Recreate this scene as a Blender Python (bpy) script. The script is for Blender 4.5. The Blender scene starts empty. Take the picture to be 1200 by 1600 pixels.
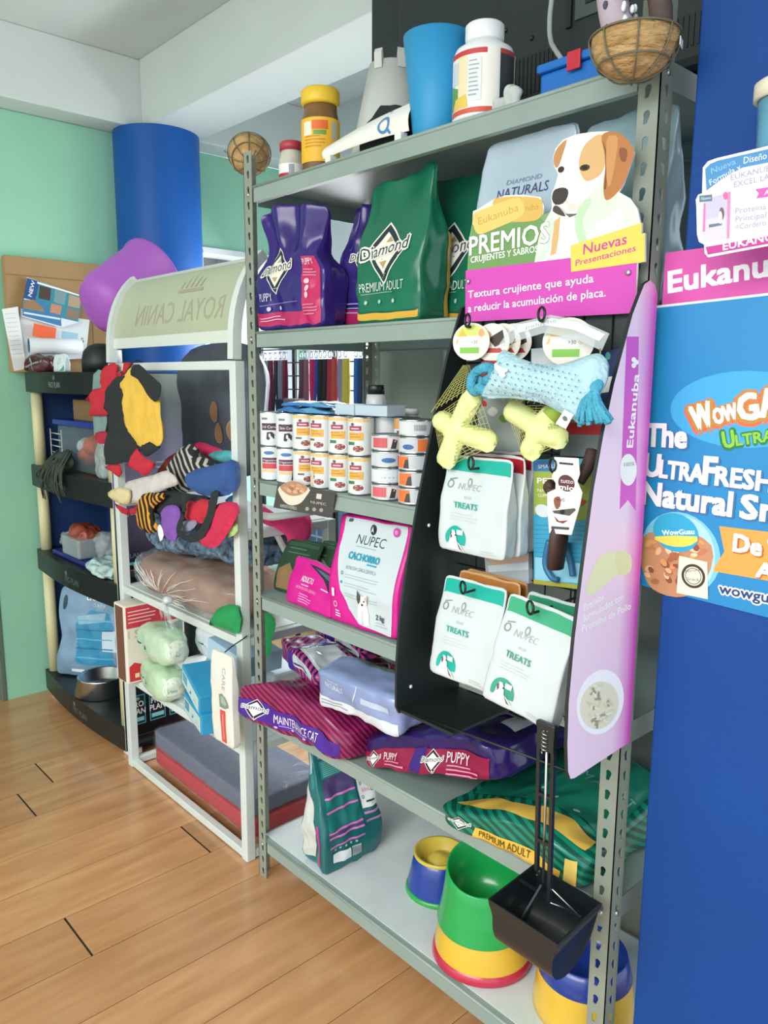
import bpy, bmesh, math, random
from math import sin, cos, pi, radians
from mathutils import Vector, Matrix, noise, geometry
V = Vector
random.seed(7)
SC = bpy.context.scene
COL = SC.collection

# ------------------------------------------------------------------ camera
CAM = V((1.972, -1.264, 1.583))
ROT = Matrix(((0.67394, -0.12740, 0.72771), (0.73876, 0.10834, -0.66521), (0.00591, 0.98592, 0.16713)))
FPX = 1222.65
cd = bpy.data.cameras.new('camera')
cam = bpy.data.objects.new('camera', cd)
COL.objects.link(cam)
cd.sensor_fit = 'VERTICAL'
cd.sensor_height = 36.0
cd.lens = FPX / 1600 * 36.0
cd.clip_start = 0.02
cam.matrix_world = Matrix.Translation(CAM) @ ROT.to_4x4()
SC.camera = cam

# ------------------------------------------------------------------ light
SC.view_settings.view_transform = 'Standard'
SC.view_settings.look = 'None'
SC.view_settings.gamma = 1.0
SC.view_settings.use_curve_mapping = False
SC.view_settings.exposure = 0.14
W = bpy.data.worlds.new('daylight')
SC.world = W
W.use_nodes = True
W.node_tree.nodes['Background'].inputs[0].default_value = (0.86, 0.96, 1.0, 1)
W.node_tree.nodes['Background'].inputs[1].default_value = 1.6


def area(name, loc, target, sx, sy, power, col=(1, 1, 1)):
    l = bpy.data.lights.new(name, 'AREA')
    l.shape = 'RECTANGLE'; l.size = sx; l.size_y = sy; l.energy = power; l.color = col
    o = bpy.data.objects.new(name, l); COL.objects.link(o)
    o.location = loc
    o.rotation_euler = (V(target) - V(loc)).to_track_quat('-Z', 'Y').to_euler()
    return o


la = area('added_room_fill', (1.3, -3.3, 2.80), (0.1, -0.4, 0.2), 4.2, 1.5, 88, (1.0, 0.98, 0.95))  # added fill just under the ceiling, tilted down to brighten the floor
la.data.spread = radians(110)
area('window_daylight', (-0.9, 1.78, 1.6), (-0.6, -0.4, 0.2), 2.0, 1.2, 72, (0.95, 0.98, 1.0))


# ------------------------------------------------------------------ points in the room
def _ray(px, py):
    return ROT @ V(((px - 600) / FPX, -(py - 800) / FPX, -1.0))


def _on(px, py, ax, val):
    r = _ray(px, py)
    return CAM + r * ((val - CAM[ax]) / r[ax])


def Xp(px, py, x): return _on(px, py, 0, x)
def Yp(px, py, y): return _on(px, py, 1, y)
def Zp(px, py, z): return _on(px, py, 2, z)


# ------------------------------------------------------------------ materials
def lin(h):
    h = h.lstrip('#')
    c = [int(h[i:i + 2], 16) / 255 for i in (0, 2, 4)]
    return tuple(x / 12.92 if x <= 0.04045 else ((x + 0.055) / 1.055) ** 2.4 for x in c) + (1.0,)


MATS = {}


def mat(name, hx, rough=0.5, metal=0.0, var=0.0, scale=12.0, bump=0.0, bscale=40.0, alpha=1.0, coat=0.0, spec=0.5, trans=0.0, emit=0.0, stretch=None, hx2=None):
    if name in MATS:
        return MATS[name]
    m = bpy.data.materials.new(name)
    m.use_nodes = True
    nt = m.node_tree
    b = nt.nodes['Principled BSDF']
    c = lin(hx)
    b.inputs['Base Color'].default_value = c
    b.inputs['Roughness'].default_value = rough
    b.inputs['Metallic'].default_value = metal
    b.inputs['Specular IOR Level'].default_value = spec
    b.inputs['Coat Weight'].default_value = coat
    b.inputs['Coat Roughness'].default_value = 0.12
    b.inputs['Alpha'].default_value = alpha
    b.inputs['Transmission Weight'].default_value = trans
    if emit:
        b.inputs['Emission Color'].default_value = c
        b.inputs['Emission Strength'].default_value = emit
    if var or bump:
        tc = nt.nodes.new('ShaderNodeTexCoord')
        src = tc.outputs['Object']
        if stretch:
            mp = nt.nodes.new('ShaderNodeMapping')
            mp.inputs['Scale'].default_value = stretch
            nt.links.new(src, mp.inputs['Vector'])
            src = mp.outputs['Vector']
    if var:
        n = nt.nodes.new('ShaderNodeTexNoise')
        n.inputs['Scale'].default_value = scale
        n.inputs['Detail'].default_value = 5
        nt.links.new(src, n.inputs['Vector'])
        r = nt.nodes.new('ShaderNodeValToRGB')
        r.color_ramp.elements[0].position = 0.3
        r.color_ramp.elements[1].position = 0.7
        lo = lin(hx2) if hx2 else tuple(x * (1 - var) for x in c[:3]) + (1,)
        hi = c if hx2 else tuple(min(1, x * (1 + var)) for x in c[:3]) + (1,)
        r.color_ramp.elements[0].color = lo
        r.color_ramp.elements[1].color = hi
        nt.links.new(n.outputs['Fac'], r.inputs['Fac'])
        nt.links.new(r.outputs['Color'], b.inputs['Base Color'])
    if bump:
        n = nt.nodes.new('ShaderNodeTexNoise')
        n.inputs['Scale'].default_value = bscale
        n.inputs['Detail'].default_value = 4
        if bump >= 0.15 and rough < 0.36:   # creased film
            n.noise_type = 'RIDGED_MULTIFRACTAL'
            n.inputs['Scale'].default_value = bscale * 0.5
            n.inputs['Distortion'].default_value = 0.6
            n.inputs['Detail'].default_value = 2
        nt.links.new(src, n.inputs['Vector'])
        bp = nt.nodes.new('ShaderNodeBump')
        bp.inputs['Strength'].default_value = bump
        bp.inputs['Distance'].default_value = 0.01
        nt.links.new(n.outputs['Fac'], bp.inputs['Height'])
        nt.links.new(bp.outputs['Normal'], b.inputs['Normal'])
    MATS[name] = m
    return m


def ink(hx, rough=0.5, crease=False):
    if crease:
        return mat('film_ink_%s_%d' % (hx, int(rough * 100)), hx, min(rough, 0.3), bump=0.5, bscale=18)
    return mat('ink_%s_%d' % (hx, int(rough * 100)), hx, rough)


def stripes(name, hxa, hxb, period, d, rough=0.35, thresh=0.0, crease=0.5):
    """printed stripes across direction d (object space), slightly wavy"""
    if name in MATS:
        return MATS[name]
    m = mat(name, hxa, rough, bump=crease, bscale=18)
    nt = m.node_tree
    b = nt.nodes['Principled BSDF']
    tc = nt.nodes.new('ShaderNodeTexCoord')
    dt = nt.nodes.new('ShaderNodeVectorMath'); dt.operation = 'DOT_PRODUCT'; dt.inputs[1].default_value = V(d).normalized()
    n = nt.nodes.new('ShaderNodeTexNoise'); n.inputs['Scale'].default_value = 9
    a = nt.nodes.new('ShaderNodeMath'); a.operation = 'MULTIPLY_ADD'; a.inputs[1].default_value = period * 0.9
    mu = nt.nodes.new('ShaderNodeMath'); mu.operation = 'MULTIPLY'; mu.inputs[1].default_value = 2 * pi / period
    sn = nt.nodes.new('ShaderNodeMath'); sn.operation = 'SINE'
    r = nt.nodes.new('ShaderNodeValToRGB')
    mr = nt.nodes.new('ShaderNodeMapRange'); mr.inputs['From Min'].default_value = -1 + thresh; mr.inputs['From Max'].default_value = 1 + thresh
    r.color_ramp.elements[0].position = 0.42
    r.color_ramp.elements[1].position = 0.58
    r.color_ramp.elements[0].color = lin(hxa)
    r.color_ramp.elements[1].color = lin(hxb)
    L = nt.links.new
    L(tc.outputs['Object'], dt.inputs[0]); L(tc.outputs['Object'], n.inputs['Vector'])
    L(n.outputs['Fac'], a.inputs[0]); L(dt.outputs['Value'], a.inputs[2]); L(a.outputs[0], mu.inputs[0]); L(mu.outputs[0], sn.inputs[0])
    L(sn.outputs[0], mr.inputs['Value']); L(mr.outputs['Result'], r.inputs['Fac']); L(r.outputs['Color'], b.inputs['Base Color'])
    return m


def film(name, hx='FFFFFF', alpha=0.16, rough=0.08, bump=0.6, bscale=25):
    """clear plastic film"""
    return mat(name, hx, rough, alpha=alpha, bump=bump, bscale=bscale, spec=0.9)


# ------------------------------------------------------------------ text outlines (built-in font)
_TXT = {}


def text_shape(s, shear=0.0, bold=0.0):
    key = (s, shear, bold)
    if key in _TXT:
        return _TXT[key]
    cu = bpy.data.curves.new('t', 'FONT')
    cu.body = s; cu.size = 1.0; cu.shear = shear; cu.offset = bold
    cu.resolution_u = 2
    cu.fill_mode = 'FRONT'
    o = bpy.data.objects.new('t', cu)
    COL.objects.link(o)
    dg = bpy.context.evaluated_depsgraph_get()
    me = o.evaluated_get(dg).to_mesh()
    me.calc_loop_triangles()
    vs = [(v.co.x, v.co.y) for v in me.vertices]
    ts = [tuple(t.vertices) for t in me.loop_triangles]
    o.evaluated_get(dg).to_mesh_clear()
    bpy.data.objects.remove(o); bpy.data.curves.remove(cu)
    if vs:
        x0 = min(v[0] for v in vs); x1 = max(v[0] for v in vs)
        k = 1 / 0.73
        vs = [((v[0] - x0) * k, v[1] * k) for v in vs]
        w = (x1 - x0) * k
    else:
        w = 0
    _TXT[key] = (vs, ts, w)
    return _TXT[key]


class Print:
    """flat artwork in metres (x right, y up) that is wrapped onto a surface"""

    def __init__(s): s.it = []

    def add(s, vs, ts, hx, layer, rough=0.5): s.it.append((vs, ts, hx, layer, rough)); return s

    def poly(s, pts, hx, layer=1, rough=0.5):
        ts = geometry.tessellate_polygon([[V((p[0], p[1], 0)) for p in pts]])
        return s.add([tuple(p[:2]) for p in pts], [tuple(t) for t in ts], hx, layer, rough)

    def rect(s, x0, y0, x1, y1, hx, layer=1, n=1, rough=0.5):
        return s.poly([(x0, y0), (x1, y0), (x1, y1), (x0, y1)], hx, layer, rough)

    def rrect(s, x0, y0, x1, y1, r, hx, layer=1):
        pts = []
        for cx, cy, a in ((x1 - r, y0 + r, -90), (x1 - r, y1 - r, 0), (x0 + r, y1 - r, 90), (x0 + r, y0 + r, 180)):
            for k in range(5):
                t = radians(a + k * 22.5); pts.append((cx + r * cos(t), cy + r * sin(t)))
        return s.poly(pts, hx, layer)

    def ell(s, cx, cy, rx, ry, hx, layer=1, n=28, rot=0.0):
        pts = []
        for k in range(n):
            a = 2 * pi * k / n; x = rx * cos(a); y = ry * sin(a)
            pts.append((cx + x * cos(rot) - y * sin(rot), cy + x * sin(rot) + y * cos(rot)))
        return s.poly(pts, hx, layer)

    def ring(s, cx, cy, r0, r1, hx, layer=1, n=28):
        vs = []; ts = []
        for k in range(n):
            a = 2 * pi * k / n
            vs += [(cx + r0 * cos(a), cy + r0 * sin(a)), (cx + r1 * cos(a), cy + r1 * sin(a))]
            i = 2 * k; j = 2 * ((k + 1) % n)
            ts += [(i, i + 1, j + 1), (i, j + 1, j)]
        return s.add(vs, ts, hx, layer)

    def line(s, p, q, w, hx, layer=1):
        d = V((q[0] - p[0], q[1] - p[1])); d.normalize(); n = V((-d.y, d.x)) * w / 2
        return s.poly([(p[0] - n.x, p[1] - n.y), (q[0] - n.x, q[1] - n.y), (q[0] + n.x, q[1] + n.y), (p[0] + n.x, p[1] + n.y)], hx, layer)

    def text(s, t, x, y, h, hx, layer=2, w=None, align='L', shear=0.0, bold=0.0, rot=0.0, sq=1.0, outline=None, ow=0.04):
        if outline:
            s.text(t, x, y, h, outline, layer, w, align, shear, bold + ow, rot, sq); layer = layer + 1
        if bold > 0.004:
            e = bold * h * 1.35
            nn = 4 if bold < 0.06 else 8
            for k in range(nn):
                a = 2 * pi * (k + 0.5) / nn
                s.text(t, x + e * cos(a), y + e * sin(a), h, hx, layer + 0.07 * (k + 1), w, align, shear, 0.0, rot, sq)
            if bold < 0.06: return s
        vs, ts, tw = text_shape(t, shear, 0.0)
        if not vs: return s
        kx = h * sq if w is None else w / tw
        off = {'L': 0, 'C': -tw * kx / 2, 'R': -tw * kx}[align]
        c, sn = cos(rot), sin(rot)
        out = []
        for a, b in vs:
            X = a * kx + off; Y = b * h
            out.append((x + X * c - Y * sn, y + X * sn + Y * c))
        return s.add(out, ts, hx, layer)

    def lines(s, x, y, w, n, dy, h, hx, layer=2, seed=1):
        rnd = random.Random(seed)
        for k in range(n):
            s.rect(x, y - k * dy, x + w * rnd.uniform(0.7, 1.0), y - k * dy + h, hx, layer)
        return s


def _subdiv(vs, ts, ml):
    vs = list(vs); out = []; st = list(ts); cache = {}

    def mid(i, j):
        k = (min(i, j), max(i, j))
        if k not in cache:
            cache[k] = len(vs)
            vs.append(((vs[i][0] + vs[j][0]) / 2, (vs[i][1] + vs[j][1]) / 2))
        return cache[k]
    while st:
        a, b, c = st.pop()
        d = [(vs[p][0] - vs[q][0]) ** 2 + (vs[p][1] - vs[q][1]) ** 2 for p, q in ((a, b), (b, c), (c, a))]
        m = max(d)
        if m <= ml * ml or len(vs) > 30000:
            out.append((a, b, c)); continue
        k = d.index(m)
        if k == 0: e = mid(a, b); st += [(a, e, c), (e, b, c)]
        elif k == 1: e = mid(b, c); st += [(a, b, e), (a, e, c)]
        else: e = mid(c, a); st += [(a, b, e), (e, b, c)]
    return vs, out


# ------------------------------------------------------------------ mesh builder
class MB:
    def __init__(s): s.v = []; s.f = []; s.m = []; s.sm = []; s.ms = []

    def mi(s, m):
        if m not in s.ms: s.ms.append(m)
        return s.ms.index(m)

    def add(s, vs, fs, m, smooth=False):
        o = len(s.v); s.v += [V(p) for p in vs]
        i = s.mi(m)
        for f in fs:
            s.f.append(tuple(x + o for x in f)); s.m.append(i); s.sm.append(smooth)
        return s

    def bm(s, b, m, M=None, smooth=False):
        if M is not None: b.transform(M)
        b.verts.index_update()
        s.add([v.co.copy() for v in b.verts], [[v.index for v in f.verts] for f in b.faces], m, smooth)
        b.free(); return s

    def box(s, c, size, m, bev=0.0, seg=2, M=None, rot=None):
        b = bmesh.new(); bmesh.ops.create_cube(b, size=1.0)
        bmesh.ops.scale(b, vec=size, verts=b.verts)
        if bev: bmesh.ops.bevel(b, geom=list(b.edges), offset=bev, segments=seg, affect='EDGES', profile=0.5)
        T = Matrix.Translation(V(c))
        if rot: T = T @ Matrix.Rotation(rot[2], 4, 'Z') @ Matrix.Rotation(rot[1], 4, 'Y') @ Matrix.Rotation(rot[0], 4, 'X')
        if M is not None: T = M @ T
        return s.bm(b, m, T)

    def lathe(s, prof, m, seg=32, M=None, smooth=True, ang=2 * pi, ms=None):
        """prof: list of (r, z); ms: optional material per band"""
        vs = []; n = len(prof)
        full = abs(ang - 2 * pi) < 1e-6
        cols = seg if full else seg + 1
        for k in range(cols):
            a = ang * k / seg
            for r, z in prof: vs.append(V((r * cos(a), r * sin(a), z)))
        if M is not None: vs = [M @ v for v in vs]
        o = len(s.v); s.v += vs
        for k in range(seg):
            k2 = (k + 1) % cols
            for j in range(n - 1):
                s.f.append((o + k * n + j, o + k2 * n + j, o + k2 * n + j + 1, o + k * n + j + 1))
                s.m.append(s.mi(ms[j] if ms else m)); s.sm.append(smooth)
        return s

    def tube(s, pts, r, m, seg=8, closed=False, smooth=True, flat=None):
        pts = [V(p) for p in pts]; n = len(pts)
        if n < 2: return s
        vs = []; prev = None
        for i, p in enumerate(pts):
            if closed: t = pts[(i + 1) % n] - pts[i - 1]
            else: t = pts[min(i + 1, n - 1)] - pts[max(i - 1, 0)]
            t.normalize()
            if prev is None:
                a = V((0, 0, 1)) if abs(t.z) < 0.9 else V((1, 0, 0))
                u = t.cross(a).normalized()
            else:
                u = (prev - t * prev.dot(t)).normalized()
            prev = u; w = t.cross(u)
            ri = r[i] if isinstance(r, (list, tuple)) else r
            for k in range(seg):
                a = 2 * pi * k / seg
                x, y = ri * cos(a), ri * sin(a)
                if flat: y *= flat
                vs.append(p + u * x + w * y)
        fs = []
        for i in range(n if closed else n - 1):
            j = (i + 1) % n
            for k in range(seg):
                k2 = (k + 1) % seg
                fs.append((i * seg + k, i * seg + k2, j * seg + k2, j * seg + k))
        if not closed:
            fs.append(tuple(range(seg - 1, -1, -1))); fs.append(tuple((n - 1) * seg + k for k in range(seg)))
        return s.add(vs, fs, m, smooth)

    def bar(s, p, q, w, h, m, up=(0, 0, 1), bev=0.0):
        """rectangular bar from p to q, w across, h along up"""
        p = V(p); q = V(q); t = (q - p); L = t.length; t.normalize()
        up = V(up); x = t.cross(up).normalized(); u = x.cross(t)
        M = Matrix((x, u, t)).transposed().to_4x4(); M.translation = (p + q) / 2
        return s.box((0, 0, 0), (w, h, L), m, bev, M=M)

    def ribbon(s, pts, w, t, m, across):
        """flat strap along pts, width w along 'across'"""
        pts = [V(p) for p in pts]; A = V(across).normalized(); n = len(pts)
        vs = []
        for i, p in enumerate(pts):
            d = (pts[min(i + 1, n - 1)] - pts[max(i - 1, 0)]).normalized(); nn = d.cross(A).normalized()
            a = (A - d * A.dot(d)).normalized()
            for sx, sy in ((-1, -1), (1, -1), (1, 1), (-1, 1)): vs.append(p + a * sx * w / 2 + nn * sy * t / 2)
        fs = [(3, 2, 1, 0), tuple(4 * (n - 1) + k for k in range(4))]
        for i in range(n - 1):
            for k in range(4):
                k2 = (k + 1) % 4
                fs.append((4 * i + k, 4 * i + k2, 4 * i + 4 + k2, 4 * i + 4 + k))
        return s.add(vs, fs, m, False)

    def prism(s, outline, t, m, M, m_side=None, holes=()):
        """outline in the local xy plane, thickness t along +z"""
        loops = [list(outline)] + [list(h) for h in holes]
        flat = [p for l in loops for p in l]
        ts = geometry.tessellate_polygon([[V((p[0], p[1], 0)) for p in l] for l in loops])
        n = len(flat)
        vs = [M @ V((p[0], p[1], 0)) for p in flat] + [M @ V((p[0], p[1], t)) for p in flat]
        fs = [tuple(a) for a in ts] + [tuple(n + i for i in reversed(a)) for a in ts]
        s.add(vs, fs, m)
        sd = []; o = 0
        for l in loops:
            k = len(l)
            for i in range(k):
                j = (i + 1) % k
                sd.append((o + i, o + j, n + o + j, n + o + i))
            o += k
        return s.add(vs, sd, m_side or m)

    def grid(s, fn, nu, nv, m, smooth=True, closed_u=False):
        vs = [fn(i / nu, j / nv) for j in range(nv + 1) for i in range(nu + 1)]
        fs = [(j * (nu + 1) + i, j * (nu + 1) + i + 1, (j + 1) * (nu + 1) + i + 1, (j + 1) * (nu + 1) + i) for j in range(nv) for i in range(nu)]
        return s.add(vs, fs, m, smooth)

    def sphere(s, c, r, m, M=None, u=20, v=12, sc=(1, 1, 1)):
        b = bmesh.new(); bmesh.ops.create_uvsphere(b, u_segments=u, v_segments=v, radius=r)
        T = Matrix.Translation(V(c)) @ Matrix.Diagonal((*sc, 1))
        if M is not None: T = M @ T
        return s.bm(b, m, T, True)

    def prints(s, pr, S, off=0.0003, ml=None, crease=False):
        its = sorted(pr.it, key=lambda t: t[3])
        st = min(1.3e-4 if ml else 2.5e-5, (0.005 if ml else 0.0018) / max(1, len(its)))
        for k, (vs, ts, hx, layer, rough) in enumerate(its):
            if ml: vs, ts = _subdiv(vs, ts, ml)
            o = off + st * k
            s.add([S(x, y, o) for x, y in vs], ts, ink(hx, rough, crease), crease)
        return s

    def build(s, name, parent=None, loc=None, rot=None, weld=False):
        me = bpy.data.meshes.new(name)
        me.from_pydata([tuple(v) for v in s.v], [], s.f)
        for m in s.ms: me.materials.append(m)
        me.polygons.foreach_set('material_index', s.m)
        me.polygons.foreach_set('use_smooth', s.sm)
        b = bmesh.new(); b.from_mesh(me)
        if weld: bmesh.ops.remove_doubles(b, verts=b.verts, dist=1e-5)
        bmesh.ops.recalc_face_normals(b, faces=b.faces)
        b.to_mesh(me); b.free()
        me.update()
        o = bpy.data.objects.new(name, me); COL.objects.link(o)
        if parent: o.parent = parent
        if loc is not None: o.location = loc
        if rot is not None: o.rotation_euler = rot
        return o


def plane_S(o, ux, uy):
    o = V(o); ux = V(ux).normalized(); uy = V(uy).normalized(); n = ux.cross(uy)
    return lambda x, y, d: o + ux * x + uy * y + n * d


def cyl_S(c, r, a0=-pi / 2, M=None):
    """x runs around the cylinder (metres) starting at angle a0, y up"""
    def S(x, y, d):
        a = a0 + x / r
        p = V((c[0] + (r + d) * cos(a), c[1] + (r + d) * sin(a), c[2] + y))
        return M @ p if M is not None else p
    return S


class Soft:
    """rounded, deformable pack: a cube pushed to a superellipsoid"""

    def __init__(s, w, d, h, k=8, deform=None, wr=0.0, wf=9.0, seed=0):
        s.w, s.d, s.h, s.k, s.df, s.wr, s.wf, s.seed = w, d, h, k, deform, wr, wf, V((seed * 3.7, seed * 1.3, seed * 2.1))

    FACES = {'f': lambda u, v: (u, -1, v), 'b': lambda u, v: (-u, 1, v), 'r': lambda u, v: (1, u, v),
             'l': lambda u, v: (-1, -u, v), 't': lambda u, v: (u, v, 1), 'o': lambda u, v: (u, -v, -1)}

    def size(s, f): return {'f': (s.w, s.h), 'b': (s.w, s.h), 'r': (s.d, s.h), 'l': (s.d, s.h), 't': (s.w, s.d), 'o': (s.w, s.d)}[f]

    def pos(s, c):
        q = (abs(c[0]) ** s.k + abs(c[1]) ** s.k + abs(c[2]) ** s.k) ** (1 / s.k)
        a, b, e = c[0] / q, c[1] / q, c[2] / q
        p = V((a * s.w / 2, b * s.d / 2, (e + 1) * s.h / 2))
        if s.wr:
            n = V((a ** 3 * 2, b ** 3 * 2, e ** 3 * 2)); n.normalize()
            q2 = p * s.wf
            p += n * s.wr * (noise.noise(q2 + s.seed) + 0.5 * noise.noise(q2 * 2.3 + s.seed) + 1.1 * (0.25 - abs(noise.noise(q2 * 1.4 - s.seed))))
        if s.df: p = V(s.df(p, (a, b, e)))
        if p.z < 0.0004: p.z = 0.0004
        return p

    def pt(s, f, u, v): return s.pos(s.FACES[f](2 * u - 1, 2 * v - 1))

    def S(s, f):
        fw, fh = s.size(f)

        def fn(x, y, d):
            u, v = x / fw, y / fh
            p = s.pt(f, u, v); e = 0.004
            n = (s.pt(f, u + e, v) - s.pt(f, u - e, v)).cross(s.pt(f, u, v + e) - s.pt(f, u, v - e))
            n.normalize()
            return p + n * d
        return fn

    def mesh(s, mb, m, n=14, zone=None):
        idx = {}; o = len(mb.v)
        for f, fn in s.FACES.items():
            for i in range(n):
                for j in range(n):
                    q = []
                    for a, b in ((i, j), (i + 1, j), (i + 1, j + 1), (i, j + 1)):
                        c = fn(2 * a / n - 1, 2 * b / n - 1); key = tuple(round(x * 1000) for x in c)
                        if key not in idx:
                            idx[key] = len(mb.v); mb.v.append(s.pos(c))
                        q.append(idx[key])
                    mm = zone(f, (i + .5) / n, (j + .5) / n) if zone else None
                    mb.f.append(tuple(q)); mb.m.append(mb.mi(mm or m)); mb.sm.append(True)
        return mb


def puff(mb, outline, T, m, fn, res=0.02, wr=0.0, wf=20.0, seed=0, edge=None, back=True, flat=0.0, zone=None):
    """cushion-like solid from a 2D outline; fn maps (x, y, z) to 3D"""
    pts = []
    n = len(outline)
    for i in range(n):
        a = V(outline[i]); b = V(outline[(i + 1) % n]); k = max(1, int((b - a).length / res))
        for j in range(k): pts.append(a.lerp(b, j / k))
    nb = len(pts)
    x0 = min(p.x for p in pts); x1 = max(p.x for p in pts); y0 = min(p.y for p in pts); y1 = max(p.y for p in pts)

    def inside(p):
        c = False; j = nb - 1
        for i in range(nb):
            a, b = pts[i], pts[j]
            if (a.y > p.y) != (b.y > p.y) and p.x < (b.x - a.x) * (p.y - a.y) / (b.y - a.y) + a.x: c = not c
            j = i
        return c

    def dist(p):
        d = 1e9
        for i in range(nb):
            a = pts[i]; b = pts[(i + 1) % nb]; ab = b - a
            t = max(0, min(1, (p - a).dot(ab) / max(ab.length_squared, 1e-12)))
            d = min(d, (p - a - ab * t).length)
        return d
    inn = []
    y = y0 + res * 0.5; row = 0
    while y < y1:
        x = x0 + res * (0.5 if row % 2 else 0.25)
        while x < x1:
            p = V((x, y))
            if inside(p):
                d = dist(p)
                if d > res * 0.45: inn.append((p, d))
            x += res
        y += res; row += 1
    allp = pts + [p for p, d in inn]
    vs2, _, fs, *_ = geometry.delaunay_2d_cdt(allp, [(i, (i + 1) % nb) for i in range(nb)], [list(range(nb))], 1, 1e-7)
    e = edge or T
    dd = [0.0 if i < nb else 1.0 for i in range(len(vs2))]
    for i in range(nb, len(vs2)):
        d = dist(V(vs2[i]))
        dd[i] = min(1.0, math.sqrt(max(0.0, 1 - (1 - min(1, d / e)) ** 2)))
    sd = V((seed * 5.1, seed * 2.3, 0))
    fr, bk = [], []
    for i, p in enumerate(vs2):
        w = wr * noise.noise(V((p[0] * wf, p[1] * wf, 0)) + sd)
        h = flat / 2 + T * dd[i]
        fr.append(fn(p[0], p[1], h + w)); bk.append(fn(p[0], p[1], -h + w))
    o = len(mb.v)
    N = len(vs2)
    mb.v += [V(p) for p in fr] + [V(p) for p in bk]
    for f in fs:
        cx = sum(vs2[i][0] for i in f) / len(f); cy = sum(vs2[i][1] for i in f) / len(f)
        mm = mb.mi((zone(cx, cy) if zone else None) or m)
        mb.f.append(tuple(o + i for i in f)); mb.m.append(mm); mb.sm.append(True)
        mb.f.append(tuple(o + N + i for i in reversed(f))); mb.m.append(mm); mb.sm.append(True)
    cnt = {}
    for f in fs:
        for i in range(len(f)):
            a, b = f[i], f[(i + 1) % len(f)]
            cnt[(a, b)] = 1
    for (a, b) in list(cnt):
        if (b, a) not in cnt:
            mm = mb.mi((zone(vs2[a][0], vs2[a][1]) if zone else None) or m)
            mb.f.append((o + b, o + a, o + N + a, o + N + b)); mb.m.append(mm); mb.sm.append(True)
    return mb


def smooth_loop(pts, n=4):
    """closed Catmull-Rom through pts"""
    out = []; k = len(pts)
    for i in range(k):
        p0, p1, p2, p3 = (V(pts[(i + j - 1) % k]) for j in range(4))
        for j in range(n):
            t = j / n
            out.append(0.5 * ((2 * p1) + (p2 - p0) * t + (2 * p0 - 5 * p1 + 4 * p2 - p3) * t * t + (3 * p1 - p0 - 3 * p2 + p3) * t ** 3))
    return out


def smooth_path(pts, n=6):
    out = []; k = len(pts); P = [V(p) for p in pts]
    for i in range(k - 1):
        p0 = P[max(i - 1, 0)]; p1 = P[i]; p2 = P[i + 1]; p3 = P[min(i + 2, k - 1)]
        for j in range(n):
            t = j / n
            out.append(0.5 * ((2 * p1) + (p2 - p0) * t + (2 * p0 - 5 * p1 + 4 * p2 - p3) * t * t + (3 * p1 - p0 - 3 * p2 + p3) * t ** 3))
    out.append(P[-1])
    return out


# ------------------------------------------------------------------ naming
def tag(o, label, cat, group=None, kind=None):
    o['label'] = label; o['category'] = cat
    if group: o['group'] = group
    if kind: o['kind'] = kind
    return o


def thing(name, label, cat, loc=(0, 0, 0), rot=(0, 0, 0), group=None):
    o = bpy.data.objects.new(name, None); COL.objects.link(o)
    o.empty_display_size = 0.05
    o.location = loc; o.rotation_euler = rot
    return tag(o, label, cat, group)


def struct(mb, name, parent=None):
    o = mb.build(name, parent)
    if not parent: o['kind'] = 'structure'
    return o


def dup(root, loc, rot=None, label=None):
    """a copy of a thing with copies of its parts and sub-parts"""
    r = root.copy(); COL.objects.link(r); r.location = loc
    if rot is not None: r.rotation_euler = rot
    if label: r['label'] = label
    for ch in list(root.children):
        c = ch.copy(); COL.objects.link(c); c.parent = r
        for g in ch.children:
            d = g.copy(); COL.objects.link(d); d.parent = c
    return r


def frame_M(o, ux, uy):
    """local xy plane at o spanned by ux, uy (z = ux x uy)"""
    ux = V(ux).normalized(); uy = V(uy); uy = (uy - ux * uy.dot(ux)).normalized(); n = ux.cross(uy)
    M = Matrix((ux, uy, n)).transposed().to_4x4(); M.translation = V(o)
    return M



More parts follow.
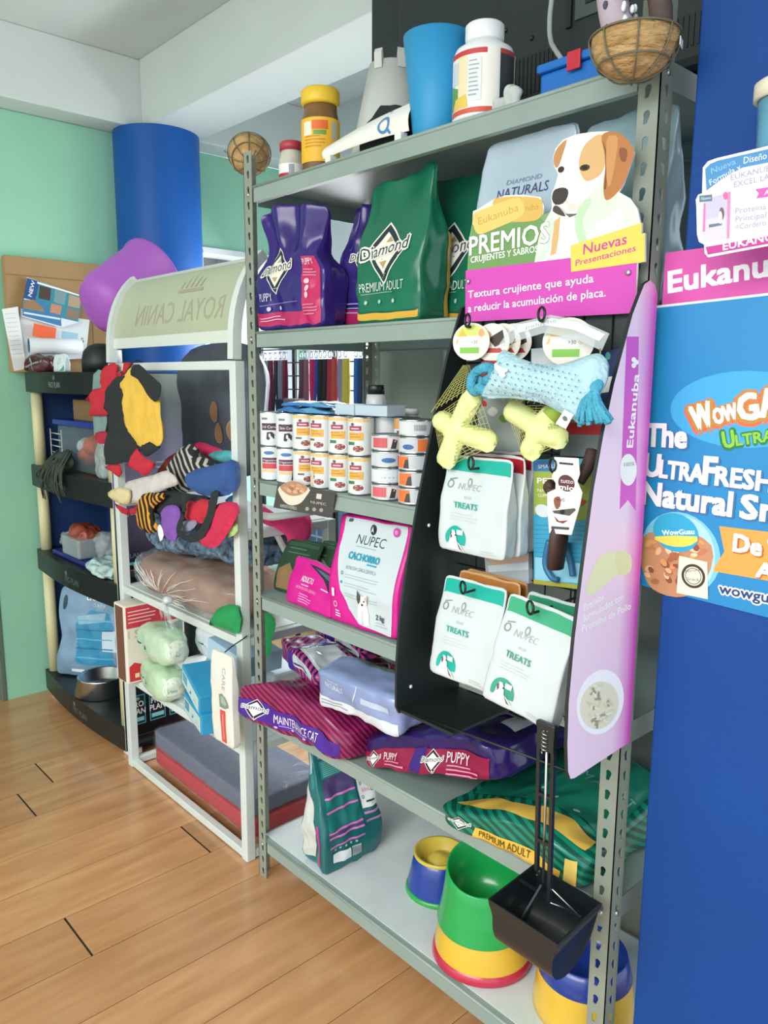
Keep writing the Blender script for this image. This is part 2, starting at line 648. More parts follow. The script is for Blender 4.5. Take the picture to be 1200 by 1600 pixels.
class Plane:
    """a flat sheet in the room: o origin, ux right, uy up; xy() finds where a picture point lies on it"""

    def __init__(s, o, ux, uy):
        s.o = V(o); s.ux = V(ux).normalized(); uy = V(uy); s.uy = (uy - s.ux * uy.dot(s.ux)).normalized(); s.n = s.ux.cross(s.uy)
        s.M = frame_M(s.o, s.ux, s.uy)

    def xy(s, px, py):
        r = _ray(px, py); t = (s.o - CAM).dot(s.n) / r.dot(s.n); d = CAM + r * t - s.o
        return (d.dot(s.ux), d.dot(s.uy))

    def pts(s, l): return [s.xy(*p) for p in l]

    def S(s, x, y, d): return s.o + s.ux * x + s.uy * y + s.n * d

    def poly(s, pr, l, hx, layer=1, n=0):
        p = s.pts(l)
        if n: p = [(q.x, q.y) for q in smooth_loop(p, n)]
        pr.poly(p, hx, layer)

    def ell(s, pr, l, hx, layer=1):
        """ellipse from picture points: centre, one axis end, other axis end"""
        c, a, b = s.pts(l)
        pts = []
        for k in range(30):
            t = 2 * pi * k / 30
            pts.append((c[0] + (a[0] - c[0]) * cos(t) + (b[0] - c[0]) * sin(t), c[1] + (a[1] - c[1]) * cos(t) + (b[1] - c[1]) * sin(t)))
        pr.poly(pts, hx, layer)

    def text(s, pr, t, p0, p1, hpx, hx, layer=2, up=None, **kw):
        a = s.xy(*p0); b = s.xy(*p1); c = s.xy(p0[0], p0[1] - hpx) if up is None else s.xy(p0[0] + up[0], p0[1] + up[1])
        rot = math.atan2(b[1] - a[1], b[0] - a[0]); w = math.hypot(b[0] - a[0], b[1] - a[1])
        nrm = (-sin(rot), cos(rot))
        h = abs((c[0] - a[0]) * nrm[0] + (c[1] - a[1]) * nrm[1])
        pr.text(t, a[0], a[1], h, hx, layer, w=w, rot=rot, **kw)


def grad(name, stops, vec, lo, hi, rough=0.4):
    """printed colour ramp along vec (object space) between lo and hi"""
    m = mat(name, stops[0][1], rough)
    nt = m.node_tree; b = nt.nodes['Principled BSDF']
    tc = nt.nodes.new('ShaderNodeTexCoord')
    d = nt.nodes.new('ShaderNodeVectorMath'); d.operation = 'DOT_PRODUCT'; d.inputs[1].default_value = vec
    mr = nt.nodes.new('ShaderNodeMapRange'); mr.inputs['From Min'].default_value = lo; mr.inputs['From Max'].default_value = hi
    r = nt.nodes.new('ShaderNodeValToRGB')
    e = r.color_ramp.elements
    e[0].position, e[0].color = stops[0][0], lin(stops[0][1])
    e[1].position, e[1].color = stops[-1][0], lin(stops[-1][1])
    for p, c in stops[1:-1]:
        k = e.new(p); k.color = lin(c)
    nt.links.new(tc.outputs['Object'], d.inputs[0]); nt.links.new(d.outputs['Value'], mr.inputs['Value'])
    nt.links.new(mr.outputs['Result'], r.inputs['Fac']); nt.links.new(r.outputs['Color'], b.inputs['Base Color'])
    return m


def quad_sheet(mb, pl, outline, t, m, m_side=None):
    """sheet of thickness t whose printed face lies on the plane"""
    M = pl.M @ Matrix.Translation((0, 0, -t))
    return mb.prism(outline, t, m, M, m_side)

# ================================================================== the room
CEIL = 3.09
BEAM = 2.78
m_white = mat('white_paint', 'D2DCD9', 0.75, var=0.03, scale=3, bump=0.05, bscale=60)
m_green = mat('green_paint', '98D4B6', 0.6, var=0.05, scale=2.2, bump=0.06, bscale=50)
m_blue = mat('blue_paint', '0F438C', 0.6, spec=0.3, var=0.10, scale=2.0, bump=0.08, bscale=60)
m_colblue = mat('blue_column_paint', '0F57A8', 0.45, spec=0.35, var=0.05, scale=2.0, bump=0.04, bscale=50)
m_grey = mat('grey_board', '8E968C', 0.7, var=0.04, scale=5)
m_grout = mat('dark_seam', '4A4638', 0.8)
m_wood = mat('laminate_floor', 'D29E6E', 0.3, coat=0.5, hx2='B98558', var=0.2, scale=3.2, stretch=(7.0, 0.9, 1), bump=0.05, bscale=3)
_nt = m_wood.node_tree
_g = _nt.nodes.new('ShaderNodeNewGeometry')
_h = _nt.nodes.new('ShaderNodeHueSaturation')
_mr = _nt.nodes.new('ShaderNodeMapRange')
_mr.inputs['To Min'].default_value = 0.88; _mr.inputs['To Max'].default_value = 1.1
_nt.links.new(_g.outputs['Random Per Island'], _mr.inputs['Value'])
_nt.links.new(_mr.outputs['Result'], _h.inputs['Value'])
_src = _nt.nodes['Principled BSDF'].inputs['Base Color'].links[0].from_socket
_nt.links.new(_src, _h.inputs['Color'])
_nt.links.new(_h.outputs['Color'], _nt.nodes['Principled BSDF'].inputs['Base Color'])

# floor: laminate planks along y, dark seams between them
mb = MB()
mb.box((-0.3, -1.3, -0.02), (6.6, 6.2, 0.03), m_grout)
seam = {0: -0.55, 1: -0.06, 4: -0.42, 5: -0.285}
rnd = random.Random(3)
for i in range(-14, 16):
    x1 = -0.207 * i + 0.002; x0 = x1 - 0.207
    s0 = seam.get(i, {2: -0.95, 3: 0.5}.get(i, 0.25 + 0.04 * (i % 3) if i < 0 else 0.5 - 0.1 * (i % 2)))
    ys = [s0 + 1.25 * k for k in range(-4, 3)]
    ys = [-4.4] + [y for y in ys if -4.3 < y < 1.75] + [1.8]
    for a, b in zip(ys, ys[1:]):
        gx, gy = 0.0007, 0.003
        mb.add([(x0 + gx, a + gy, 0), (x1 - gx, a + gy, 0), (x1 - gx, b - gy, 0), (x0 + gx, b - gy, 0)], [(0, 1, 2, 3)], m_wood)
struct(mb, 'floor')

mb = MB(); mb.box((-0.3, -1.3, CEIL + 0.05), (6.6, 6.2, 0.1), m_white); struct(mb, 'ceiling')
mb = MB(); mb.box((0.3, 0.755, (BEAM + CEIL) / 2), (4.26, 0.31, CEIL - BEAM), m_white, 0.006); struct(mb, 'beam_main')
mb = MB(); mb.box((-1.915, -1.3, (BEAM + CEIL) / 2), (0.17, 6.1, CEIL - BEAM), m_white, 0.006); struct(mb, 'beam_left')

mb = MB(); mb.box((-0.3, -4.35, 2.65), (6.6, 0.12, 0.9), m_white); mb.box((2.95, -2.2, 2.65), (0.12, 4.3, 0.9), m_white); struct(mb, 'light_block_fascia')  # unseen fascias added to keep outside light off the beams
# green wall on the left with the door opening at its near end and a window beyond the column
mb = MB()
GX = -2.075
mb.box((GX, 0.405, BEAM / 2), (0.15, 1.13, BEAM), m_green)
mb.box((GX, 1.30, 0.6), (0.15, 0.66, 1.2), m_green)
mb.box((GX, 1.30, 2.535), (0.15, 0.66, 0.49), m_green)
mb.box((GX, 1.68, BEAM / 2), (0.15, 0.1, BEAM), m_green)
mb.box((GX, -0.76, 2.45), (0.15, 1.2, 0.66), m_green)
mb.box((GX, -2.86, BEAM / 2), (0.15, 3.0, BEAM), m_green)
mb.box((GX, 0.405, CEIL - 0.15), (0.15, 1.13, 0.3), m_white)
struct(mb, 'wall_left')
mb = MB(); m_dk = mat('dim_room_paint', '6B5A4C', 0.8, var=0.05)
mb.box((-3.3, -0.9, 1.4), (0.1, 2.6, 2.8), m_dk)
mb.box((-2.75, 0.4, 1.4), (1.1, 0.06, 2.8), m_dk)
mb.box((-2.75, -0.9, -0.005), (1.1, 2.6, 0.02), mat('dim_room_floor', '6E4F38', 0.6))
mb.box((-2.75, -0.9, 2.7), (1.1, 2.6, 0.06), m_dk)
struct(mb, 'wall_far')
mb = MB(); m_jamb = mat('door_jamb_paint', '5F7266', 0.6)
mb.box((-2.08, -0.172, 1.06), (0.17, 0.024, 2.12), m_jamb, 0.004)
struct(mb, 'trim_1')
mb = MB()
mw = mat('white_frame', 'EDF1F1', 0.5)
for z in (1.215, 2.275): mb.box((-2.06, 1.30, z), (0.16, 0.62, 0.03), mw)
for y in (0.985, 1.615): mb.box((-2.06, y, 1.745), (0.16, 0.03, 1.06), mw)
w2 = struct(mb, 'window_2')
mb = MB(); mb.box((-2.11, 1.3, 1.745), (0.006, 0.6, 1.03), mat('window_glass', 'FFFFFF', 0.05, alpha=0.08)); mb.build('pane', w2)

aw = thing('window_awning', 'dark folded awning with a blue edge outside the small far window', 'awning', (-2.17, 1.10, 2.22))
for nm, pxs, hx, x in (('roll', [(308, 401), (346, 396), (367, 402), (362, 411), (326, 420), (312, 412)], '2A3A48', -2.17), ('edge_strip', [(350, 398), (392, 404), (392, 418), (352, 412)], '3A62A8', -2.19)):
    q = [Xp(*p_, x) for p_ in pxs]; mb = MB()
    M = frame_M((x, 1.10, 2.22), (0, 1, 0), (0, 0, 1)); mb.prism([(v.y - 1.10, v.z - 2.22) for v in q], -0.02 if nm == 'edge_strip' else -0.05, mat('awning_' + hx, hx, 0.6), M)
    mb.v = [v - V((-2.17, 1.10, 2.22)) for v in mb.v]; mb.build(nm, aw)
mb = MB(); mb.box((0.01, 0.10, 0.06), (0.03, 0.02, 0.16), mat('awning_2A3A48', '2A3A48', 0.6)); mb.build('bracket', aw)

# blue column in the corner
mb = MB(); mb.lathe([(0.21, 0.0), (0.21, BEAM)], m_colblue, 64, Matrix.Translation((-1.9, 0.71, 0))); struct(mb, 'column')

# window wall behind the shelves
mb = MB(); WY = 1.70
m_par = mat('blue_grey_tile', '67789C', 0.4, var=0.06, scale=4)
mb.box((-0.35, WY + .06, 0.45), (3.4, 0.12, 0.9), m_par)
mb.box((-0.35, WY + .06, 2.62), (3.4, 0.12, 0.95), m_white)
mb.box((0.95, WY + .06, 1.55), (0.8, 0.12, 1.3), m_white)
for z in (0.3, 0.6, 0.885): mb.box((-0.35, WY - .0005, z), (3.4, 0.004, 0.012), mat('pale_grout', 'C6CEDA', 0.7))
for k in range(9): mb.box((-1.9 + k * 0.4, WY - .0005, 0.44), (0.008, 0.004, 0.88), mat('pale_grout', 'C6CEDA', 0.7))
struct(mb, 'wall_back')
mb = MB()
for x in (-1.97, -1.2, -0.3, 0.53): mb.box((x, WY + .03, 1.525), (0.05, 0.07, 1.25), mw)
for z in (0.925, 2.125): mb.box((-0.72, WY + .03, z), (2.5, 0.07, 0.05), mw)
w1 = struct(mb, 'window_1')
mb = MB(); mb.box((-0.72, WY + .05, 1.525), (2.46, 0.006, 1.2), MATS['window_glass']); mb.build('pane', w1)

# grey board partition directly behind the metal shelves
mb = MB()
mb.box((0.088, 0.57, 1.4), (0.31, 0.03, 2.8 - 0.02), m_grey)
mb.box((0.83, 0.57, 1.4), (1.13, 0.03, 2.8 - 0.02), m_grey)
struct(mb, 'partition_back')

# blue wall on the right, flush with the shelf fronts
mb = MB(); mb.box((2.15, 0.11, CEIL / 2), (1.70, 0.16, CEIL), m_blue, 0.004); struct(mb, 'wall_right')

# ================================================================== grey slotted-angle shelving
m_steel = mat('grey_enamel_steel', '8FA09A', 0.42, var=0.05, scale=6, bump=0.02)
m_post = mat('grey_post_steel', '8C9488', 0.45, var=0.10, scale=9)
RW, RD, RH = 1.255, 0.48, 2.2
SHZ = [0.136, 0.565, 0.94, 1.29, 1.715, 2.108]
rack = thing('metal_shelving', 'grey slotted-post metal shelving with six shelves full of pet food', 'shelving unit')


def keyhole(cx, cz, s=1.0):
    pts = []
    for k in range(9):
        a = radians(-30 + k * 30); pts.append((cx + 0.0062 * s * cos(a), cz + 0.005 + 0.0062 * sin(a)))
    pts += [(cx - 0.0032 * s + 0.002 * s, cz - 0.010), (cx + 0.0036 * s + 0.002 * s, cz - 0.010)]
    return pts


def post(sx, sy):
    """L-section upright with keyhole slots; sx, sy point from the corner inward"""
    mb = MB(); w = 0.04; t = 0.002; n = 54; p = RH / n
    for flange in (0, 1):
        for k in range(n):
            z0 = k * p
            o = [(0, z0), (w, z0), (w, z0 + p), (0, z0 + p)]
            h = keyhole(w * 0.55, z0 + p * 0.5, 1.0)
            if flange == 0: M = Matrix(((sx, 0, 0, 0), (0, 0, sy, 0), (0, 1, 0, 0), (0, 0, 0, 1)))
            else: M = Matrix(((0, 0, sx, 0), (sy, 0, 0, 0), (0, 1, 0, 0), (0, 0, 0, 1)))
            loops = [o, h]
            mb.prism(o, t, m_post, M, holes=[h])
    return mb


for x, y, sx, sy in ((0, 0, 1, 1), (RW, 0, -1, 1), (0, RD, 1, -1), (RW, RD, -1, -1)):
    o = post(sx, sy).build('post', rack, (x, y, 0))
for i, z in enumerate(SHZ):
    mb = MB()
    x0, x1, y0, y1 = 0.004, RW - 0.004, 0.004, RD - 0.004
    mb.box(((x0 + x1) / 2, (y0 + y1) / 2, z - 0.001), (x1 - x0, y1 - y0, 0.002), m_steel)
    for yy in (y0, y1): mb.box(((x0 + x1) / 2, yy, z - 0.022), (x1 - x0 - 0.08, 0.002, 0.044), m_steel)
    for xx in (x0, x1): mb.box((xx, (y0 + y1) / 2, z - 0.022), (0.002, y1 - y0 - 0.08, 0.044), m_steel)
    for yy, s in ((y0, 1), (y1, -1)):
        mb.box(((x0 + x1) / 2, yy + s * 0.008, z - 0.043), (x1 - x0 - 0.08, 0.016, 0.002), m_steel)
        mb.tube([(x0 + 0.04, yy, z - 0.004), (x1 - 0.04, yy, z - 0.004)], 0.0045, m_steel, 8)
    if i == 0: mb.box(((x0 + x1) / 2, (y0 + y1) / 2 + 0.004, z + 0.0015), (x1 - x0 - 0.02, y1 - y0 - 0.02, 0.002), mat('pale_shelf_liner', 'D4DEE0', 0.55, var=0.04))
    mb.build('shelf', rack)
mb = MB()
m_bolt = mat('zinc_bolt', 'B9C0BE', 0.3, 0.8)
for z in SHZ:
    for x in (0.022, RW - 0.022): mb.sphere((x, -0.001, z - 0.022), 0.006, m_bolt, u=10, v=6, sc=(1, .6, 1))
    for y in (0.022,): mb.sphere((RW + 0.001, y, z - 0.022), 0.006, m_bolt, u=10, v=6, sc=(.6, 1, 1))
mb.build('bolts', rack)
# ================================================================== hanging display stand clipped on the shelving's right end
m_blk = mat('black_plastic', '1B2426', 0.35, var=0.05)
m_blk2 = mat('black_board', '1A2324', 0.45)
stand = thing('display_stand', 'black hanging display stand with pink side panel and dog treat header board', 'display stand', (0.856, -0.012, 0.9))
XL, XR = 0.856, 1.274
L0 = V((0.856, -0.012, 0.9))


def to_stand(mb):
    mb.v = [v - L0 for v in mb.v]; return mb


prof_l = [(-0.012, 0.894), (-0.012, 1.735), (-0.03, 1.728), (-0.07, 1.627), (-0.104, 1.511), (-0.147, 1.344), (-0.178, 1.210), (-0.198, 1.09), (-0.205, 1.0), (-0.205, 0.91), (-0.197, 0.894)]
prof_r = [(-0.002, 0.919), (-0.002, 1.725), (-0.012, 1.742), (-0.03, 1.748), (-0.047, 1.74), (-0.060, 1.72), (-0.078, 1.69), (-0.122, 1.579), (-0.145, 1.50), (-0.166, 1.41), (-0.185, 1.28), (-0.2, 1.164), (-0.208, 1.055), (-0.206, 0.98), (-0.2, 0.93), (-0.192, 0.914), (-0.18, 0.911)]
Mx = lambda x: Matrix(((0, 0, 1, x), (1, 0, 0, 0), (0, 1, 0, 0), (0, 0, 0, 1)))
mb = MB(); mb.prism(prof_l, 0.006, m_blk2, Mx(XL - 0.006))
for y, z in ((-0.118, 1.285), (-0.165, 0.945)): mb.sphere((XL + 0.001, y, z), 0.004, mat('white_rivet', 'E8ECEC', 0.4), u=10, v=6, sc=(.6, 1, 1))
sp = to_stand(mb).build('side_panel', stand)
# right panel, outside printed pink
mb = MB()
m_pink = grad('pale_pink_print', [(0.0, 'F6DDEE'), (0.72, 'F3D6EA'), (0.9, 'E79AD4'), (1.0, 'D052B8')], (0, 1, 0), -0.19, 0.004)
mb.prism(prof_r, 0.005, m_blk2, Mx(XR - 0.007))
mb.prism(prof_r, 0.002, m_pink, Mx(XR - 0.002), m_blk2)
PR = Plane((XR, 0, 0.9), (0, 1, 0), (0, 0, 1))
pr = Print()
PR.poly(pr, [(979, 526), (998, 526), (993, 798), (981, 781), (968, 796)], 'D65FC6', 1)
PR.text(pr, 'Eukanuba', (988, 699), (998, 585), 13, 'FFFFFF', 2, up=(-10, 0.5), bold=0.03)
a0, a1 = PR.xy(983, 699), PR.xy(992, 583)
for dx, dy in ((990, 571), (994, 566), (990, 562)): PR.ell(pr, [(dx, dy), (dx + 3.5, dy), (dx, dy - 4)], 'FFFFFF', 2)
PR.ell(pr, [(981, 734), (994, 734), (981, 709)], 'F4F6F2', 3)
PR.text(pr, '100%', (974, 729), (990, 727), 6, '8AA09A', 4)
PR.poly(pr, [(921, 902), (938, 868), (962, 862), (985, 868), (984, 894), (962, 900), (925, 930), (916, 922)], 'E9EBBB', 1, 3)
PR.poly(pr, [(962, 862), (985, 867), (984, 893), (966, 898)], 'E2E4B2', 2, 2)
PR.text(pr, 'Premios', (912, 955), (943, 936), 12, 'FFFFFF', 2, bold=0.02)
PR.text(pr, 'formulados con', (911, 972), (974, 936), 12, 'FFFFFF', 2, bold=0.02)
PR.text(pr, 'Proteína de Pollo', (909, 988), (985, 951), 12, 'FFFFFF', 2, bold=0.02)
PR.ell(pr, [(939, 1097), (967, 1060), (915, 1062)], 'FFFFFF', 1)
PR.ell(pr, [(937, 1102), (960, 1075), (917, 1076)], 'ECE9CC', 2)
rnd = random.Random(5)
for k in range(46):
    a = rnd.uniform(0, 2 * pi); r = math.sqrt(rnd.random()) * 0.82
    cx = 937 + 24 * r * cos(a) * 0.95; cy = 1102 + 42 * r * sin(a) * 0.95
    an = rnd.uniform(0, pi); l = 5
    PR.poly(pr, [(cx - l * cos(an) - 1.6 * sin(an), cy - l * sin(an) + 1.6 * cos(an)), (cx + l * cos(an) - 1.6 * sin(an), cy + l * sin(an) + 1.6 * cos(an)), (cx + l * cos(an) + 1.6 * sin(an), cy + l * sin(an) - 1.6 * cos(an)), (cx - l * cos(an) + 1.6 * sin(an), cy - l * sin(an) - 1.6 * cos(an))], rnd.choice(['F7F4DE', 'F2EED2', 'E4E0C0', 'DCD8B4', 'F4F0D8', 'A8A68C']), 3 + k % 2)
mb.prints(pr, PR.S)
o = to_stand(mb).build('side_panel', stand); o['label'] = 'pale pink printed side panel'

# back board and wire pegs
mb = MB(); mb.box((1.062, -0.010, 1.46), (0.405, 0.006, 0.5), mat('dark_board', '333D3E', 0.5))
to_stand(mb).build('back_panel', stand)
mb = MB()
m_wire = mat('black_wire', '12191A', 0.4)
for x in [0.90 + 0.06 * k for k in range(7)]: mb.tube([(x, -0.016, 0.92), (x, -0.016, 1.70)], 0.0016, m_wire, 6)
for z in [0.93 + 0.086 * k for k in range(9)]: mb.tube([(XL, -0.0185, z), (XR - 0.007, -0.0185, z)], 0.0018, m_wire, 6)
to_stand(mb).build('wire_grid', stand)
mb = MB(); mb.box((0.93, -0.105, 0.899), (0.15, 0.18, 0.006), m_blk2); to_stand(mb).build('base_ledge', stand)
mb = MB(); mb.tube([(XL, -0.19, 0.90), (XR - 0.007, -0.19, 0.925)], 0.0025, m_wire, 8); to_stand(mb).build('front_rod', stand)
PEGS = {}


def peg(name, x, z, reach):
    mb = MB(); y0 = -0.02
    pts = [(x, y0, z)] + [(x, y0 - reach * k / 4, z - 0.004 * k / 4) for k in range(1, 5)]
    mb.tube(pts, 0.0025, m_wire, 8)
    c = V((x, y0 - reach, z + 0.008)); loop = [c + V((0.010 * cos(a), -0.004 * cos(a), 0.012 * sin(a))) for a in [2 * pi * k / 14 for k in range(14)]]
    mb.tube(loop, 0.0025, m_wire, 6, closed=True)
    mb.box((x, y0 - 0.003, z), (0.014, 0.006, 0.03), m_wire, 0.001)
    to_stand(mb).build('peg_hook', stand)


peg('a', 0.934, 1.688, 0.080)
peg('b', 1.112, 1.690, 0.085)
peg('c', 0.985, 1.418, 0.118)
peg('d', 1.160, 1.428, 0.100)
peg('e', 0.990, 1.178, 0.138)
peg('f', 1.160, 1.178, 0.150)

# header board: die-cut dog treat poster
PH = Plane((0.86, -0.032, 1.70), (1, 0, 0), (0, 0, 1))
mb = MB()
head = [(727, 503), (733, 372), (738, 350), (739, 330), (748, 326), (770, 312), (790, 305), (815, 304), (845, 308), (850, 322), (848, 340), (858, 338), (864, 318), (862, 304), (868, 287), (872, 272), (866, 260), (864, 246), (868, 232), (880, 218), (900, 210), (925, 206), (950, 205), (966, 209), (984, 224), (991, 238), (983, 262), (974, 288), (967, 300), (984, 310), (996, 326), (1000, 345), (1001, 350), (1003, 348), (1003, 366), (1008, 364), (1008, 409), (996, 411), (993, 489)]
quad_sheet(mb, PH, PH.pts(head), 0.004, mat('poster_card', 'E9EEE6', 0.4), mat('poster_edge', 'DDE2DC', 0.6))
pr = Print()
pp = lambda l, c, y=1, n=0: PH.poly(pr, l, c, y, n)
pp([(733, 372), (738, 352), (850, 335), (862, 330), (1000, 345), (1000, 392), (730, 432)], '7FA368', 1)
pp([(738, 351), (800, 349), (846, 341), (870, 370), (900, 410), (732, 428)], '6F9A5A', 2)
# dog body, head, ear
pp([(861, 330), (880, 308), (905, 318), (915, 300), (945, 290), (966, 300), (985, 310), (996, 326), (1000, 345), (1000, 398), (835, 412), (842, 372), (852, 345)], 'EEF2EC', 3)
pp([(905, 330), (940, 290), (960, 300), (975, 320), (930, 350), (912, 372)], 'D6E6D0', 4, 2)
pp([(898, 338), (904, 380), (918, 376), (910, 345), (925, 315), (915, 312)], 'BFD9B6', 5, 2)
pp([(866, 346), (876, 338), (873, 372), (869, 396), (860, 400)], 'D9AE78', 4)
pp([(872, 272), (866, 258), (866, 242), (874, 226), (890, 214), (920, 207), (945, 210), (950, 240), (946, 270), (938, 290), (925, 302), (908, 316), (900, 328), (888, 335), (872, 338), (864, 330), (862, 304), (868, 290)], 'F3F3EE', 5, 3)
pp([(868, 262), (865, 246), (872, 230), (886, 218), (880, 240), (874, 258)], 'C08A5A', 6, 2)
pp([(905, 262), (908, 238), (920, 220), (940, 210), (948, 236), (942, 268), (928, 280), (914, 282)], 'D8B078', 6, 3)
pp([(940, 214), (950, 206), (968, 208), (985, 224), (991, 240), (984, 262), (975, 286), (964, 302), (952, 312), (945, 310), (943, 290), (946, 262), (944, 236)], 'B67842', 7, 3)
pp([(968, 232), (980, 234), (978, 252), (970, 250)], '8A5330', 8, 3)
pp([(941, 218), (946, 240), (946, 270), (944, 296), (947, 296), (950, 268), (949, 238)], '7E4A2A', 8)
pp([(874, 300), (892, 318), (912, 318), (930, 300), (936, 280), (928, 300), (910, 322), (890, 330), (884, 318)], 'DDD6CA', 6, 2)
pp([(866, 320), (872, 336), (888, 336), (880, 326)], 'CFC8BE', 7, 2)
pp([(962, 310), (985, 318), (996, 345), (996, 380), (980, 384), (976, 345)], 'D9E8D6', 5, 2)
pp([(845, 372), (856, 345), (866, 340), (862, 380), (850, 408), (838, 410)], 'D2DDD0', 4, 2)
pp([(948, 220), (956, 212), (966, 216), (962, 250), (954, 290), (948, 280)], 'CC9258', 8, 2)
PH.ell(pr, [(914, 262), (922, 261), (914, 257)], '4A2E20', 8)
PH.ell(pr, [(914, 262), (918, 262), (914, 259)], '15100E', 9)
PH.ell(pr, [(877, 265), (882, 264), (877, 260)], '3A2620', 8)
pp([(864, 302), (868, 296), (880, 293), (888, 297), (887, 308), (880, 318), (868, 320), (863, 312)], '3C3431', 8, 2)
pp([(864, 330), (874, 336), (884, 338), (878, 328), (872, 322), (866, 322)], '4B423E', 8, 2)
pp([(884, 334), (902, 334), (908, 328), (900, 336), (890, 340)], '6A605A', 8)
# biscuits
for l, c in (([(770, 318), (785, 308), (840, 309), (848, 322), (846, 338), (830, 346), (790, 344)], 'D9B35C'), ([(740, 352), (740, 336), (752, 328), (800, 311), (814, 312), (820, 326), (812, 340), (768, 360), (748, 366)], 'E8C873')): pp(l, c, 9 if c == 'D9B35C' else 11, 3)
PH.text(pr, 'Eukanuba', (748, 352), (811, 329), 12, 'C89E49', 13)
PH.text(pr, 'nuba', (818, 330), (842, 327), 10, 'BF9544', 10)
PH.text(pr, 'PREMIOS', (734, 399), (858, 378), 30, 'FFFFFF', 13, bold=0.02, outline='6B8A55', ow=0.02)
PH.text(pr, 'CRUJIENTES Y SABROSOS', (736, 411), (856, 391), 10, 'FFFFFF', 14, bold=0.015)
# magenta band
pp([(728, 423), (996, 390), (993, 489), (727, 503)], 'D149B4', 5)
PH.text(pr, 'Textura crujiente que ayuda', (732, 466), (928, 441), 12, 'FFFFFF', 15, bold=0.012)
PH.text(pr, 'a reducir la acumulación de placa.', (732, 488), (947, 463), 12, 'FFFFFF', 15, bold=0.012)
# yellow sticker
pp([(892, 384), (1003, 348), (1003, 366), (1008, 364), (1008, 409), (893, 425)], 'F3D15C', 15)
PH.text(pr, 'Nuevas', (912, 398), (980, 381), 17, 'C43C9A', 16, shear=0.1, bold=0.01)
PH.text(pr, 'Presentaciones', (900, 416), (994, 392), 10, 'C43C9A', 16, shear=0.1, bold=0.008)
mb.prints(pr, PH.S)
for p in ((733, 440), (983, 426)):
    x, y = PH.xy(*p); mb.sphere(PH.S(x, y, 0.004), 0.005, mat('zinc_bolt', 'B9C0BE', 0.3, 0.8), u=10, v=6, sc=(1, .5, 1))
o = to_stand(mb).build('header_board', stand); o['label'] = 'die-cut dog treat poster with magenta band'

# ================================================================== posters on the blue wall
PW = Plane((1.25, 0.026, 1.2), (1, 0, 0), (0, 0, 1))
poster = MB()
edge = [(1003, 482), (1200, 460), (1330, 445), (1330, 990), (1200, 965), (992, 912)]
m_pb = grad('poster_blue', [(0, '164F9C'), (0.3, '1868B4'), (0.55, '128CC4'), (0.8, '169CCC'), (1, '1F86C0')], (0.35, 0, -1), -1.32, -0.80)
mo = PW.pts(edge)
wall_poster_loc = V((1.35, 0.026, 1.45))
quad_sheet(poster, PW, mo, 0.002, m_pb, mat('poster_white_edge', 'E8F0F4', 0.5))
pr = Print()
for a, b in (((1003, 482), (1330, 445)), ((1003, 482), (992, 912))):
    pr.line(PW.xy(*a), PW.xy(*b), 0.004, 'DCEAF4', 1)
T = lambda s, p, q, h, c, l, **k: PW.text(pr, s, p, q, h, c, l, **k)
PW.ell(pr, [(1160, 640), (1290, 640), (1160, 700)], '3FA8DC', 1)
# logo lettering
T('W', (1084, 676), (1118, 667), 42, 'F06A3C', 2, bold=0.16)
T('OW', (1116, 667), (1156, 657), 28, 'F06A3C', 2, bold=0.16)
T('GA', (1155, 662), (1225, 648), 44, 'F06A3C', 2, bold=0.16)
T('W', (1084, 674), (1118, 665), 42, 'B98A3A', 3, bold=0.10)
T('OW', (1116, 665), (1156, 655), 28, 'B98A3A', 3, bold=0.10)
T('GA', (1155, 660), (1225, 646), 44, 'B98A3A', 3, bold=0.10)
T('W', (1086, 672), (1116, 663), 40, 'FFFFFF', 4, bold=0.05)
T('OW', (1118, 663), (1154, 653), 26, 'FFFFFF', 4, bold=0.05)
T('GA', (1157, 658), (1223, 644), 42, 'FFFFFF', 4, bold=0.05)
T('U', (1131, 702), (1150, 699), 30, '1E7A3C', 2, bold=0.10)
T('LTRA', (1150, 698), (1212, 690), 20, '1E7A3C', 2, bold=0.10)
T('U', (1132, 700), (1149, 697), 27, '8CC63F', 3, bold=0.04)
T('LTRA', (1151, 696), (1210, 688), 17, '8CC63F', 3, bold=0.04)
for s, p, q, h in (('The', (1010, 696), (1072, 699), 36), ('U', (1007, 742), (1030, 745), 36), ('LTRA', (1031, 745), (1098, 754), 28), ('F', (1099, 755), (1118, 757), 44), ('RESH', (1118, 757), (1206, 768), 30), ('Natural', (1004, 786), (1142, 806), 36), ('Sn', (1157, 808), (1214, 816), 38)):
    d = 2.2
    T(s, (p[0] + d, p[1] + d), (q[0] + d, q[1] + d), h, '3B6FA0', 5, bold=0.06)
    T(s, p, q, h, 'F6EEF6', 6, bold=0.05)
# tub of treats
PW.ell(pr, [(1062, 864), (1062, 800), (1126, 874)], '7CC6E6', 3)
PW.ell(pr, [(1066, 868), (1066, 806), (1118, 872)], 'A9D6EA', 4)
PW.poly(pr, [(1000, 842), (1058, 828), (1112, 852), (1104, 905), (1070, 932), (1030, 926), (1008, 902)], 'C08A62', 5, 3)
rnd = random.Random(9)
for k in range(44):
    cx = 1056 + rnd.uniform(-44, 46); cy = 880 + rnd.uniform(-34, 34)
    PW.ell(pr, [(cx, cy), (cx + rnd.uniform(4, 9), cy + rnd.uniform(-3, 3)), (cx, cy + rnd.uniform(3, 6))], rnd.choice(['E3B489', 'A8663F', 'D89A5C', 'F0CFA6', '8E4E36', 'C47A50']), 6 + k % 3)
PW.ell(pr, [(1056, 832), (1056, 802), (1092, 838)], '2AA6CC', 9)
PW.poly(pr, [(1024, 838), (1090, 838), (1080, 852), (1055, 854), (1034, 848)], 'E6D75A', 10, 2)
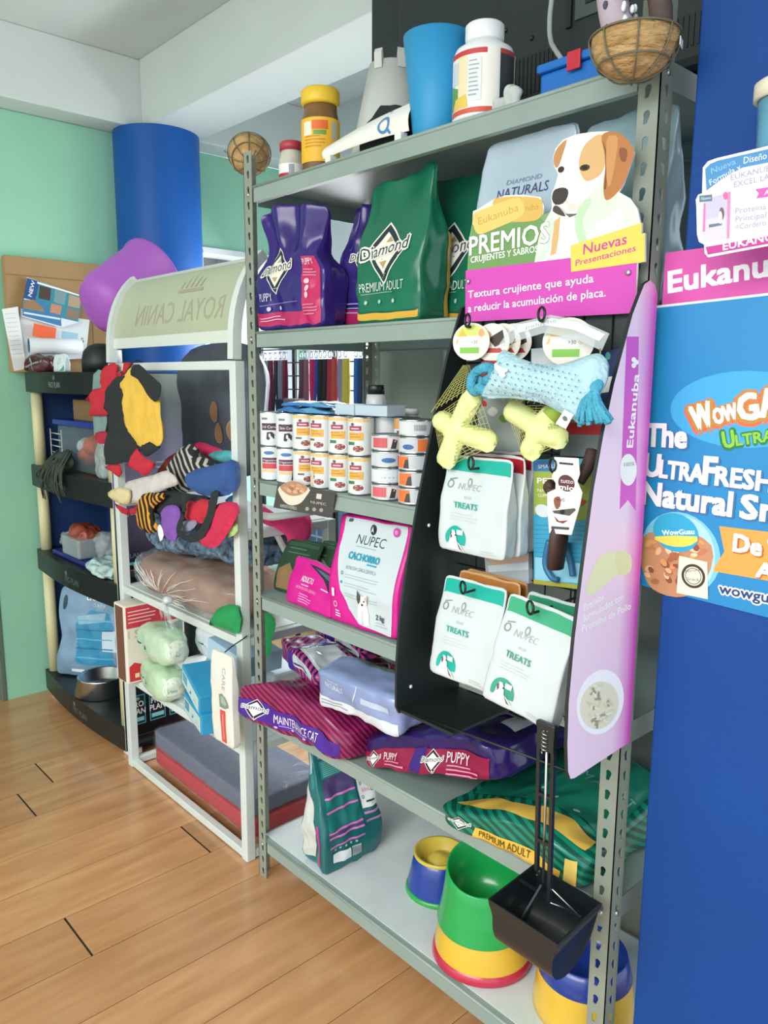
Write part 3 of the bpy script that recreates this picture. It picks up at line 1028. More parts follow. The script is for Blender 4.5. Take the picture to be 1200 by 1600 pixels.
T('WowGuau', (1036, 836), (1086, 834), 8, 'FFFFFF', 11, bold=0.03)
PW.poly(pr, [(1062, 868), (1106, 878), (1107, 936), (1058, 926)], 'EFE6CC', 10, 0)
c = PW.xy(1084, 900); rr = abs(PW.xy(1103, 900)[0] - c[0])
pr.ring(c[0], c[1], rr * 0.78, rr * 1.0, '3A3228', 11); pr.ring(c[0], c[1], rr * 0.62, rr * 0.68, '3A3228', 11)
T('Natural', (1072, 894), (1096, 892), 5, '3A3228', 11); T('Snack', (1074, 906), (1094, 908), 5, '3A3228', 11)
# orange strip and web address
PW.poly(pr, [(1124, 822), (1330, 846), (1330, 930), (1112, 892), (1132, 862)], 'F0A24A', 3)
for s, p, q, h in (('De', (1146, 860), (1189, 868), 28), ('V', (1198, 870), (1220, 874), 28), ('A', (1182, 900), (1208, 905), 24)):
    T(s, (p[0] + 2, p[1] + 2), (q[0] + 2, q[1] + 2), h, 'B86A2A', 6, bold=0.06); T(s, p, q, h, 'FFFFFF', 7, bold=0.05)
T('wowgua', (1124, 926), (1214, 944), 16, 'FFFFFF', 5, bold=0.14); T('wowgua', (1124, 926), (1214, 944), 16, '1C3F78', 6, bold=0.03)
poster.prints(pr, PW.S)
poster.v = [v - wall_poster_loc for v in poster.v]
tag(poster.build('wall_poster', None, wall_poster_loc), 'large blue poster for natural dog snacks taped on the blue wall', 'poster')

PB = Plane((1.25, 0.027, 1.7), (1, 0, 0), (0, 0, 1))
banner = MB()
quad_sheet(banner, PB, PB.pts([(1040, 395), (1200, 374), (1330, 357), (1330, 446), (1200, 461), (1034, 479)]), 0.002, mat('banner_pink', 'D550A8', 0.45))
pr = Print()
PB.text(pr, 'Eukanuba', (1045, 457), (1262, 420), 34, 'FFFFFF', 2, bold=0.045)
banner.prints(pr, PB.S)
bl = V((1.4, 0.027, 1.78)); banner.v = [v - bl for v in banner.v]
tag(banner.build('wall_banner', None, bl), 'pink banner with white lettering above the blue snack poster', 'banner')

PC = Plane((1.25, -0.085, 1.8), (1, 0, 0), (0, 0, 1))
cut = MB()
oc = [(1098, 262), (1106, 252), (1120, 247), (1200, 228), (1330, 200), (1330, 380), (1200, 384), (1106, 402), (1101, 396), (1100, 382), (1092, 378), (1089, 366), (1088, 322), (1087, 312), (1091, 304), (1097, 302)]
quad_sheet(cut, PC, PC.pts(oc), 0.004, mat('sign_white_edge', 'F4EFF6', 0.4))
pr = Print()
PC.poly(pr, [(1102, 264), (1110, 256), (1122, 251), (1200, 233), (1330, 204), (1330, 372), (1200, 366), (1104, 382), (1096, 372), (1093, 320), (1096, 307), (1102, 305)], 'E9DCEF', 1)
PC.poly(pr, [(1102, 264), (1110, 256), (1122, 251), (1200, 233), (1330, 204), (1330, 236), (1200, 254), (1160, 262), (1125, 282), (1104, 298)], '4B8FC8', 2)
PC.text(pr, 'Nueva', (1112, 272), (1150, 256), 10, '8CC0E6', 3)
PC.text(pr, 'Formula y', (1110, 290), (1158, 264), 10, 'F2F8FC', 3); PC.text(pr, 'Diseño', (1162, 256), (1198, 248), 11, 'F2F8FC', 3)
PC.text(pr, 'EUKANUBA', (1142, 282), (1214, 264), 9, 'A8A2B8', 3); PC.text(pr, 'EXCEL LAM', (1147, 293), (1212, 278), 9, 'A8A2B8', 3)
PC.poly(pr, [(1180, 296), (1240, 286), (1240, 302), (1182, 310), (1186, 302)], 'D65CB4', 3); PC.text(pr, 'A', (1194, 305), (1202, 304), 8, 'FFFFFF', 4)
for s, y in (('Proteína', 334), ('Principal', 347), ('=Cordero', 359)): PC.text(pr, s, (1149, y), (1197, y - 7), 9, 'B0A8BC', 3)
PC.poly(pr, [(1100, 312), (1141, 300), (1140, 372), (1098, 376)], 'C9C2DC', 3, 0)
PC.poly(pr, [(1100, 344), (1140, 336), (1139, 372), (1098, 376)], 'D6D0E4', 4, 0)
PC.poly(pr, [(1093, 306), (1113, 304), (1113, 314), (1093, 316)], '5C7A92', 5); PC.text(pr, 'Nuevo', (1096, 313), (1111, 311), 5, 'E4EAF0', 6)
PC.poly(pr, [(1100, 318), (1103, 318), (1102, 362), (1098, 362)], 'E07CB8', 5); PC.poly(pr, [(1137, 300), (1142, 300), (1140, 372), (1136, 373)], 'D98CBF', 5)
PC.ell(pr, [(1134, 306), (1138, 306), (1134, 300)], 'E06AA8', 5); PC.ell(pr, [(1128, 334), (1132, 334), (1128, 344)], '7A5A6A', 5); PC.ell(pr, [(1126, 340), (1129, 340), (1126, 350)], 'EDE6EA', 6)
PC.poly(pr, [(1108, 351), (1128, 348), (1128, 352), (1108, 356)], '6A7890', 5)
PC.poly(pr, [(1103, 386), (1200, 369), (1330, 372), (1330, 378), (1200, 381), (1106, 398)], 'C23A96', 3)
PC.text(pr, 'EUKANUBA', (1130, 391), (1236, 369), 12, 'FFFFFF', 4, bold=0.03)
cut.prints(pr, PC.S)
for x in (1.39, 1.50): cut.box((x, -0.028, 1.87), (0.02, 0.108, 0.02), mat('white_foam_spacer', 'F0F0EE', 0.7))
cl = V((1.45, -0.085, 1.87)); cut.v = [v - cl for v in cut.v]
tag(cut.build('wall_sign', None, cl), 'cut-out white sign with a bag picture standing off the pink banner', 'sign')

# clear jar with cream lid on a small bracket behind the cut-out sign
jl = Yp(1192, 236, -0.03)
jx = jl.x + 0.03
br = MB(); br.box((jx + 0.01, -0.022, jl.z - 0.035), (0.09, 0.098, 0.006), m_blk); br.box((jx + 0.01, 0.024, jl.z - 0.06), (0.09, 0.008, 0.05), m_blk)
br.v = [v - V((jx, 0.026, jl.z - 0.04)) for v in br.v]
jz = jl.z - 0.032
tag(br.build('wall_bracket', None, (jx, 0.026, jl.z - 0.04)), 'small dark wall bracket hidden behind the cut-out sign', 'bracket')
jar = thing('plastic_tub', 'clear blue-tinted tub with cream lid above the cut-out sign', 'tub', (jx, -0.030, jz))
mb = MB(); mb.lathe([(0.0, 0.0), (0.032, 0.0), (0.036, 0.01), (0.040, 0.10), (0.038, 0.10), (0.034, 0.012), (0.0, 0.004)], mat('tub_clear', '7FC8E6', 0.15, alpha=0.55), 32); mb.build('tub', jar)
mb = MB(); mb.lathe([(0.0, 0.122), (0.040, 0.122), (0.046, 0.118), (0.046, 0.096), (0.0405, 0.096)], mat('cream_lid', 'E9E4CE', 0.4), 32); mb.build('lid', jar)
# ================================================================== black tray rack on the left
tray_rack = thing('tray_rack', 'black four-tray plastic display rack with cream tube posts against the green wall', 'display rack', (-1.47, 0.19, 0))
T0 = V((-1.47, 0.19, 0))


def loc_to(mb, o):
    o = V(o); mb.v = [v - o for v in mb.v]; return mb


m_tray = mat('black_tray_plastic', '18201F', 0.4, var=0.08, scale=8)
m_cream = mat('cream_tube', 'D6D2A4', 0.45, var=0.04)
TZ = [0.135, 0.755, 1.17, 1.605]
for z in TZ:
    mb = MB(); d = 0.10 if z < 1.5 else 0.09
    outl = []
    for k in range(13):
        t = k / 12; outl.append((-1.945 + 0.925 * t, 0.0 - 0.028 * sin(pi * t) + 0.012))
    outl = [(-1.94, 0.375)] + outl + [(-1.025, 0.375)]
    outl = outl[::-1]
    mb.prism(outl, d, m_tray, Matrix.Translation((0, 0, z - d)))
    pr = Print()
    if z > 1.5: pr.text('PRO PLAN', -1.50 + 1.94, -d + 0.024, 0.026, '8A9A98', 2, align='C', sq=0.8)
    else: pr.text('PRO PLAN', 0.42 if z > .9 else 0.50, -d + 0.026, 0.03, '5A6A68', 2, align='C', sq=0.8)
    pr.ell(0.44, -d + 0.066, 0.014, 0.010, '5A6A68', 2)
    mb.prints(pr, lambda x, y, o, z=z: V((-1.94 + x, 0.012 - 0.028 * sin(pi * min(1, max(0, (x + 0.005) / 0.925))) - o, z + y)))
    loc_to(mb, T0).build('tray', tray_rack)
for a, b in zip(TZ, TZ[1:]):
    for x in (-1.905, -1.062):
        mb = MB(); d = 0.10 if b < 1.5 else 0.09
        mb.lathe([(0.0, a), (0.026, a), (0.026, b - d), (0.0, b - d)], m_cream, 20, Matrix.Translation((x, 0.045, 0)))
        loc_to(mb, T0).build('post', tray_rack)
mb = MB(); mb.box((-1.48, 0.368, 0.83), (0.9, 0.008, 1.5), mat('deep_blue_board', '1F3F70', 0.5)); loc_to(mb, T0).build('back_panel', tray_rack)
mb = MB(); mb.box((-1.936, 0.20, 0.83), (0.008, 0.33, 1.5), mat('deep_blue_board', '1F3F70', 0.5)); loc_to(mb, T0).build('side_panel', tray_rack)
for x in (-1.90, -1.06):
    mb = MB(); mb.box((x, 0.06, 0.0175), (0.06, 0.06, 0.035), mat('white_foot', 'E6EAE8', 0.5), 0.006); o = loc_to(mb, T0).build('foot', tray_rack)
# printed board on the right-hand side of this rack
PS = Plane((-1.016, 0.0, 0.04), (0, 1, 0), (0, 0, 1))
mb = MB()
m_side = grad('side_board_print', [(0.0, '12181C'), (0.55, '161C24'), (0.68, '6C6480'), (0.8, '8A86A6'), (0.93, '5F6A68'), (1, '8C9A92')], (0, 0, 1), -0.1, 1.6, 0.18)
quad_sheet(mb, PS, [(0.012, 0.0), (0.374, 0.0), (0.374, 1.56), (0.012, 1.56)], 0.006, m_side, mat('board_white_edge', 'C9CFCB', 0.5))
pr = Print()
for k, s in enumerate(('fibra,', 'ácidos', 'ayuda')): pr.text(s, 0.055, 1.08 - 0.042 * k, 0.02, 'E8ECF0', 2)
for k, s in enumerate(('piel y pelo', 'saludable', 'grasos', 'omega', '3 y 6')): pr.text(s, 0.215, 1.17 - 0.036 * k, 0.02, 'DDE2EA', 2)
pr.lines(0.2, 1.20, 0.14, 2, 0.02, 0.006, 'C0C6D6', 2)
for k in range(4):
    y0 = 0.033 + 0.09 * k
    pr.rect(y0, 0.10, y0 + 0.072, 0.23, '3FB0B8', 2); pr.rect(y0 + 0.004, 0.104, y0 + 0.068, 0.226, '121A20', 3)
    pr.text('PRO', y0 + 0.036, 0.178, 0.026, 'F0F4F4', 4, align='C', bold=0.02, sq=0.85); pr.text('PLAN', y0 + 0.036, 0.146, 0.026, 'F0F4F4', 4, align='C', bold=0.02, sq=0.85)
    pr.ell(y0 + 0.036, 0.214, 0.012, 0.007, '9FB4B8', 4); pr.rect(y0 + 0.008, 0.114, y0 + 0.064, 0.132, '8FD4E0', 4)
for k in range(2):
    y0 = 0.055 + 0.12 * k
    pr.text('PLAN', y0, 0.82, 0.02, '7A8490', 3); pr.rect(y0, 0.79, y0 + 0.06, 0.802, '4FA8C0', 3); pr.rect(y0, 0.765, y0 + 0.07, 0.77, '9A4A58', 3)
pr.rect(0.0125, 0.05, 0.37, 0.052, '7A3038', 2)
mb.prints(pr, PS.S)
o = loc_to(mb, T0).build('side_panel', tray_rack); o['label'] = 'glossy printed side board with repeated lettering'

# ================================================================== white tube rack in the middle
tube_rack = thing('tube_rack', 'white square-tube rack with a curved faded header and clothes, cushions and mats', 'display rack', (-0.52, 0.19, 0))
R0 = V((-0.52, 0.19, 0))
m_wt = mat('white_enamel_tube', 'D4DEDA', 0.38, var=0.02)
WX0, WX1, WYB = -0.958, -0.088, 0.365
TW = 0.034


def tb(name, p, q, w=TW, h=TW):
    mb = MB(); mb.bar(p, q, w, h, m_wt, (0, 0, 1) if abs(V(q).z - V(p).z) < 0.5 * (V(q) - V(p)).length else (0, 1, 0), 0.003)
    loc_to(mb, R0).build(name, tube_rack)


for x in (WX0, WX1):
    tb('upright', (x, 0.017, 0), (x, 0.017, 1.635)); tb('upright', (x, WYB, 0), (x, WYB, 1.115))
WT = [0.018, 0.385, 0.755, 1.10, 1.622]
for i, z in enumerate(WT):
    h = 0.028
    if i != 3:
        tb('crossbar', (WX0 + .017, 0.017, z), (WX1 - .017, 0.017, z), 0.028, h)
    if i < 4: tb('crossbar', (WX0 + .017, WYB, z), (WX1 - .017, WYB, z), 0.028, h)
    for x in ((WX0, WX1) if i < 4 else ()): tb('side_bar', (x, 0.034, z), (x, WYB - .017, z), 0.028, h)
    if 0 < i < 4:
        mb = MB(); mb.box(((WX0 + WX1) / 2, 0.19, z + 0.0145), (WX1 - WX0 - 0.03, 0.33, 0.003), mat('white_sheet', 'DCE3E2', 0.45))
        loc_to(mb, R0).build('shelf_sheet', tube_rack)
tb('brace', (WX1 + 0.0, 0.095, 1.19), (WX1 + 0.0, 0.21, 0.98), 0.022, 0.014)
mb = MB(); mb.tube([(WX1, WYB, 1.165), (WX1 + .075, WYB, 1.165), (WX1 + .085, WYB - .01, 1.165), (WX1 + .085, 0.08, 1.165), (WX1 + .075, 0.07, 1.165), (WX1, 0.07, 1.165)], 0.012, m_wt, 10)
loc_to(mb, R0).build('side_tray_rail', tube_rack)


def arch(t):  # header profile from the top bar up and back
    a = t * radians(62)
    return V((0, 0.012 + 0.19 * (1 - cos(a)) * 1.05, 1.69 + 0.262 * sin(a) / sin(radians(62))))


for x in (WX0, WX1):
    mb = MB(); mb.ribbon([V((x, 0.010, 1.64))] + [arch(k / 10) + V((x, 0, 0)) for k in range(11)], 0.03, 0.03, m_wt, (1, 0, 0)); loc_to(mb, R0).build('header_arm', tube_rack)
m_hdr = mat('faded_header_acrylic', 'B4BAA0', 0.35, var=0.04, scale=5)
mb = MB()
mb.grid(lambda u, v: arch(v) + V((WX0 + 0.012 + (WX1 - WX0 - 0.024) * u, 0.004, 0)), 4, 14, m_hdr)
mb.grid(lambda u, v: arch(v) + V((WX0 + 0.012 + (WX1 - WX0 - 0.024) * u, 0.008, 0)), 4, 14, m_hdr)
pr = Print(); hl = 0.30
for k, (s, x) in enumerate((('NINAC', 0.22), ('LAYOR', 0.57))): pass
vs, ts, tw = text_shape('ROYAL CANIN')
pr.add([(0.77 - a * 0.60 / tw, 0.072 + b * 0.075) for a, b in vs], ts, 'A8A088', 2)
cx = 0.52
for k in range(5): pr.poly([(cx - .075 + .032 * k, 0.19), (cx - .060 + .032 * k, 0.19), (cx - .062 + .034 * k, 0.225 + .012 * (k in (1, 3)) + .02 * (k == 2))], 'A8A088', 2)
pr.rect(cx - .075, 0.172, cx + .085, 0.184, 'A8A088', 2)
pr.rect(0, 0.0, 0.842, 0.035, 'D3DAD2', 1); pr.rect(0, 0.275, 0.842, 0.30, 'CDD5CE', 1)


def hdr_S(x, y, d):
    t = y / hl; p = arch(t); e = arch(min(1, t + .01)) - arch(max(0, t - .01)); e.normalize()
    n = V((1, 0, 0)).cross(e)
    return p + V((WX0 + 0.014 + x, 0.004, 0)) + n * d


mb.prints(pr, hdr_S, ml=0.03)
o = loc_to(mb, R0).build('header_panel', tube_rack); o['label'] = 'faded olive curved header with mirrored lettering'

# ================================================================== leash rack by the window, behind the shelves
leash_rack = thing('leash_rack', 'black wire rack hung with leashes in front of the bright window', 'wire rack', (-0.72, 0.95, 0))
K0 = V((-0.72, 0.95, 0))
mb = MB()
KY = 0.95
for x in (-1.36, -1.08, -0.78, -0.46): mb.box((x, KY, 0.87), (0.022, 0.014, 1.74), m_wire)
loc_to(mb, K0).build('upright', leash_rack)
mb = MB()
for k in range(9): mb.tube([(-1.37, KY - .009, 1.72 - .062 * k), (-0.44, KY - .009, 1.72 - .062 * k)], 0.0035, m_wire, 6)
loc_to(mb, K0).build('wire_grid', leash_rack)
mb = MB()
for x in (-1.36, -0.46): mb.box((x, KY + .0, 0.012), (0.03, 0.4, 0.024), m_wire, 0.003)
loc_to(mb, K0).build('base', leash_rack)
# ================================================================== things on the top shelf
ZT = 2.1095


def lathe_thing(name, label, cat, loc, parts, seg=32, group=None):
    """parts: list of (part name, profile, material, print or None, print radius, print angle)"""
    t = thing(name, label, cat, loc, group=group)
    for pn, prof, m, pr, r, a0 in parts:
        mb = MB(); mb.lathe(prof, m, seg)
        if pr: mb.prints(pr, cyl_S((0, 0, 0), r, a0), ml=0.008)
        mb.build(pn, t)
    return t


A0 = radians(-32) - 0.9  # prints face the shop floor
m_glass = mat('clear_jar', 'D8DED8', 0.08, alpha=0.35)
m_wplast = mat('white_plastic', 'EEF2F1', 0.4)
pr = Print(); pr.rect(0, 0.008, 0.13, 0.055, 'F1EFEA', 1); pr.rect(0.0, 0.008, 0.045, 0.03, 'B3243A', 2); pr.poly([(0.05, 0.008), (0.10, 0.008), (0.10, 0.040), (0.075, 0.030)], 'B3243A', 2)
pr.rect(0.045, 0.025, 0.06, 0.052, '9AA6B4', 3); pr.text('sal', 0.075, 0.014, 0.010, 'F3EDE6', 4)
lathe_thing('spice_jar', 'small glass jar with red lid at the far end of the top shelf', 'jar', (0.098, 0.095, ZT), [
    ('jar', [(0, 0), (0.034, 0), (0.036, 0.004), (0.036, 0.065), (0.032, 0.078), (0.029, 0.088), (0.029, 0.092), (0, 0.092)], mat('jar_salt', 'C9C8B8', 0.3, var=0.1, scale=30), pr, 0.0362, -2.1),
    ('lid', [(0.0, 0.116), (0.029, 0.116), (0.033, 0.112), (0.033, 0.093), (0, 0.092)], mat('red_lid', 'B23A48', 0.4), None, 0, 0)])
lathe_thing('clear_jar', 'plain clear glass jar between the red-lidded and yellow-lidded jars', 'jar', (0.150, 0.170, ZT), [
    ('jar', [(0, 0), (0.030, 0), (0.032, 0.004), (0.032, 0.085), (0.027, 0.10), (0.027, 0.115), (0.025, 0.115), (0.025, 0.1), (0.0, 0.09)], m_glass, None, 0, 0)])
pr = Print(); pr.rect(0, 0.03, 0.19, 0.138, 'F0B92E', 1); pr.rect(0.035, 0.095, 0.06, 0.128, 'E8E6D8', 2); pr.rect(0.062, 0.108, 0.105, 0.130, 'E06A2E', 2); pr.rect(0.066, 0.095, 0.10, 0.106, '6A9A48', 2)
pr.rect(0.115, 0.085, 0.135, 0.128, 'B7B6A8', 2); pr.lines(0.04, 0.09, 0.06, 4, 0.008, 0.003, 'C98A1A', 2)
lathe_thing('peanut_butter_jar', 'tall jar with yellow lid and yellow label', 'jar', (0.232, 0.092, ZT), [
    ('jar', [(0, 0), (0.044, 0), (0.049, 0.006), (0.050, 0.13), (0.046, 0.150), (0.044, 0.160), (0.044, 0.175), (0, 0.175)], mat('jar_brown', '7A5A34', 0.2, var=0.15, scale=20), pr, 0.0504, -2.35),
    ('lid', [(0, 0.215), (0.046, 0.215), (0.0505, 0.210), (0.0505, 0.182), (0.047, 0.176), (0, 0.176)], mat('yellow_lid', 'E9C232', 0.4), None, 0, 0)])

# translucent recovery cone, standing on its wide rim
mb = MB(); m_cone = mat('translucent_white', 'D9DEDA', 0.3, alpha=0.82)
Cn = V((0.385, 0.205, ZT))
mb.lathe([(0.113, 0.0), (0.1135, 0.003), (0.058, 0.262), (0.056, 0.262), (0.111, 0.002)], m_cone, 40)
cone = mb.build('recovery_cone', None, Cn)
tag(cone, 'translucent white pet recovery cone standing on the top shelf', 'recovery cone')
for a in (radians(-75), radians(-20), radians(160)):
    mb = MB(); mb.ribbon([(0.064 * cos(a), 0.064 * sin(a), 0.24), (0.066 * cos(a), 0.066 * sin(a), 0.275), (0.062 * cos(a), 0.062 * sin(a), 0.285), (0.058 * cos(a), 0.058 * sin(a), 0.262)], 0.022, 0.002, m_cone, (-sin(a), cos(a), 0)); mb.build('strap_tab', cone)

# black folded pouch and curled white card with a blue ring, at the shelf edge
mb = MB(); s = Soft(0.17, 0.04, 0.105, 5, wr=0.006, wf=14, seed=3, deform=lambda p, c: (p.x, p.y, p.z * (1 - 0.35 * (c[0] < 0) * abs(c[0]) - 0.2 * max(0, c[0])))); s.mesh(mb, mat('black_nylon', '1B2022', 0.75, var=0.1), 10)
tag(mb.build('black_pouch', None, (0.510, 0.067, ZT + 0.003), (0, 0, radians(-3))), 'black fabric pouch leaning by the white recovery cone', 'pouch')
mb = MB()
cp = lambda u, v: V((0.345 + 0.305 * u, 0.012 - 0.012 * sin(pi * v) + 0.02 * v, ZT + 0.012 + 0.05 * u * 0 + v * (0.036 + 0.03 * u) + 0.006 * sin(u * 3)))
cl0 = V((0.5, 0.02, ZT))
mb.grid(lambda u, v: cp(u, v) - cl0, 16, 6, mat('white_card', 'E9E9E2', 0.6)); mb.grid(lambda u, v: cp(u, v) - cl0 + V((0, .0012, 0)), 16, 6, MATS['white_card'])
pr = Print(); pr.ring(0.225, 0.026, 0.013, 0.020, '4F86B4', 1); pr.line((0.236, 0.016), (0.246, 0.004), 0.007, '4F86B4', 1); pr.ell(0.232, 0.058, 0.004, 0.003, '9AB0C0', 1)
mb.prints(pr, lambda x, y, d: cp(x / 0.305, min(1, y / 0.062)) - cl0 + V((0, -d - 0.0004, 0)), ml=0.01)
for x in (0.37, 0.62): mb.box(V((x, 0.016, ZT + 0.007)) - cl0, (0.02, 0.02, 0.016), MATS['white_card'])
tag(mb.build('curled_card', None, cl0), 'curled white card with a blue ring at the edge of the top shelf', 'card')

# blue tumbler, dark bottle behind it, supplement bottle
lathe_thing('tumbler', 'tall tapered blue plastic tumbler on the top shelf', 'tumbler', (0.682, 0.065, ZT), [
    ('cup', [(0, 0.0), (0.050, 0.0), (0.052, 0.004), (0.075, 0.205), (0.073, 0.206), (0.050, 0.006), (0.0, 0.006)], mat('blue_tumbler', '2A93C8', 0.5), None, 0, 0)], 48)
pr = Print(); pr.rect(0, 0.05, 0.09, 0.115, 'D9DDDA', 1); pr.lines(0.01, 0.1, 0.06, 4, 0.012, 0.004, '6A8A70', 2)
lathe_thing('dark_bottle', 'dark bottle with pale label half hidden behind the blue tumbler', 'bottle', (0.585, 0.175, ZT), [
    ('bottle', [(0, 0), (0.028, 0), (0.030, 0.005), (0.030, 0.115), (0.018, 0.135), (0.014, 0.15), (0, 0.15)], mat('dark_glass', '22302E', 0.2), pr, 0.0303, A0),
    ('cap', [(0, 0.168), (0.015, 0.168), (0.015, 0.15), (0, 0.15)], m_wplast, None, 0, 0)])
pr = Print(); w = 0.064
pr.rect(0, 0.008, 0.115, 0.128, 'F0EEE4', 1); pr.rect(0, 0.118, 0.093, 0.128, 'C23A40', 2); pr.rect(0, 0.008, 0.115, 0.018, 'D0563E', 2)
pr.poly([(0, 0.02), (0.05, 0.02), (0.04, 0.055), (0, 0.07)], '5F9A5C', 2); pr.poly([(0.01, 0.02), (0.055, 0.02), (0.05, 0.045), (0.02, 0.04)], 'E0C25A', 3); pr.rect(0.028, 0.02, 0.052, 0.118, 'EADBB4', 2); pr.rect(0.008, 0.068, 0.028, 0.110, 'C9D6E4', 3)
pr.rect(0.054, 0.03, 0.082, 0.112, 'DFE4E6', 3); pr.rect(0.120, 0.008, 0.165, 0.128, '2A3338', 2); pr.rect(0.12, 0.119, 0.165, 0.128, 'A8383E', 3)
pr.lines(0.056, 0.104, 0.022, 9, 0.008, 0.0025, '9AA8B0', 4)
lathe_thing('supplement_bottle', 'white wide supplement bottle with red-banded label', 'bottle', (0.812, 0.070, ZT), [
    ('bottle', [(0, 0), (0.060, 0), (0.064, 0.005), (0.064, 0.128), (0.058, 0.142), (0.042, 0.152), (0.038, 0.157), (0, 0.157)], m_wplast, pr, 0.0643, -2.2),
    ('cap', [(0, 0.192), (0.037, 0.192), (0.040, 0.189), (0.040, 0.163), (0.037, 0.158), (0, 0.157)], m_wplast, None, 0, 0)], 48)

# blue lunch box with red clips
lb = thing('lunch_box', 'blue plastic box with red clips and a blue lid', 'box', (1.030, 0.145, ZT), (0, 0, radians(0)))
m_lb = mat('blue_box_plastic', '1C6FC4', 0.4)
mb = MB(); mb.box((0, 0, 0.034), (0.17, 0.12, 0.068), m_lb, 0.006); mb.build('tub', lb)
mb = MB(); mb.box((0, 0, 0.077), (0.182, 0.132, 0.017), m_lb, 0.005); mb.box((0, 0, 0.087), (0.15, 0.10, 0.006), m_lb, 0.003); mb.build('lid', lb)
m_rd = mat('red_clip', 'C8283E', 0.4)
for x, y, sx, sy in ((0.0, -0.069, 0.03, 0.006), (-0.094, 0, 0.006, 0.03), (0.094, 0, 0.006, 0.03)):
    mb = MB(); mb.box((x, y, 0.070), (sx, sy, 0.034), m_rd, 0.002); mb.build('clip', lb)
# crumpled tissue scraps next to it
for i, (x, y) in enumerate(((0.905, 0.05), (0.878, 0.040))):
    mb = MB(); s = Soft(0.035, 0.02, 0.05 - 0.022 * i, 3, wr=0.008, wf=40, seed=20 + i); s.mesh(mb, mat('tissue', 'C4CAC6', 0.8), 8)
    tag(mb.build('paper_scrap', None, (x, y, ZT)), ('crumpled grey paper scrap right beside the blue box', 'small low paper scrap beside the white supplement bottle')[i], 'scrap')

# television seen from behind
tv = thing('television', 'large dark television seen from behind on the top shelf', 'television', (0.66, 0.405, ZT))
m_tv = mat('tv_dark_plastic', '222C2C', 0.6, var=0.08, scale=8)
mb = MB(); mb.box((0, 0.02, 0.385), (1.14, 0.07, 0.70), m_tv, 0.012)
mb.box((0.05, -0.035, 0.36), (0.92, 0.05, 0.52), m_tv, 0.02)
for k in range(22): mb.box((-0.12 + 0.012 * k, -0.061, 0.19), (0.005, 0.003, 0.085), m_blk)
for k in range(26): mb.box((0.20 + 0.012 * k, -0.061, 0.17), (0.005, 0.003, 0.06), m_blk)
for x, z in ((-0.22, 0.28), (-0.02, 0.31), (0.06, 0.27)): mb.sphere((x, -0.06, z), 0.006, m_blk, u=10, v=6)
mb.build('housing', tv)
mb = MB(); mb.box((0, 0, 0.0175), (0.5, 0.15, 0.035), m_tv, 0.006); mb.build('stand', tv)
mb = MB(); mb.box((0.30, -0.062, 0.37), (0.24, 0.006, 0.20), mat('connector_plate', '4A5654', 0.5), 0.002)
rnd = random.Random(4)
for i in range(3):
    for j in range(3): mb.box((0.23 + 0.07 * i, -0.066, 0.31 + 0.06 * j), (0.042, 0.004, 0.03), m_blk, 0.001); mb.box((0.23 + 0.07 * i, -0.0665, 0.333 + 0.06 * j), (0.05, 0.001, 0.004), mat('pale_marking', 'A8B4B0', 0.5))
mb.box((0.165, -0.064, 0.37), (0.014, 0.006, 0.22), m_blk); mb.build('connector_panel', tv)
o = Yp(862, 0, 0.27)
pts = [Yp(866, -40, 0.26), Yp(862, 0, 0.255), Yp(859, 30, 0.25), Yp(860, 60, 0.24), Yp(870, 82, 0.22), Yp(885, 92, 0.235), Yp(884, 104, 0.235)]
pts[-1] = V((1.00, 0.235, ZT + 0.004)); pts[-2] = V((0.97, 0.225, ZT + 0.05))
mb = MB(); mb.tube([p - V((0.9, 0.25, ZT)) for p in smooth_path(pts)], 0.0055, mat('grey_cable', 'A9B2AE', 0.5), 8)
tag(mb.build('cable', None, (0.9, 0.25, ZT)), 'thin pale cable looping in front of the dark television', 'cable')


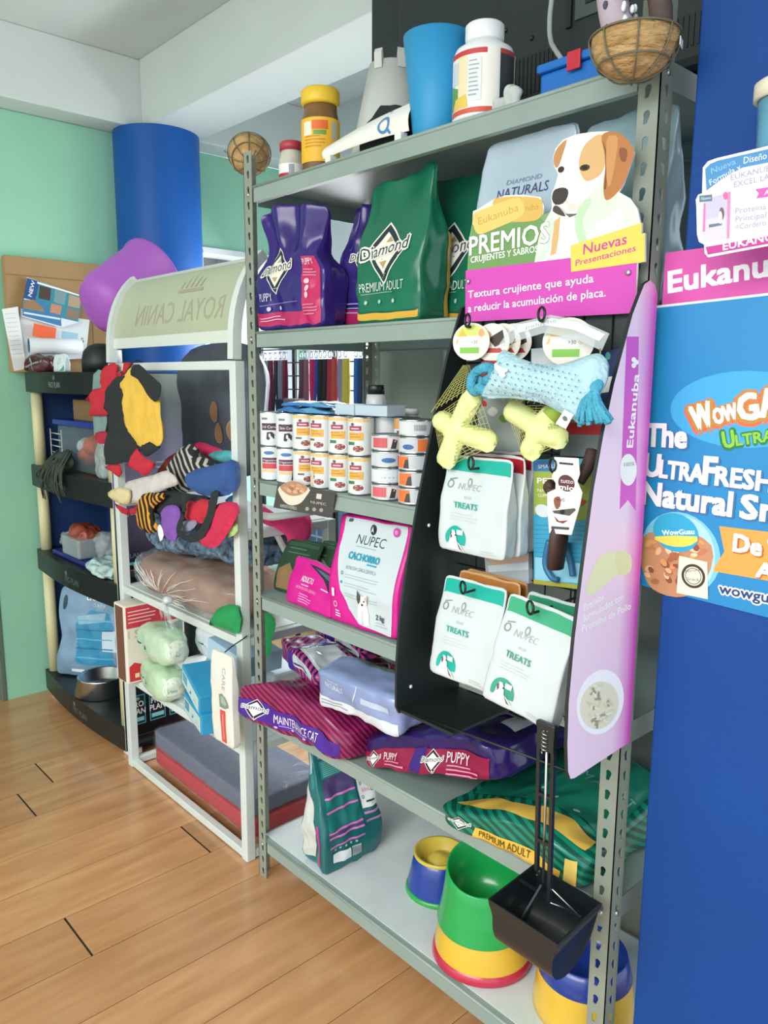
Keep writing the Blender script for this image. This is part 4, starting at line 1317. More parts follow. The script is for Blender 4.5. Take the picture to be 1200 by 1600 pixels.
# coconut fibre hanging baskets
def coco_basket(name, label, loc, r, rot=0.0, tag_card=False):
    t = thing(name, label, 'basket', loc, (0, 0, rot))
    mb = MB(); m_c = mat('coconut_fibre', 'D2B07C', 0.95, hx2='A98450', var=0.2, scale=22, stretch=(1, 1, 4), bump=1.0, bscale=55)
    prof = [(r * sin(a), -r * 0.92 * cos(a)) for a in [pi / 2 * k / 10 for k in range(11)]] + [(r * 0.93 * sin(a), -r * 0.85 * cos(a)) for a in [pi / 2 * k / 8 for k in range(8, -1, -1)]]
    prof = [(max(0.0, p), q) for p, q in prof]
    mb.lathe(prof, m_c, 36)
    for v in mb.v: v += V((noise.noise(v * 60), noise.noise(v * 60 + V((5, 0, 0))), noise.noise(v * 60 + V((0, 7, 0))))) * r * 0.035
    mb.build('liner', t)
    mb = MB(); m_w = mat('rusty_wire', '6A6650', 0.6)
    for k, f in ((0, 1.04), (1, 0.80)):
        z = 0.0 if k == 0 else -r * 0.60
        mb.tube([(r * 1.04 * cos(a) * (1 if k == 0 else f), r * 1.04 * sin(a) * (1 if k == 0 else f), z) for a in [2 * pi * j / 32 for j in range(32)]], r * 0.025, m_w, 6, closed=True)
    for k in range(4):
        a = pi * k / 4
        mb.tube([(r * 1.05 * sin(b) * cos(a), r * 1.05 * sin(b) * sin(a), -r * 0.97 * cos(b)) for b in [-pi / 2 + pi * j / 16 for j in range(17)]], r * 0.022, m_w, 6)
    mb.tube([(r * 1.04, 0, 0), (r * 1.16, 0, r * 0.06), (r * 1.2, 0, r * .2), (r * 1.12, 0, r * 0.26)], r * 0.022, m_w, 6)
    mb.build('wire_frame', t)
    if tag_card:
        mb = MB(); a = radians(-62); c = V((cos(a), sin(a), 0)) * r * 1.06
        quad_sheet(mb, Plane(c + V((0, 0, -r * 0.30)), (-sin(a), cos(a), 0), (0.0, 0.0, 1)), [(-.011, -.006), (.011, -.006), (.011, .006), (-.011, .006)], 0.001, m_wplast); o = mb.build('price_sticker', t); o['label'] = 'small white price sticker'
    return t


hb = coco_basket('hanging_basket', 'coconut fibre basket hooked behind the far left shelving post', (-0.088, 0.078, 2.230), 0.060, radians(40))
hb.rotation_euler = V((-0.62, 0.42, 0.62)).to_track_quat('Z', 'Y').to_euler()
_M = Matrix.Translation(hb.location) @ hb.rotation_euler.to_matrix().to_4x4(); _I = _M.inverted()
mb = MB(); mb.tube([_I @ V(p) for p in smooth_path([(-0.030, 0.062, 2.225), (-0.015, 0.05, 2.215), (-0.002, 0.03, 2.19), (0.003, 0.02, 2.18), (0.008, 0.02, 2.185)])], 0.0016, MATS['rusty_wire'], 6)
mb.tube([_I @ V(p) for p in ((-0.030, 0.062, 2.225), (-0.06, 0.07, 2.232))], 0.0016, MATS['rusty_wire'], 6); mb.build('hook', hb)
c = Yp(993, 64, -0.070)
bk = coco_basket('hanging_basket', 'coconut fibre basket with wire frame hooked on the near right shelving post', (c.x, -0.072, c.z + 0.004), 0.067, radians(80), True)
# netted cloth toy and a brown roll standing in it
mb = MB(); b0 = V((c.x, -0.072, c.z - 0.03))
m_net = mat('patterned_cloth', 'B9A8B4', 0.85)
mb.tube(smooth_path([(-0.004, -0.012, 0.0), (-0.022, -0.016, 0.05), (-0.036, -0.014, 0.10), (-0.045, -0.012, 0.17)]), [0.026] * 7 + [0.024] * 6 + [0.02] * 6, m_net, 14)
rnd = random.Random(2)
for k in range(60):
    z = rnd.uniform(0.02, 0.16); a = rnd.uniform(0, 2 * pi); cx = -0.004 - 0.27 * z + 0.000; rr = 0.0262
    p = V((cx + rr * cos(a), -0.014 + rr * sin(a), z)); mb.sphere(p, 0.0042, mat('dark_net_thread', '4A5260', 0.8) if k % 3 else m_wplast, u=6, v=4, sc=(1, 1, 1.6))
tag(mb.build('netted_cloth', None, b0), 'patterned netted cloth bundle standing in the near right basket', 'cloth bundle')
mb = MB(); mb.tube(smooth_path([(0.034, 0.020, 0.0), (0.026, 0.028, 0.07), (0.010, 0.034, 0.13), (-0.006, 0.036, 0.2)]), 0.018, mat('brown_roll', '5A4A42', 0.85, var=0.25, scale=30), 14)
tag(mb.build('brown_roll', None, b0), 'dark brown roll leaning in the near right basket', 'roll')
# ================================================================== printed packs
def smst(a, b, t):
    t = max(0, min(1, (t - a) / (b - a))); return t * t * (3 - 2 * t)


def emblem(pr, cx, cy, s, dark='20303A', light='E8E6DC', tan='B89A64', rot=0.0, layer=3, shear=0.12):
    """diamond badge with lettering across it; s = half height"""
    R = lambda x, y: (cx + (x * cos(rot) - y * sin(rot)) * s, cy + (x * sin(rot) + y * cos(rot)) * s)
    dia = lambda a, b: [R(-a, 0.05), R(0, -b + 0.0), R(a, 0.05), R(0, b)]
    pr.poly(dia(1.02, 1.06), light, layer); pr.poly(dia(0.95, 0.98), dark, layer + .1); pr.poly(dia(0.70, 0.72), light, layer + .2)
    pr.poly([R(-0.05, 0.36), R(0.14, 0.56), R(0.34, 0.36)], tan, layer + .4); pr.poly([R(-0.22, -0.28), R(0.2, -0.28), R(0.0, -0.52)], tan, layer + .4)
    a = R(-1.18, -0.18)
    for k in range(6):
        t = 2 * pi * k / 6 + 0.5; e = 0.075 * s
        pr.text('Diamond', a[0] + e * cos(t), a[1] + e * sin(t), 0.44 * s, light, layer + .5 + k * .02, w=2.36 * s, rot=rot + 0.10, shear=shear)
    pr.text('Diamond', a[0], a[1], 0.44 * s, dark, layer + .8, w=2.36 * s, rot=rot + 0.10, shear=shear)


def pinch(t0, top=0.06, flare=1.06, lean=0.0, leany=0.0):
    def f(p, c):
        t = (c[2] + 1) / 2; k = smst(t0, 1.0, t)
        return (p.x * (1 + (flare - 1) * k) + lean * t * t, p.y * (1 - (1 - top) * k) + leany * t * t, p.z)
    return f


def pack(name, label, cat, soft, m, prints=(), loc=(0, 0, 0), rot=(0, 0, 0), group=None, n=18, zone=None, ml=0.008, off=0.0012):
    mb = MB(); soft.mesh(mb, m, n, zone)
    for f, pr in prints: mb.prints(pr, soft.S(f), off=off, ml=ml, crease=True)
    o = mb.build(name, None, loc, rot)
    return tag(o, label, cat, group)


m_green_bag = mat('green_bag', '176B50', 0.26, var=0.12, scale=6, bump=0.55, bscale=16)
m_purple_bag = mat('purple_bag', '332272', 0.2, var=0.15, scale=6, bump=0.7, bscale=18)
Z2 = 1.7165
# --- second shelf: two purple puppy bags
for i in range(2):
    w, h, d = (0.290, 0.325, 0.085) if i == 0 else (0.165, 0.310, 0.09)

    def df(p, c, i=i):
        t = (c[2] + 1) / 2; k = smst(0.45, 0.64, t) * (1 - 0.9 * smst(0.66, 1.0, t)) if i == 0 else 0
        a = c[0]
        wx = 1 - 0.30 * k
        pin = smst(0.40, 0.95, t)
        fold = 0.016 * sin(a * 7 + 0.8) * smst(0.58, 0.75, t)
        return (p.x * wx - (0.012 if i == 0 else -0.01) * smst(0.5, 1, t), p.y * (1 - 0.85 * pin) + fold - (0.018 if i == 0 else 0) * smst(0.6, 1, t), p.z * (1 - (0.05 * max(0, a) if i == 0 else 0.03 * a)))
    s = Soft(w, d, h, 16, df, wr=0.009, wf=11, seed=31 + i)
    pr = Print()
    pr.rect(0.004, 0.006, w - 0.004, 0.045, 'B32560', 1)
    if i == 0:
        pr.poly([(0.190, 0.006), (0.284, 0.006), (0.280, 0.19), (0.205, 0.19), (0.208, 0.05)], 'C02A62', 2)
        pr.text('PUPPY', 0.210, 0.166, 0.018, 'F2DCE6', 4, w=0.052, sq=0.6)
        pr.lines(0.212, 0.152, 0.055, 3, 0.008, 0.0025, 'E09AB8', 4)
        for k in range(3): pr.ell(0.228, 0.122 - 0.018 * k, 0.009, 0.006, 'EBC4D4', 4, rot=k)
        pr.lines(0.215, 0.06, 0.06, 4, 0.008, 0.003, 'D77FA4', 4)
        emblem(pr, 0.095, 0.155, 0.058, '1D1F3A')
        pr.text('PUPPY', 0.030, 0.078, 0.022, 'CFC6E4', 4, w=0.048, sq=0.55)
        pr.line((0.02, 0.066), (0.19, 0.072), 0.002, '8A7CC4', 3)
        for k in range(2): pr.ell(0.065 + 0.05 * k, 0.056, 0.006, 0.006, 'C6BEE8', 4)
        pr.lines(0.025, 0.03, 0.12, 2, 0.008, 0.003, 'E7A9C2', 4)
    else:
        pr.rect(0.125, 0.006, w - 0.002, 0.15, 'B32560', 2)
        emblem(pr, 0.095, 0.175, 0.045, '1D1F3A')
        pr.lines(0.03, 0.06, 0.08, 3, 0.012, 0.003, 'B0A6DA', 4)
    pack('dog_food_bag', ('purple and magenta puppy food bag with twisted top, at the far end of its shelf', 'purple puppy food bag squeezed between its twin and the green bags')[i], 'pet food bag', s, m_purple_bag, [('f', pr)],
         [(0.187, 0.052, Z2), (0.372, 0.150, Z2)][i], (0, 0, [0.05, 0.02][i]), n=24)
# --- two green premium adult bags
for i in range(2):
    w, h, d = 0.220, 0.335, 0.10

    def df(p, c, i=i):
        t = (c[2] + 1) / 2; a = c[0]
        pin = smst(0.35, 0.98, t)
        side = 0.012 * sin(t * 9) * smst(0.5, 0.9, abs(a)) * smst(.3, .7, t)
        return (p.x * (1 + 0.02 * pin) - side * (1 if a > 0 else -1) * .6 + 0.006 * t, p.y * (1 - 0.86 * pin) + 0.006 * sin(a * 5 + i) * pin, p.z * (1 + 0.03 * (a if i == 0 else -a * .3) * smst(.6, 1, t)))
    s = Soft(w, d, h, 20, df, wr=0.008, wf=10, seed=41 + i)
    pr = Print()
    pr.rect(0.002, 0.004, w - 0.002, 0.022, 'D9A93C', 1); pr.rect(0.002, 0.022, w - 0.002, 0.026, '12543F', 1)
    emblem(pr, 0.098, 0.160, 0.068)
    pr.text('PREMIUM ADULT', 0.020, 0.074, 0.022, 'C9DDD2', 4, w=0.15)
    pr.lines(0.022, 0.068, 0.15, 1, 0.01, 0.0025, '6FA890', 4)
    for k in range(3): pr.ell(0.035 + 0.05 * k, 0.048, 0.005, 0.005, 'A6CCBC', 4)
    ps = Print(); ps.rect(d - 0.018, 0.012, d - 0.004, 0.20, 'C9A038', 1)
    pack('dog_food_bag', ('green and yellow adult dog food bag beside the purple puppy bags', 'green and yellow adult dog food bag half covered by the dog poster')[i], 'pet food bag', s, m_green_bag, [('f', pr), ('r', ps)],
         [(0.562, 0.076, Z2), (0.665, 0.185, Z2)][i], (0, 0, [0.02, -0.01][i]), n=24)
# --- two silver-blue bags behind the poster
m_silver = mat('silver_blue_bag', 'BCCFDE', 0.25, metal=0.2, var=0.12, scale=5, bump=0.6, bscale=14)
m_silver2 = mat('silver_teal_bag', 'AECBD4', 0.25, metal=0.2, var=0.2, scale=5, bump=0.7, bscale=14)
for i in range(2):
    w, h, d = (0.220, 0.185)[i], 0.343 - 0.004 * i, 0.085
    s = Soft(w, d, h, 20, pinch(0.35, 0.1, 1.0, 0.0), wr=0.009, wf=9, seed=51 + i)
    pr = Print()
    if i == 0:
        pr.text('DIAMOND', 0.070, 0.252, 0.010, '7C8CA8', 3, w=0.085)
        pr.text('NATURALS', 0.050, 0.226, 0.020, '3E4A7A', 3, w=0.125)
    pack('dog_food_bag', ('pale silver-blue bag behind the biscuits of the dog poster', 'silver-teal bag directly behind the dog of the poster')[i], 'pet food bag', s, (m_silver, m_silver2)[i], [('f', pr)],
         [(0.950, 0.055, Z2), (1.155, 0.085, Z2)][i], (0, 0, 0), n=20)

# ================================================================== fourth shelf: green pouches, pink pack, white puppy bag
Z4 = 0.9415
m_gp = mat('dark_green_pouch', '2C4A36', 0.2, var=0.3, scale=9, bump=0.3, bscale=22)
for i in range(5):
    s = Soft(0.150, 0.024, 0.150, 18, pinch(0.35, 0.12, 1.0, 0, 0.045 if i else 0.06), wr=0.003, wf=14, seed=60 + i)
    pr = Print()
    pr.poly([(0.01, 0.012), (0.07, 0.01), (0.085, 0.06), (0.05, 0.09), (0.012, 0.07)], '8A6E4A', 2)
    pr.poly([(0.09, 0.03), (0.13, 0.02), (0.14, 0.09), (0.10, 0.11), (0.075, 0.10)], '76827A', 2); pr.ring(0.112, 0.07, 0.008, 0.011, 'E0E6E2', 3)
    pr.rect(0.075, 0.100, 0.093, 0.111, 'D6DAD2', 3); pr.lines(0.02, 0.128, 0.10, 2, 0.012, 0.003, '54735E', 2); pr.rect(0.01, 0.136, 0.140, 0.147, '35563F', 2)
    pack('treat_pouch', 'dark green pouch ' + ('in front of its row, leaning back on the green pouches', 'second in the row of leaning green pouches', 'in the middle of the leaning green pouch row', 'fourth in the row of leaning green pouches', 'last in the green row, nearest the dark bag')[i], 'pouch', s, m_gp, [('f', pr)],
         (0.098 + 0.034 * i, 0.080 + 0.046 * i, Z4 + 0.001), (0, 0, radians(8)), group='dark green pouches on the fourth shelf', n=14)
s = Soft(0.13, 0.05, 0.15, 14, pinch(0.4, 0.2), wr=0.006, wf=14, seed=70)
pack('dark_bag', 'black bag standing behind the pink pack and the white puppy bag', 'pet food bag', s, mat('charcoal_bag', '23262A', 0.3, bump=0.2), [], (0.375, 0.345, Z4), (0, 0, 0.1), n=12)
m_mag = mat('magenta_bag', 'D2178F', 0.35, var=0.05, scale=6, bump=0.15, bscale=20)
s = Soft(0.235, 0.055, 0.128, 22, lambda p, c: (p.x, p.y * (1 - 0.75 * smst(0.3, 1, (c[2] + 1) / 2)) + 0.02 * (c[2] + 1) / 2, p.z * (1 - 0.10 * smst(-0.2, 1, c[0]) * (c[2] > 0))), wr=0.003, wf=14, seed=71)
pr = Print()
pr.poly([(0.075, 0.118), (0.225, 0.116), (0.228, 0.075), (0.20, 0.072), (0.16, 0.095)], '252A3C', 2); pr.poly([(0.11, 0.113), (0.215, 0.110), (0.22, 0.094), (0.17, 0.10)], '5A6074', 3)
pr.text('ADULTO', 0.066, 0.070, 0.015, 'F8E4F2', 3, w=0.058, bold=0.02)
pr.lines(0.07, 0.060, 0.05, 1, 0.01, 0.003, 'F0B8DC', 3); pr.text('NUTRICIÓN CLÍNICA CIENTÍFICA', 0.050, 0.048, 0.008, 'F0B8DC', 3, w=0.10); pr.lines(0.068, 0.034, 0.07, 4, 0.007, 0.0025, 'EFA6D4', 3)
pr.rect(0.165, 0.068, 0.20, 0.071, 'F4D4EA', 3)
pack('dog_food_bag', 'small magenta adult dog food pack lying low beside the white puppy bag', 'pet food bag', s, m_mag, [('f', pr)], (0.255, 0.042, Z4), (0, 0, radians(-4)), n=18)
w, h, d = 0.262, 0.285, 0.105
s = Soft(w, d, h, 22, lambda p, c: (p.x * (1 + 0.015 * c[2]), p.y * (1 - 0.72 * smst(0.3, 1, (c[2] + 1) / 2)) + 0.012 * smst(0.4, 1, (c[2] + 1) / 2), p.z), wr=0.005, wf=9, seed=72)
pr = Print()
f = [(0.018 + 0.0, 0.278)]
pts = [(0.020, 0.283), (0.250, 0.283), (0.246, 0.004), (0.20, 0.006), (0.13, 0.018), (0.085, 0.045), (0.052, 0.09), (0.030, 0.15), (0.016, 0.20), (0.020, 0.24)]
pr.poly(pts, 'C9D5DB', 1)
pr.ell(0.130, 0.258, 0.012, 0.014, '2A3036', 3); pr.poly([(0.124, 0.250), (0.130, 0.268), (0.136, 0.250), (0.130, 0.255)], 'C9D5DB', 4)
pr.text('NUPEC', 0.075, 0.216, 0.026, '3A4248', 3, w=0.108, shear=0.15); pr.lines(0.08, 0.208, 0.10, 1, 0.01, 0.002, '9AA4AA', 3)
pr.text('CACHORRO', 0.066, 0.176, 0.018, '1FA3C4', 3, w=0.112, bold=0.03); pr.rect(0.135, 0.168, 0.172, 0.172, '1FA3C4', 3)
pr.text('NUTRICIÓN CLÍNICA CIENTÍFICA', 0.066, 0.150, 0.009, '7C888E', 3, w=0.11)
for k, yy in enumerate((0.135, 0.112, 0.085)): pr.lines(0.066, yy, 0.13, 2, 0.007, 0.0018, 'A2AEB4', 3, seed=k)
pr.ring(0.054, 0.137, 0.003, 0.005, '7C888E', 3); pr.poly([(0.050, 0.110), (0.058, 0.110), (0.058, 0.118), (0.05, 0.116)], '1FA3C4', 3)
# seated puppy
pr.poly([(0.128, 0.020), (0.140, 0.018), (0.146, 0.03), (0.158, 0.017), (0.168, 0.022), (0.166, 0.05), (0.160, 0.075), (0.132, 0.076), (0.126, 0.05)], 'F6F4F0', 3)
pr.poly([(0.126, 0.080), (0.122, 0.102), (0.128, 0.096), (0.136, 0.094), (0.150, 0.092), (0.160, 0.098), (0.164, 0.090), (0.162, 0.075), (0.152, 0.066), (0.136, 0.066)], 'F0EEEA', 4)
pr.poly([(0.124, 0.082), (0.121, 0.104), (0.130, 0.096), (0.140, 0.093), (0.140, 0.078), (0.132, 0.070)], '54504E', 5); pr.poly([(0.153, 0.090), (0.166, 0.097), (0.163, 0.080)], 'C9B4A8', 5)
pr.ell(0.147, 0.072, 0.004, 0.003, '2A2624', 6); pr.ell(0.136, 0.084, 0.0022, 0.0022, '15110F', 7); pr.ell(0.154, 0.082, 0.0022, 0.0022, '15110F', 7)
pr.line((0.146, 0.03), (0.146, 0.056), 0.0015, 'BDB8B2', 5)
pr.text('2 kg', 0.190, 0.040, 0.014, '4A5258', 3, w=0.030, bold=0.03); pr.lines(0.188, 0.03, 0.045, 2, 0.007, 0.002, 'A2AEB4', 3)
pr.rect(0.020, 0.070, 0.030, 0.092, 'F3DCEC', 3); pr.ring(0.034, 0.050, 0.006, 0.008, 'F3DCEC', 3); pr.lines(0.034, 0.032, 0.022, 3, 0.007, 0.003, 'F3DCEC', 3)
pr.ell(0.215, 0.262, 0.012, 0.012, 'D43FA4', 3); pr.ell(0.215, 0.262, 0.006, 0.006, 'E68CC6', 4); pr.poly([(0.035, 0.268), (0.05, 0.27), (0.052, 0.28), (0.038, 0.279)], '4A5258', 3)
ps = Print(); ps.text('CACHORRO', 0.060, 0.05, 0.024, 'F4CDE6', 3, w=0.13, rot=pi / 2)
pack('dog_food_bag', 'white and magenta two kilo puppy food bag standing on the fourth shelf', 'pet food bag', s, m_mag, [('f', pr), ('r', ps)], (0.488, 0.064, Z4), (0, 0, radians(2)), n=22)

# ================================================================== fifth shelf: big bags lying flat
Z5 = 0.5665
m_stripe = stripes('magenta_stripe_bag', '5E1440', 'A22A62', 0.0125, (0.22, 0.75, 0.62), 0.26)


def flat_bag(name, label, w, d, h, m, prints, loc, rotz, seed, k=9, wr=0.014, wf=8, n=30, deform=None, zone=None, tilt=0.0):
    s = Soft(w, d, h, k, deform, wr, wf, seed)
    o = pack(name, label, 'pet food bag', s, m, prints, loc, (tilt, 0, rotz), n=n, zone=zone, off=0.0022)
    return s, o


# maintenance cat bag: end panel faces the room
def df_m(p, c):
    e = smst(0.55, 1.0, abs(c[0])); f = smst(0.84, 1.0, -c[1]) * smst(0.3, 1.0, -c[0])
    return (p.x - 0.085 * f, p.y - 0.03 * f, p.z * (1 - 0.25 * e) + 0.03 * smst(-0.2, 1, c[1]) * (c[2] + 1) / 2)


pf = Print(); w, h = 0.42, 0.125
pf.poly([(0.006, 0.020), (0.414, 0.022), (0.414, 0.072), (0.006, 0.074)], '4A2290', 1)
pf.text('MAINTENANCE CAT', 0.135, 0.037, 0.026, 'F0E6F2', 4, w=0.185)
pf.lines(0.15, 0.03, 0.16, 1, 0.01, 0.003, 'A58CD0', 4)
emblem(pf, 0.078, 0.048, 0.029, '181428', 'F0EEF0', 'F0EEF0')
for k in range(3): pf.ell(0.14 + 0.06 * k, 0.026, 0.006, 0.003, 'C8B4E4', 4)
ptop = Print(); emblem(ptop, 0.26, 0.23, 0.10, '241A2C', 'A89CA8', '6A4A58', rot=0.1)
flat_bag('cat_food_bag', 'large magenta striped cat food bag lying flat at the far end of the fifth shelf', 0.42, 0.36, 0.135, m_stripe, [('f', pf), ('t', ptop)], (0.265, 0.135, Z5), radians(0), 81, deform=df_m)

# two small striped cat bags stacked on it
m_strap = stripes('violet_stripe_bag', '341650', 'B0407A', 0.017, (0.75, 0.35, 0.55), 0.22)
for i in range(2):
    w, d, h = 0.30, 0.15, 0.066
    s = Soft(w, d, h, 9, lambda p, c: (p.x, p.y * (1 - 0.15 * smst(0.2, 1, -c[0])), p.z * (1 - 0.5 * smst(0.2, 1.0, c[0])) + 0.012 * smst(0.2, 1, c[0])), wr=0.009, wf=13, seed=85 + i)
    pf = Print(); pf.rect(0.10, 0.004, 0.145, 0.060, '3F2A9C', 1); pf.poly([(0.15, 0.030), (0.285, 0.024), (0.285, 0.055), (0.15, 0.062)], 'B8C4CC', 1, 0.15); pf.lines(0.155, 0.034, 0.12, 1, .01, 0.006, '4A2A66', 2)
    pl = Print(); pl.rect(0.018, 0.012, 0.132, 0.052, '342A86', 1); pl.rect(0.03, 0.03, 0.12, 0.045, '4A5CB4', 2); pl.text('Diamond', 0.028, 0.016, 0.011, 'D8D4EA', 3, w=0.09)
    pt = Print(); pt.rect(0.10, 0.005, 0.145, 0.145, '3F2A9C', 1); pt.rect(0.15, 0.02, 0.285, 0.13, 'C9D4DA', 1, rough=0.15); pt.line((0.15, 0.03), (0.28, 0.028), 0.005, 'E6ECEE', 2)
    pack('cat_food_bag', ('small violet striped cat food bag, the lower of two on the big magenta bag', 'small violet striped cat food bag, the upper of two stacked at the back')[i], 'pet food bag', s, m_strap, [('f', pf), ('l', pl), ('t', pt)],
         [(0.190, 0.100, Z5 + 0.157), (0.165, 0.266, Z5 + 0.180)][i], (0, 0, [radians(-14), radians(-6)][i]), group=None, n=16)

# big purple puppy bag in the middle
def df_p(p, c):
    e = smst(0.5, 1.0, abs(c[0]))
    return (p.x, p.y, p.z * (1 - 0.25 * e) + 0.02 * smst(0, 1, c[1]) * smst(-1, 0, c[2]) + 0.142 * max(0.0, (c[0] + 0.85) / 1.85))


pf = Print()
pf.poly([(0.01, 0.010), (0.455, 0.012), (0.455, 0.078), (0.01, 0.062)], '8E1444', 1); pf.poly([(0.20, 0.010), (0.24, 0.010), (0.26, 0.078), (0.215, 0.07)], '3A1A78', 2)
pf.text('PUPPY', 0.105, 0.034, 0.022, 'F3E6EC', 4, w=0.055, sq=.6); pf.text('PUPPY', 0.325, 0.040, 0.030, 'F3E6EC', 4, w=0.075, sq=.6)
emblem(pf, 0.062, 0.037, 0.026, '141018', 'F2F0F0', 'F2F0F0'); emblem(pf, 0.280, 0.042, 0.029, '141018', 'F2F0F0', 'F2F0F0')
pf.lines(0.11, 0.028, 0.08, 2, 0.008, 0.003, 'D08AA8', 4); pf.lines(0.33, 0.032, 0.10, 3, 0.008, 0.003, 'D08AA8', 4)
pt = Print(); emblem(pt, 0.27, 0.17, 0.13, '1B1630', '9A96A8', '3A3260', rot=pi + 0.1)
pt.poly([(0.40, 0.10), (0.455, 0.09), (0.46, 0.2), (0.41, 0.21)], 'C9CCD8', 2, 0.12)
flat_bag('dog_food_bag', 'large purple puppy food bag lying flat in the middle of the fifth shelf', 0.480, 0.40, 0.115, mat('deep_purple_bag', '2A1B5C', 0.16, var=0.2, scale=6, bump=0.9, bscale=16), [('f', pf), ('t', pt)], (0.728, 0.200, Z5), radians(0), 83, deform=df_p)

# silver-blue bag lying on top of both
s = Soft(0.31, 0.20, 0.105, 12, lambda p, c: (p.x * (1 - 0.10 * smst(-0.3, 1, c[1])), p.y, p.z * (1 - 0.55 * smst(-0.1, 1.0, c[1]))), wr=0.010, wf=10, seed=91)
pf = Print(); pf.rect(0.006, 0.004, 0.304, 0.036, 'D5DCE2', 1); pf.text('NATURALS', 0.040, 0.066, 0.014, 'E6ECF6', 3, w=0.075); pf.text('DIAMOND', 0.052, 0.082, 0.007, 'D0DAEA', 3, w=0.05)
pf.line((0.15, 0.04), (0.165, 0.1), 0.003, 'D0DCEC', 2); pf.rect(0.18, 0.058, 0.275, 0.074, 'B9C8DC', 2); pf.lines(0.03, 0.026, 0.10, 2, 0.008, 0.003, '8A97A8', 3)
pt = Print(); pt.poly([(0.07, 0.10), (0.29, 0.09), (0.28, 0.19), (0.09, 0.19)], '63776E', 1)
rnd = random.Random(8)
for k in range(60):
    x = rnd.uniform(0.09, 0.27); y = rnd.uniform(0.10, 0.18); pt.line((x, y), (x + rnd.uniform(-.008, .012), y + 0.014), 0.0022, rnd.choice(['4A5C52', '7E9288', '56685E', '93A49A']), 2)
pack('dog_food_bag', 'silver-blue bag lying on top of the magenta and purple bags', 'pet food bag', s, mat('periwinkle_bag', '8E9FCB', 0.22, metal=0.15, var=0.15, scale=7, bump=0.7, bscale=16), [('f', pf), ('t', pt)], (0.525, 0.062, Z5 + 0.166), (radians(8), 0, radians(4)), n=18)

# green premium adult bag overhanging the shelf at the near end
m_gstripe = stripes('green_stripe_bag', '0C5444', '16826A', 0.0165, (0.30, 0.45, 0.84), 0.26)


def df_g(p, c):
    e = smst(0.45, 1.0, abs(c[0]))
    return (p.x, p.y, p.z * (1 - 0.2 * e - 0.44 * smst(-0.4, 0.7, -c[0])) + 0.03 * smst(-0.4, 1, c[1]) * (c[2] + 1) / 2)


w, h = 0.395, 0.105
pf = Print(); pf.poly([(0.11, 0.008), (0.34, 0.006), (0.345, 0.040), (0.118, 0.052)], 'E3B84A', 2); pf.text('PREMIUM ADULT', 0.128, 0.024, 0.022, '3E3416', 4, w=0.135, rot=-0.03)
emblem(pf, 0.075, 0.050, 0.029, '1A2422', 'F2F2EE', '8A928E')
pf.poly([(0.352, 0.01), (0.390, 0.012), (0.390, 0.09), (0.356, 0.085)], 'EBCB6A', 2); pf.lines(0.13, 0.014, 0.12, 2, 0.006, 0.002, '9A7E2A', 4)
pt = Print(); pt.poly([(0.02, 0.03), (0.10, 0.022), (0.16, 0.030), (0.25, 0.022), (0.388, 0.028), (0.385, 0.075), (0.26, 0.085), (0.17, 0.07), (0.12, 0.085), (0.06, 0.065)], 'DDB551', 2)
pt.poly([(0.02, 0.10), (0.385, 0.105), (0.38, 0.36), (0.03, 0.36)], '18705A', 1)
pt.text('PREMIUM ADULT', 0.12, 0.235, 0.034, '63A08E', 4, w=0.25, rot=-0.05)
for x, y in ((0.18, 0.17), (0.24, 0.13), (0.30, 0.12)): pt.ell(x, y, 0.008, 0.006, 'A8D4C4', 4)
flat_bag('dog_food_bag', 'green and yellow adult dog food bag hanging over the near end of the fifth shelf', w, 0.40, 0.105, m_gstripe, [('f', pf), ('t', pt)], (1.010, 0.165, Z5 + 0.002), radians(0), 84, deform=df_g)

# ================================================================== bottom shelf
Z6 = 0.1395
# teal cat bag leaning, pinched at the top
w, d, h = 0.230, 0.115, 0.378
def df_t(p, c):
    t = (c[2] + 1) / 2; k = smst(0.15, 1.0, t)
    return (p.x * (1 - 0.30 * k) + 0.0 * t * t, p.y * (1 - 0.88 * k) + 0.075 * t * t, p.z)


s = Soft(w, d, h, 16, df_t, wr=0.011, wf=11, seed=95)
pr = Print(); tl = '1F6E70'
pr.poly([(0.02, 0.095), (0.155, 0.10), (0.16, 0.36), (0.04, 0.33)], '574A74', 1)
for y0, y1, c in ((0.315, 0.322, 'C58CC8'), (0.262, 0.308, '2F8A88'), (0.206, 0.212, 'D48CD0'), (0.212, 0.255, '57487C'), (0.170, 0.176, 'D48CD0'), (0.178, 0.204, '1F7C78'), (0.116, 0.122, 'D48CD0'), (0.100, 0.106, 'D48CD0'), (0.124, 0.168, '1F7C78'), (0.072, 0.078, 'CF7CC4')): pr.rect(0.022, y0, 0.155, y1, c, 2)
for k in range(8): pr.rect(0.03, 0.266 + 0.005 * k, 0.14, 0.268 + 0.005 * k, '7FC4BC', 3)
pr.rect(0.165, 0.145, 0.228, 0.245, 'EAF0F0', 3); pr.text('feline', 0.180, 0.188, 0.014, 'D670B4', 4, w=0.03); pr.rect(0.185, 0.158, 0.218, 0.163, '3A4450', 4)
for x, y in ((0.18, 0.215), (0.20, 0.228), (0.217, 0.215), (0.218, 0.19), (0.178, 0.175)): pr.ring(x, y, 0.003, 0.005, '5A7076', 4)
for y in (0.128, 0.104): pr.rect(0.166, y, 0.228, y + 0.007, 'C58CC8', 2)
pr.rect(0.03, 0.028, 0.095, 0.055, 'E2E8E8', 3); pr.rect(0.10, 0.03, 0.135, 0.055, 'D0D8D8', 3)
for k in range(10): pr.rect(0.100 + 0.0035 * k, 0.032, 0.1015 + 0.0035 * k, 0.053, '56646A', 4)
for k in range(5): pr.ell(0.04 + 0.02 * k, 0.066, 0.004, 0.003, 'A8D0CC', 3)
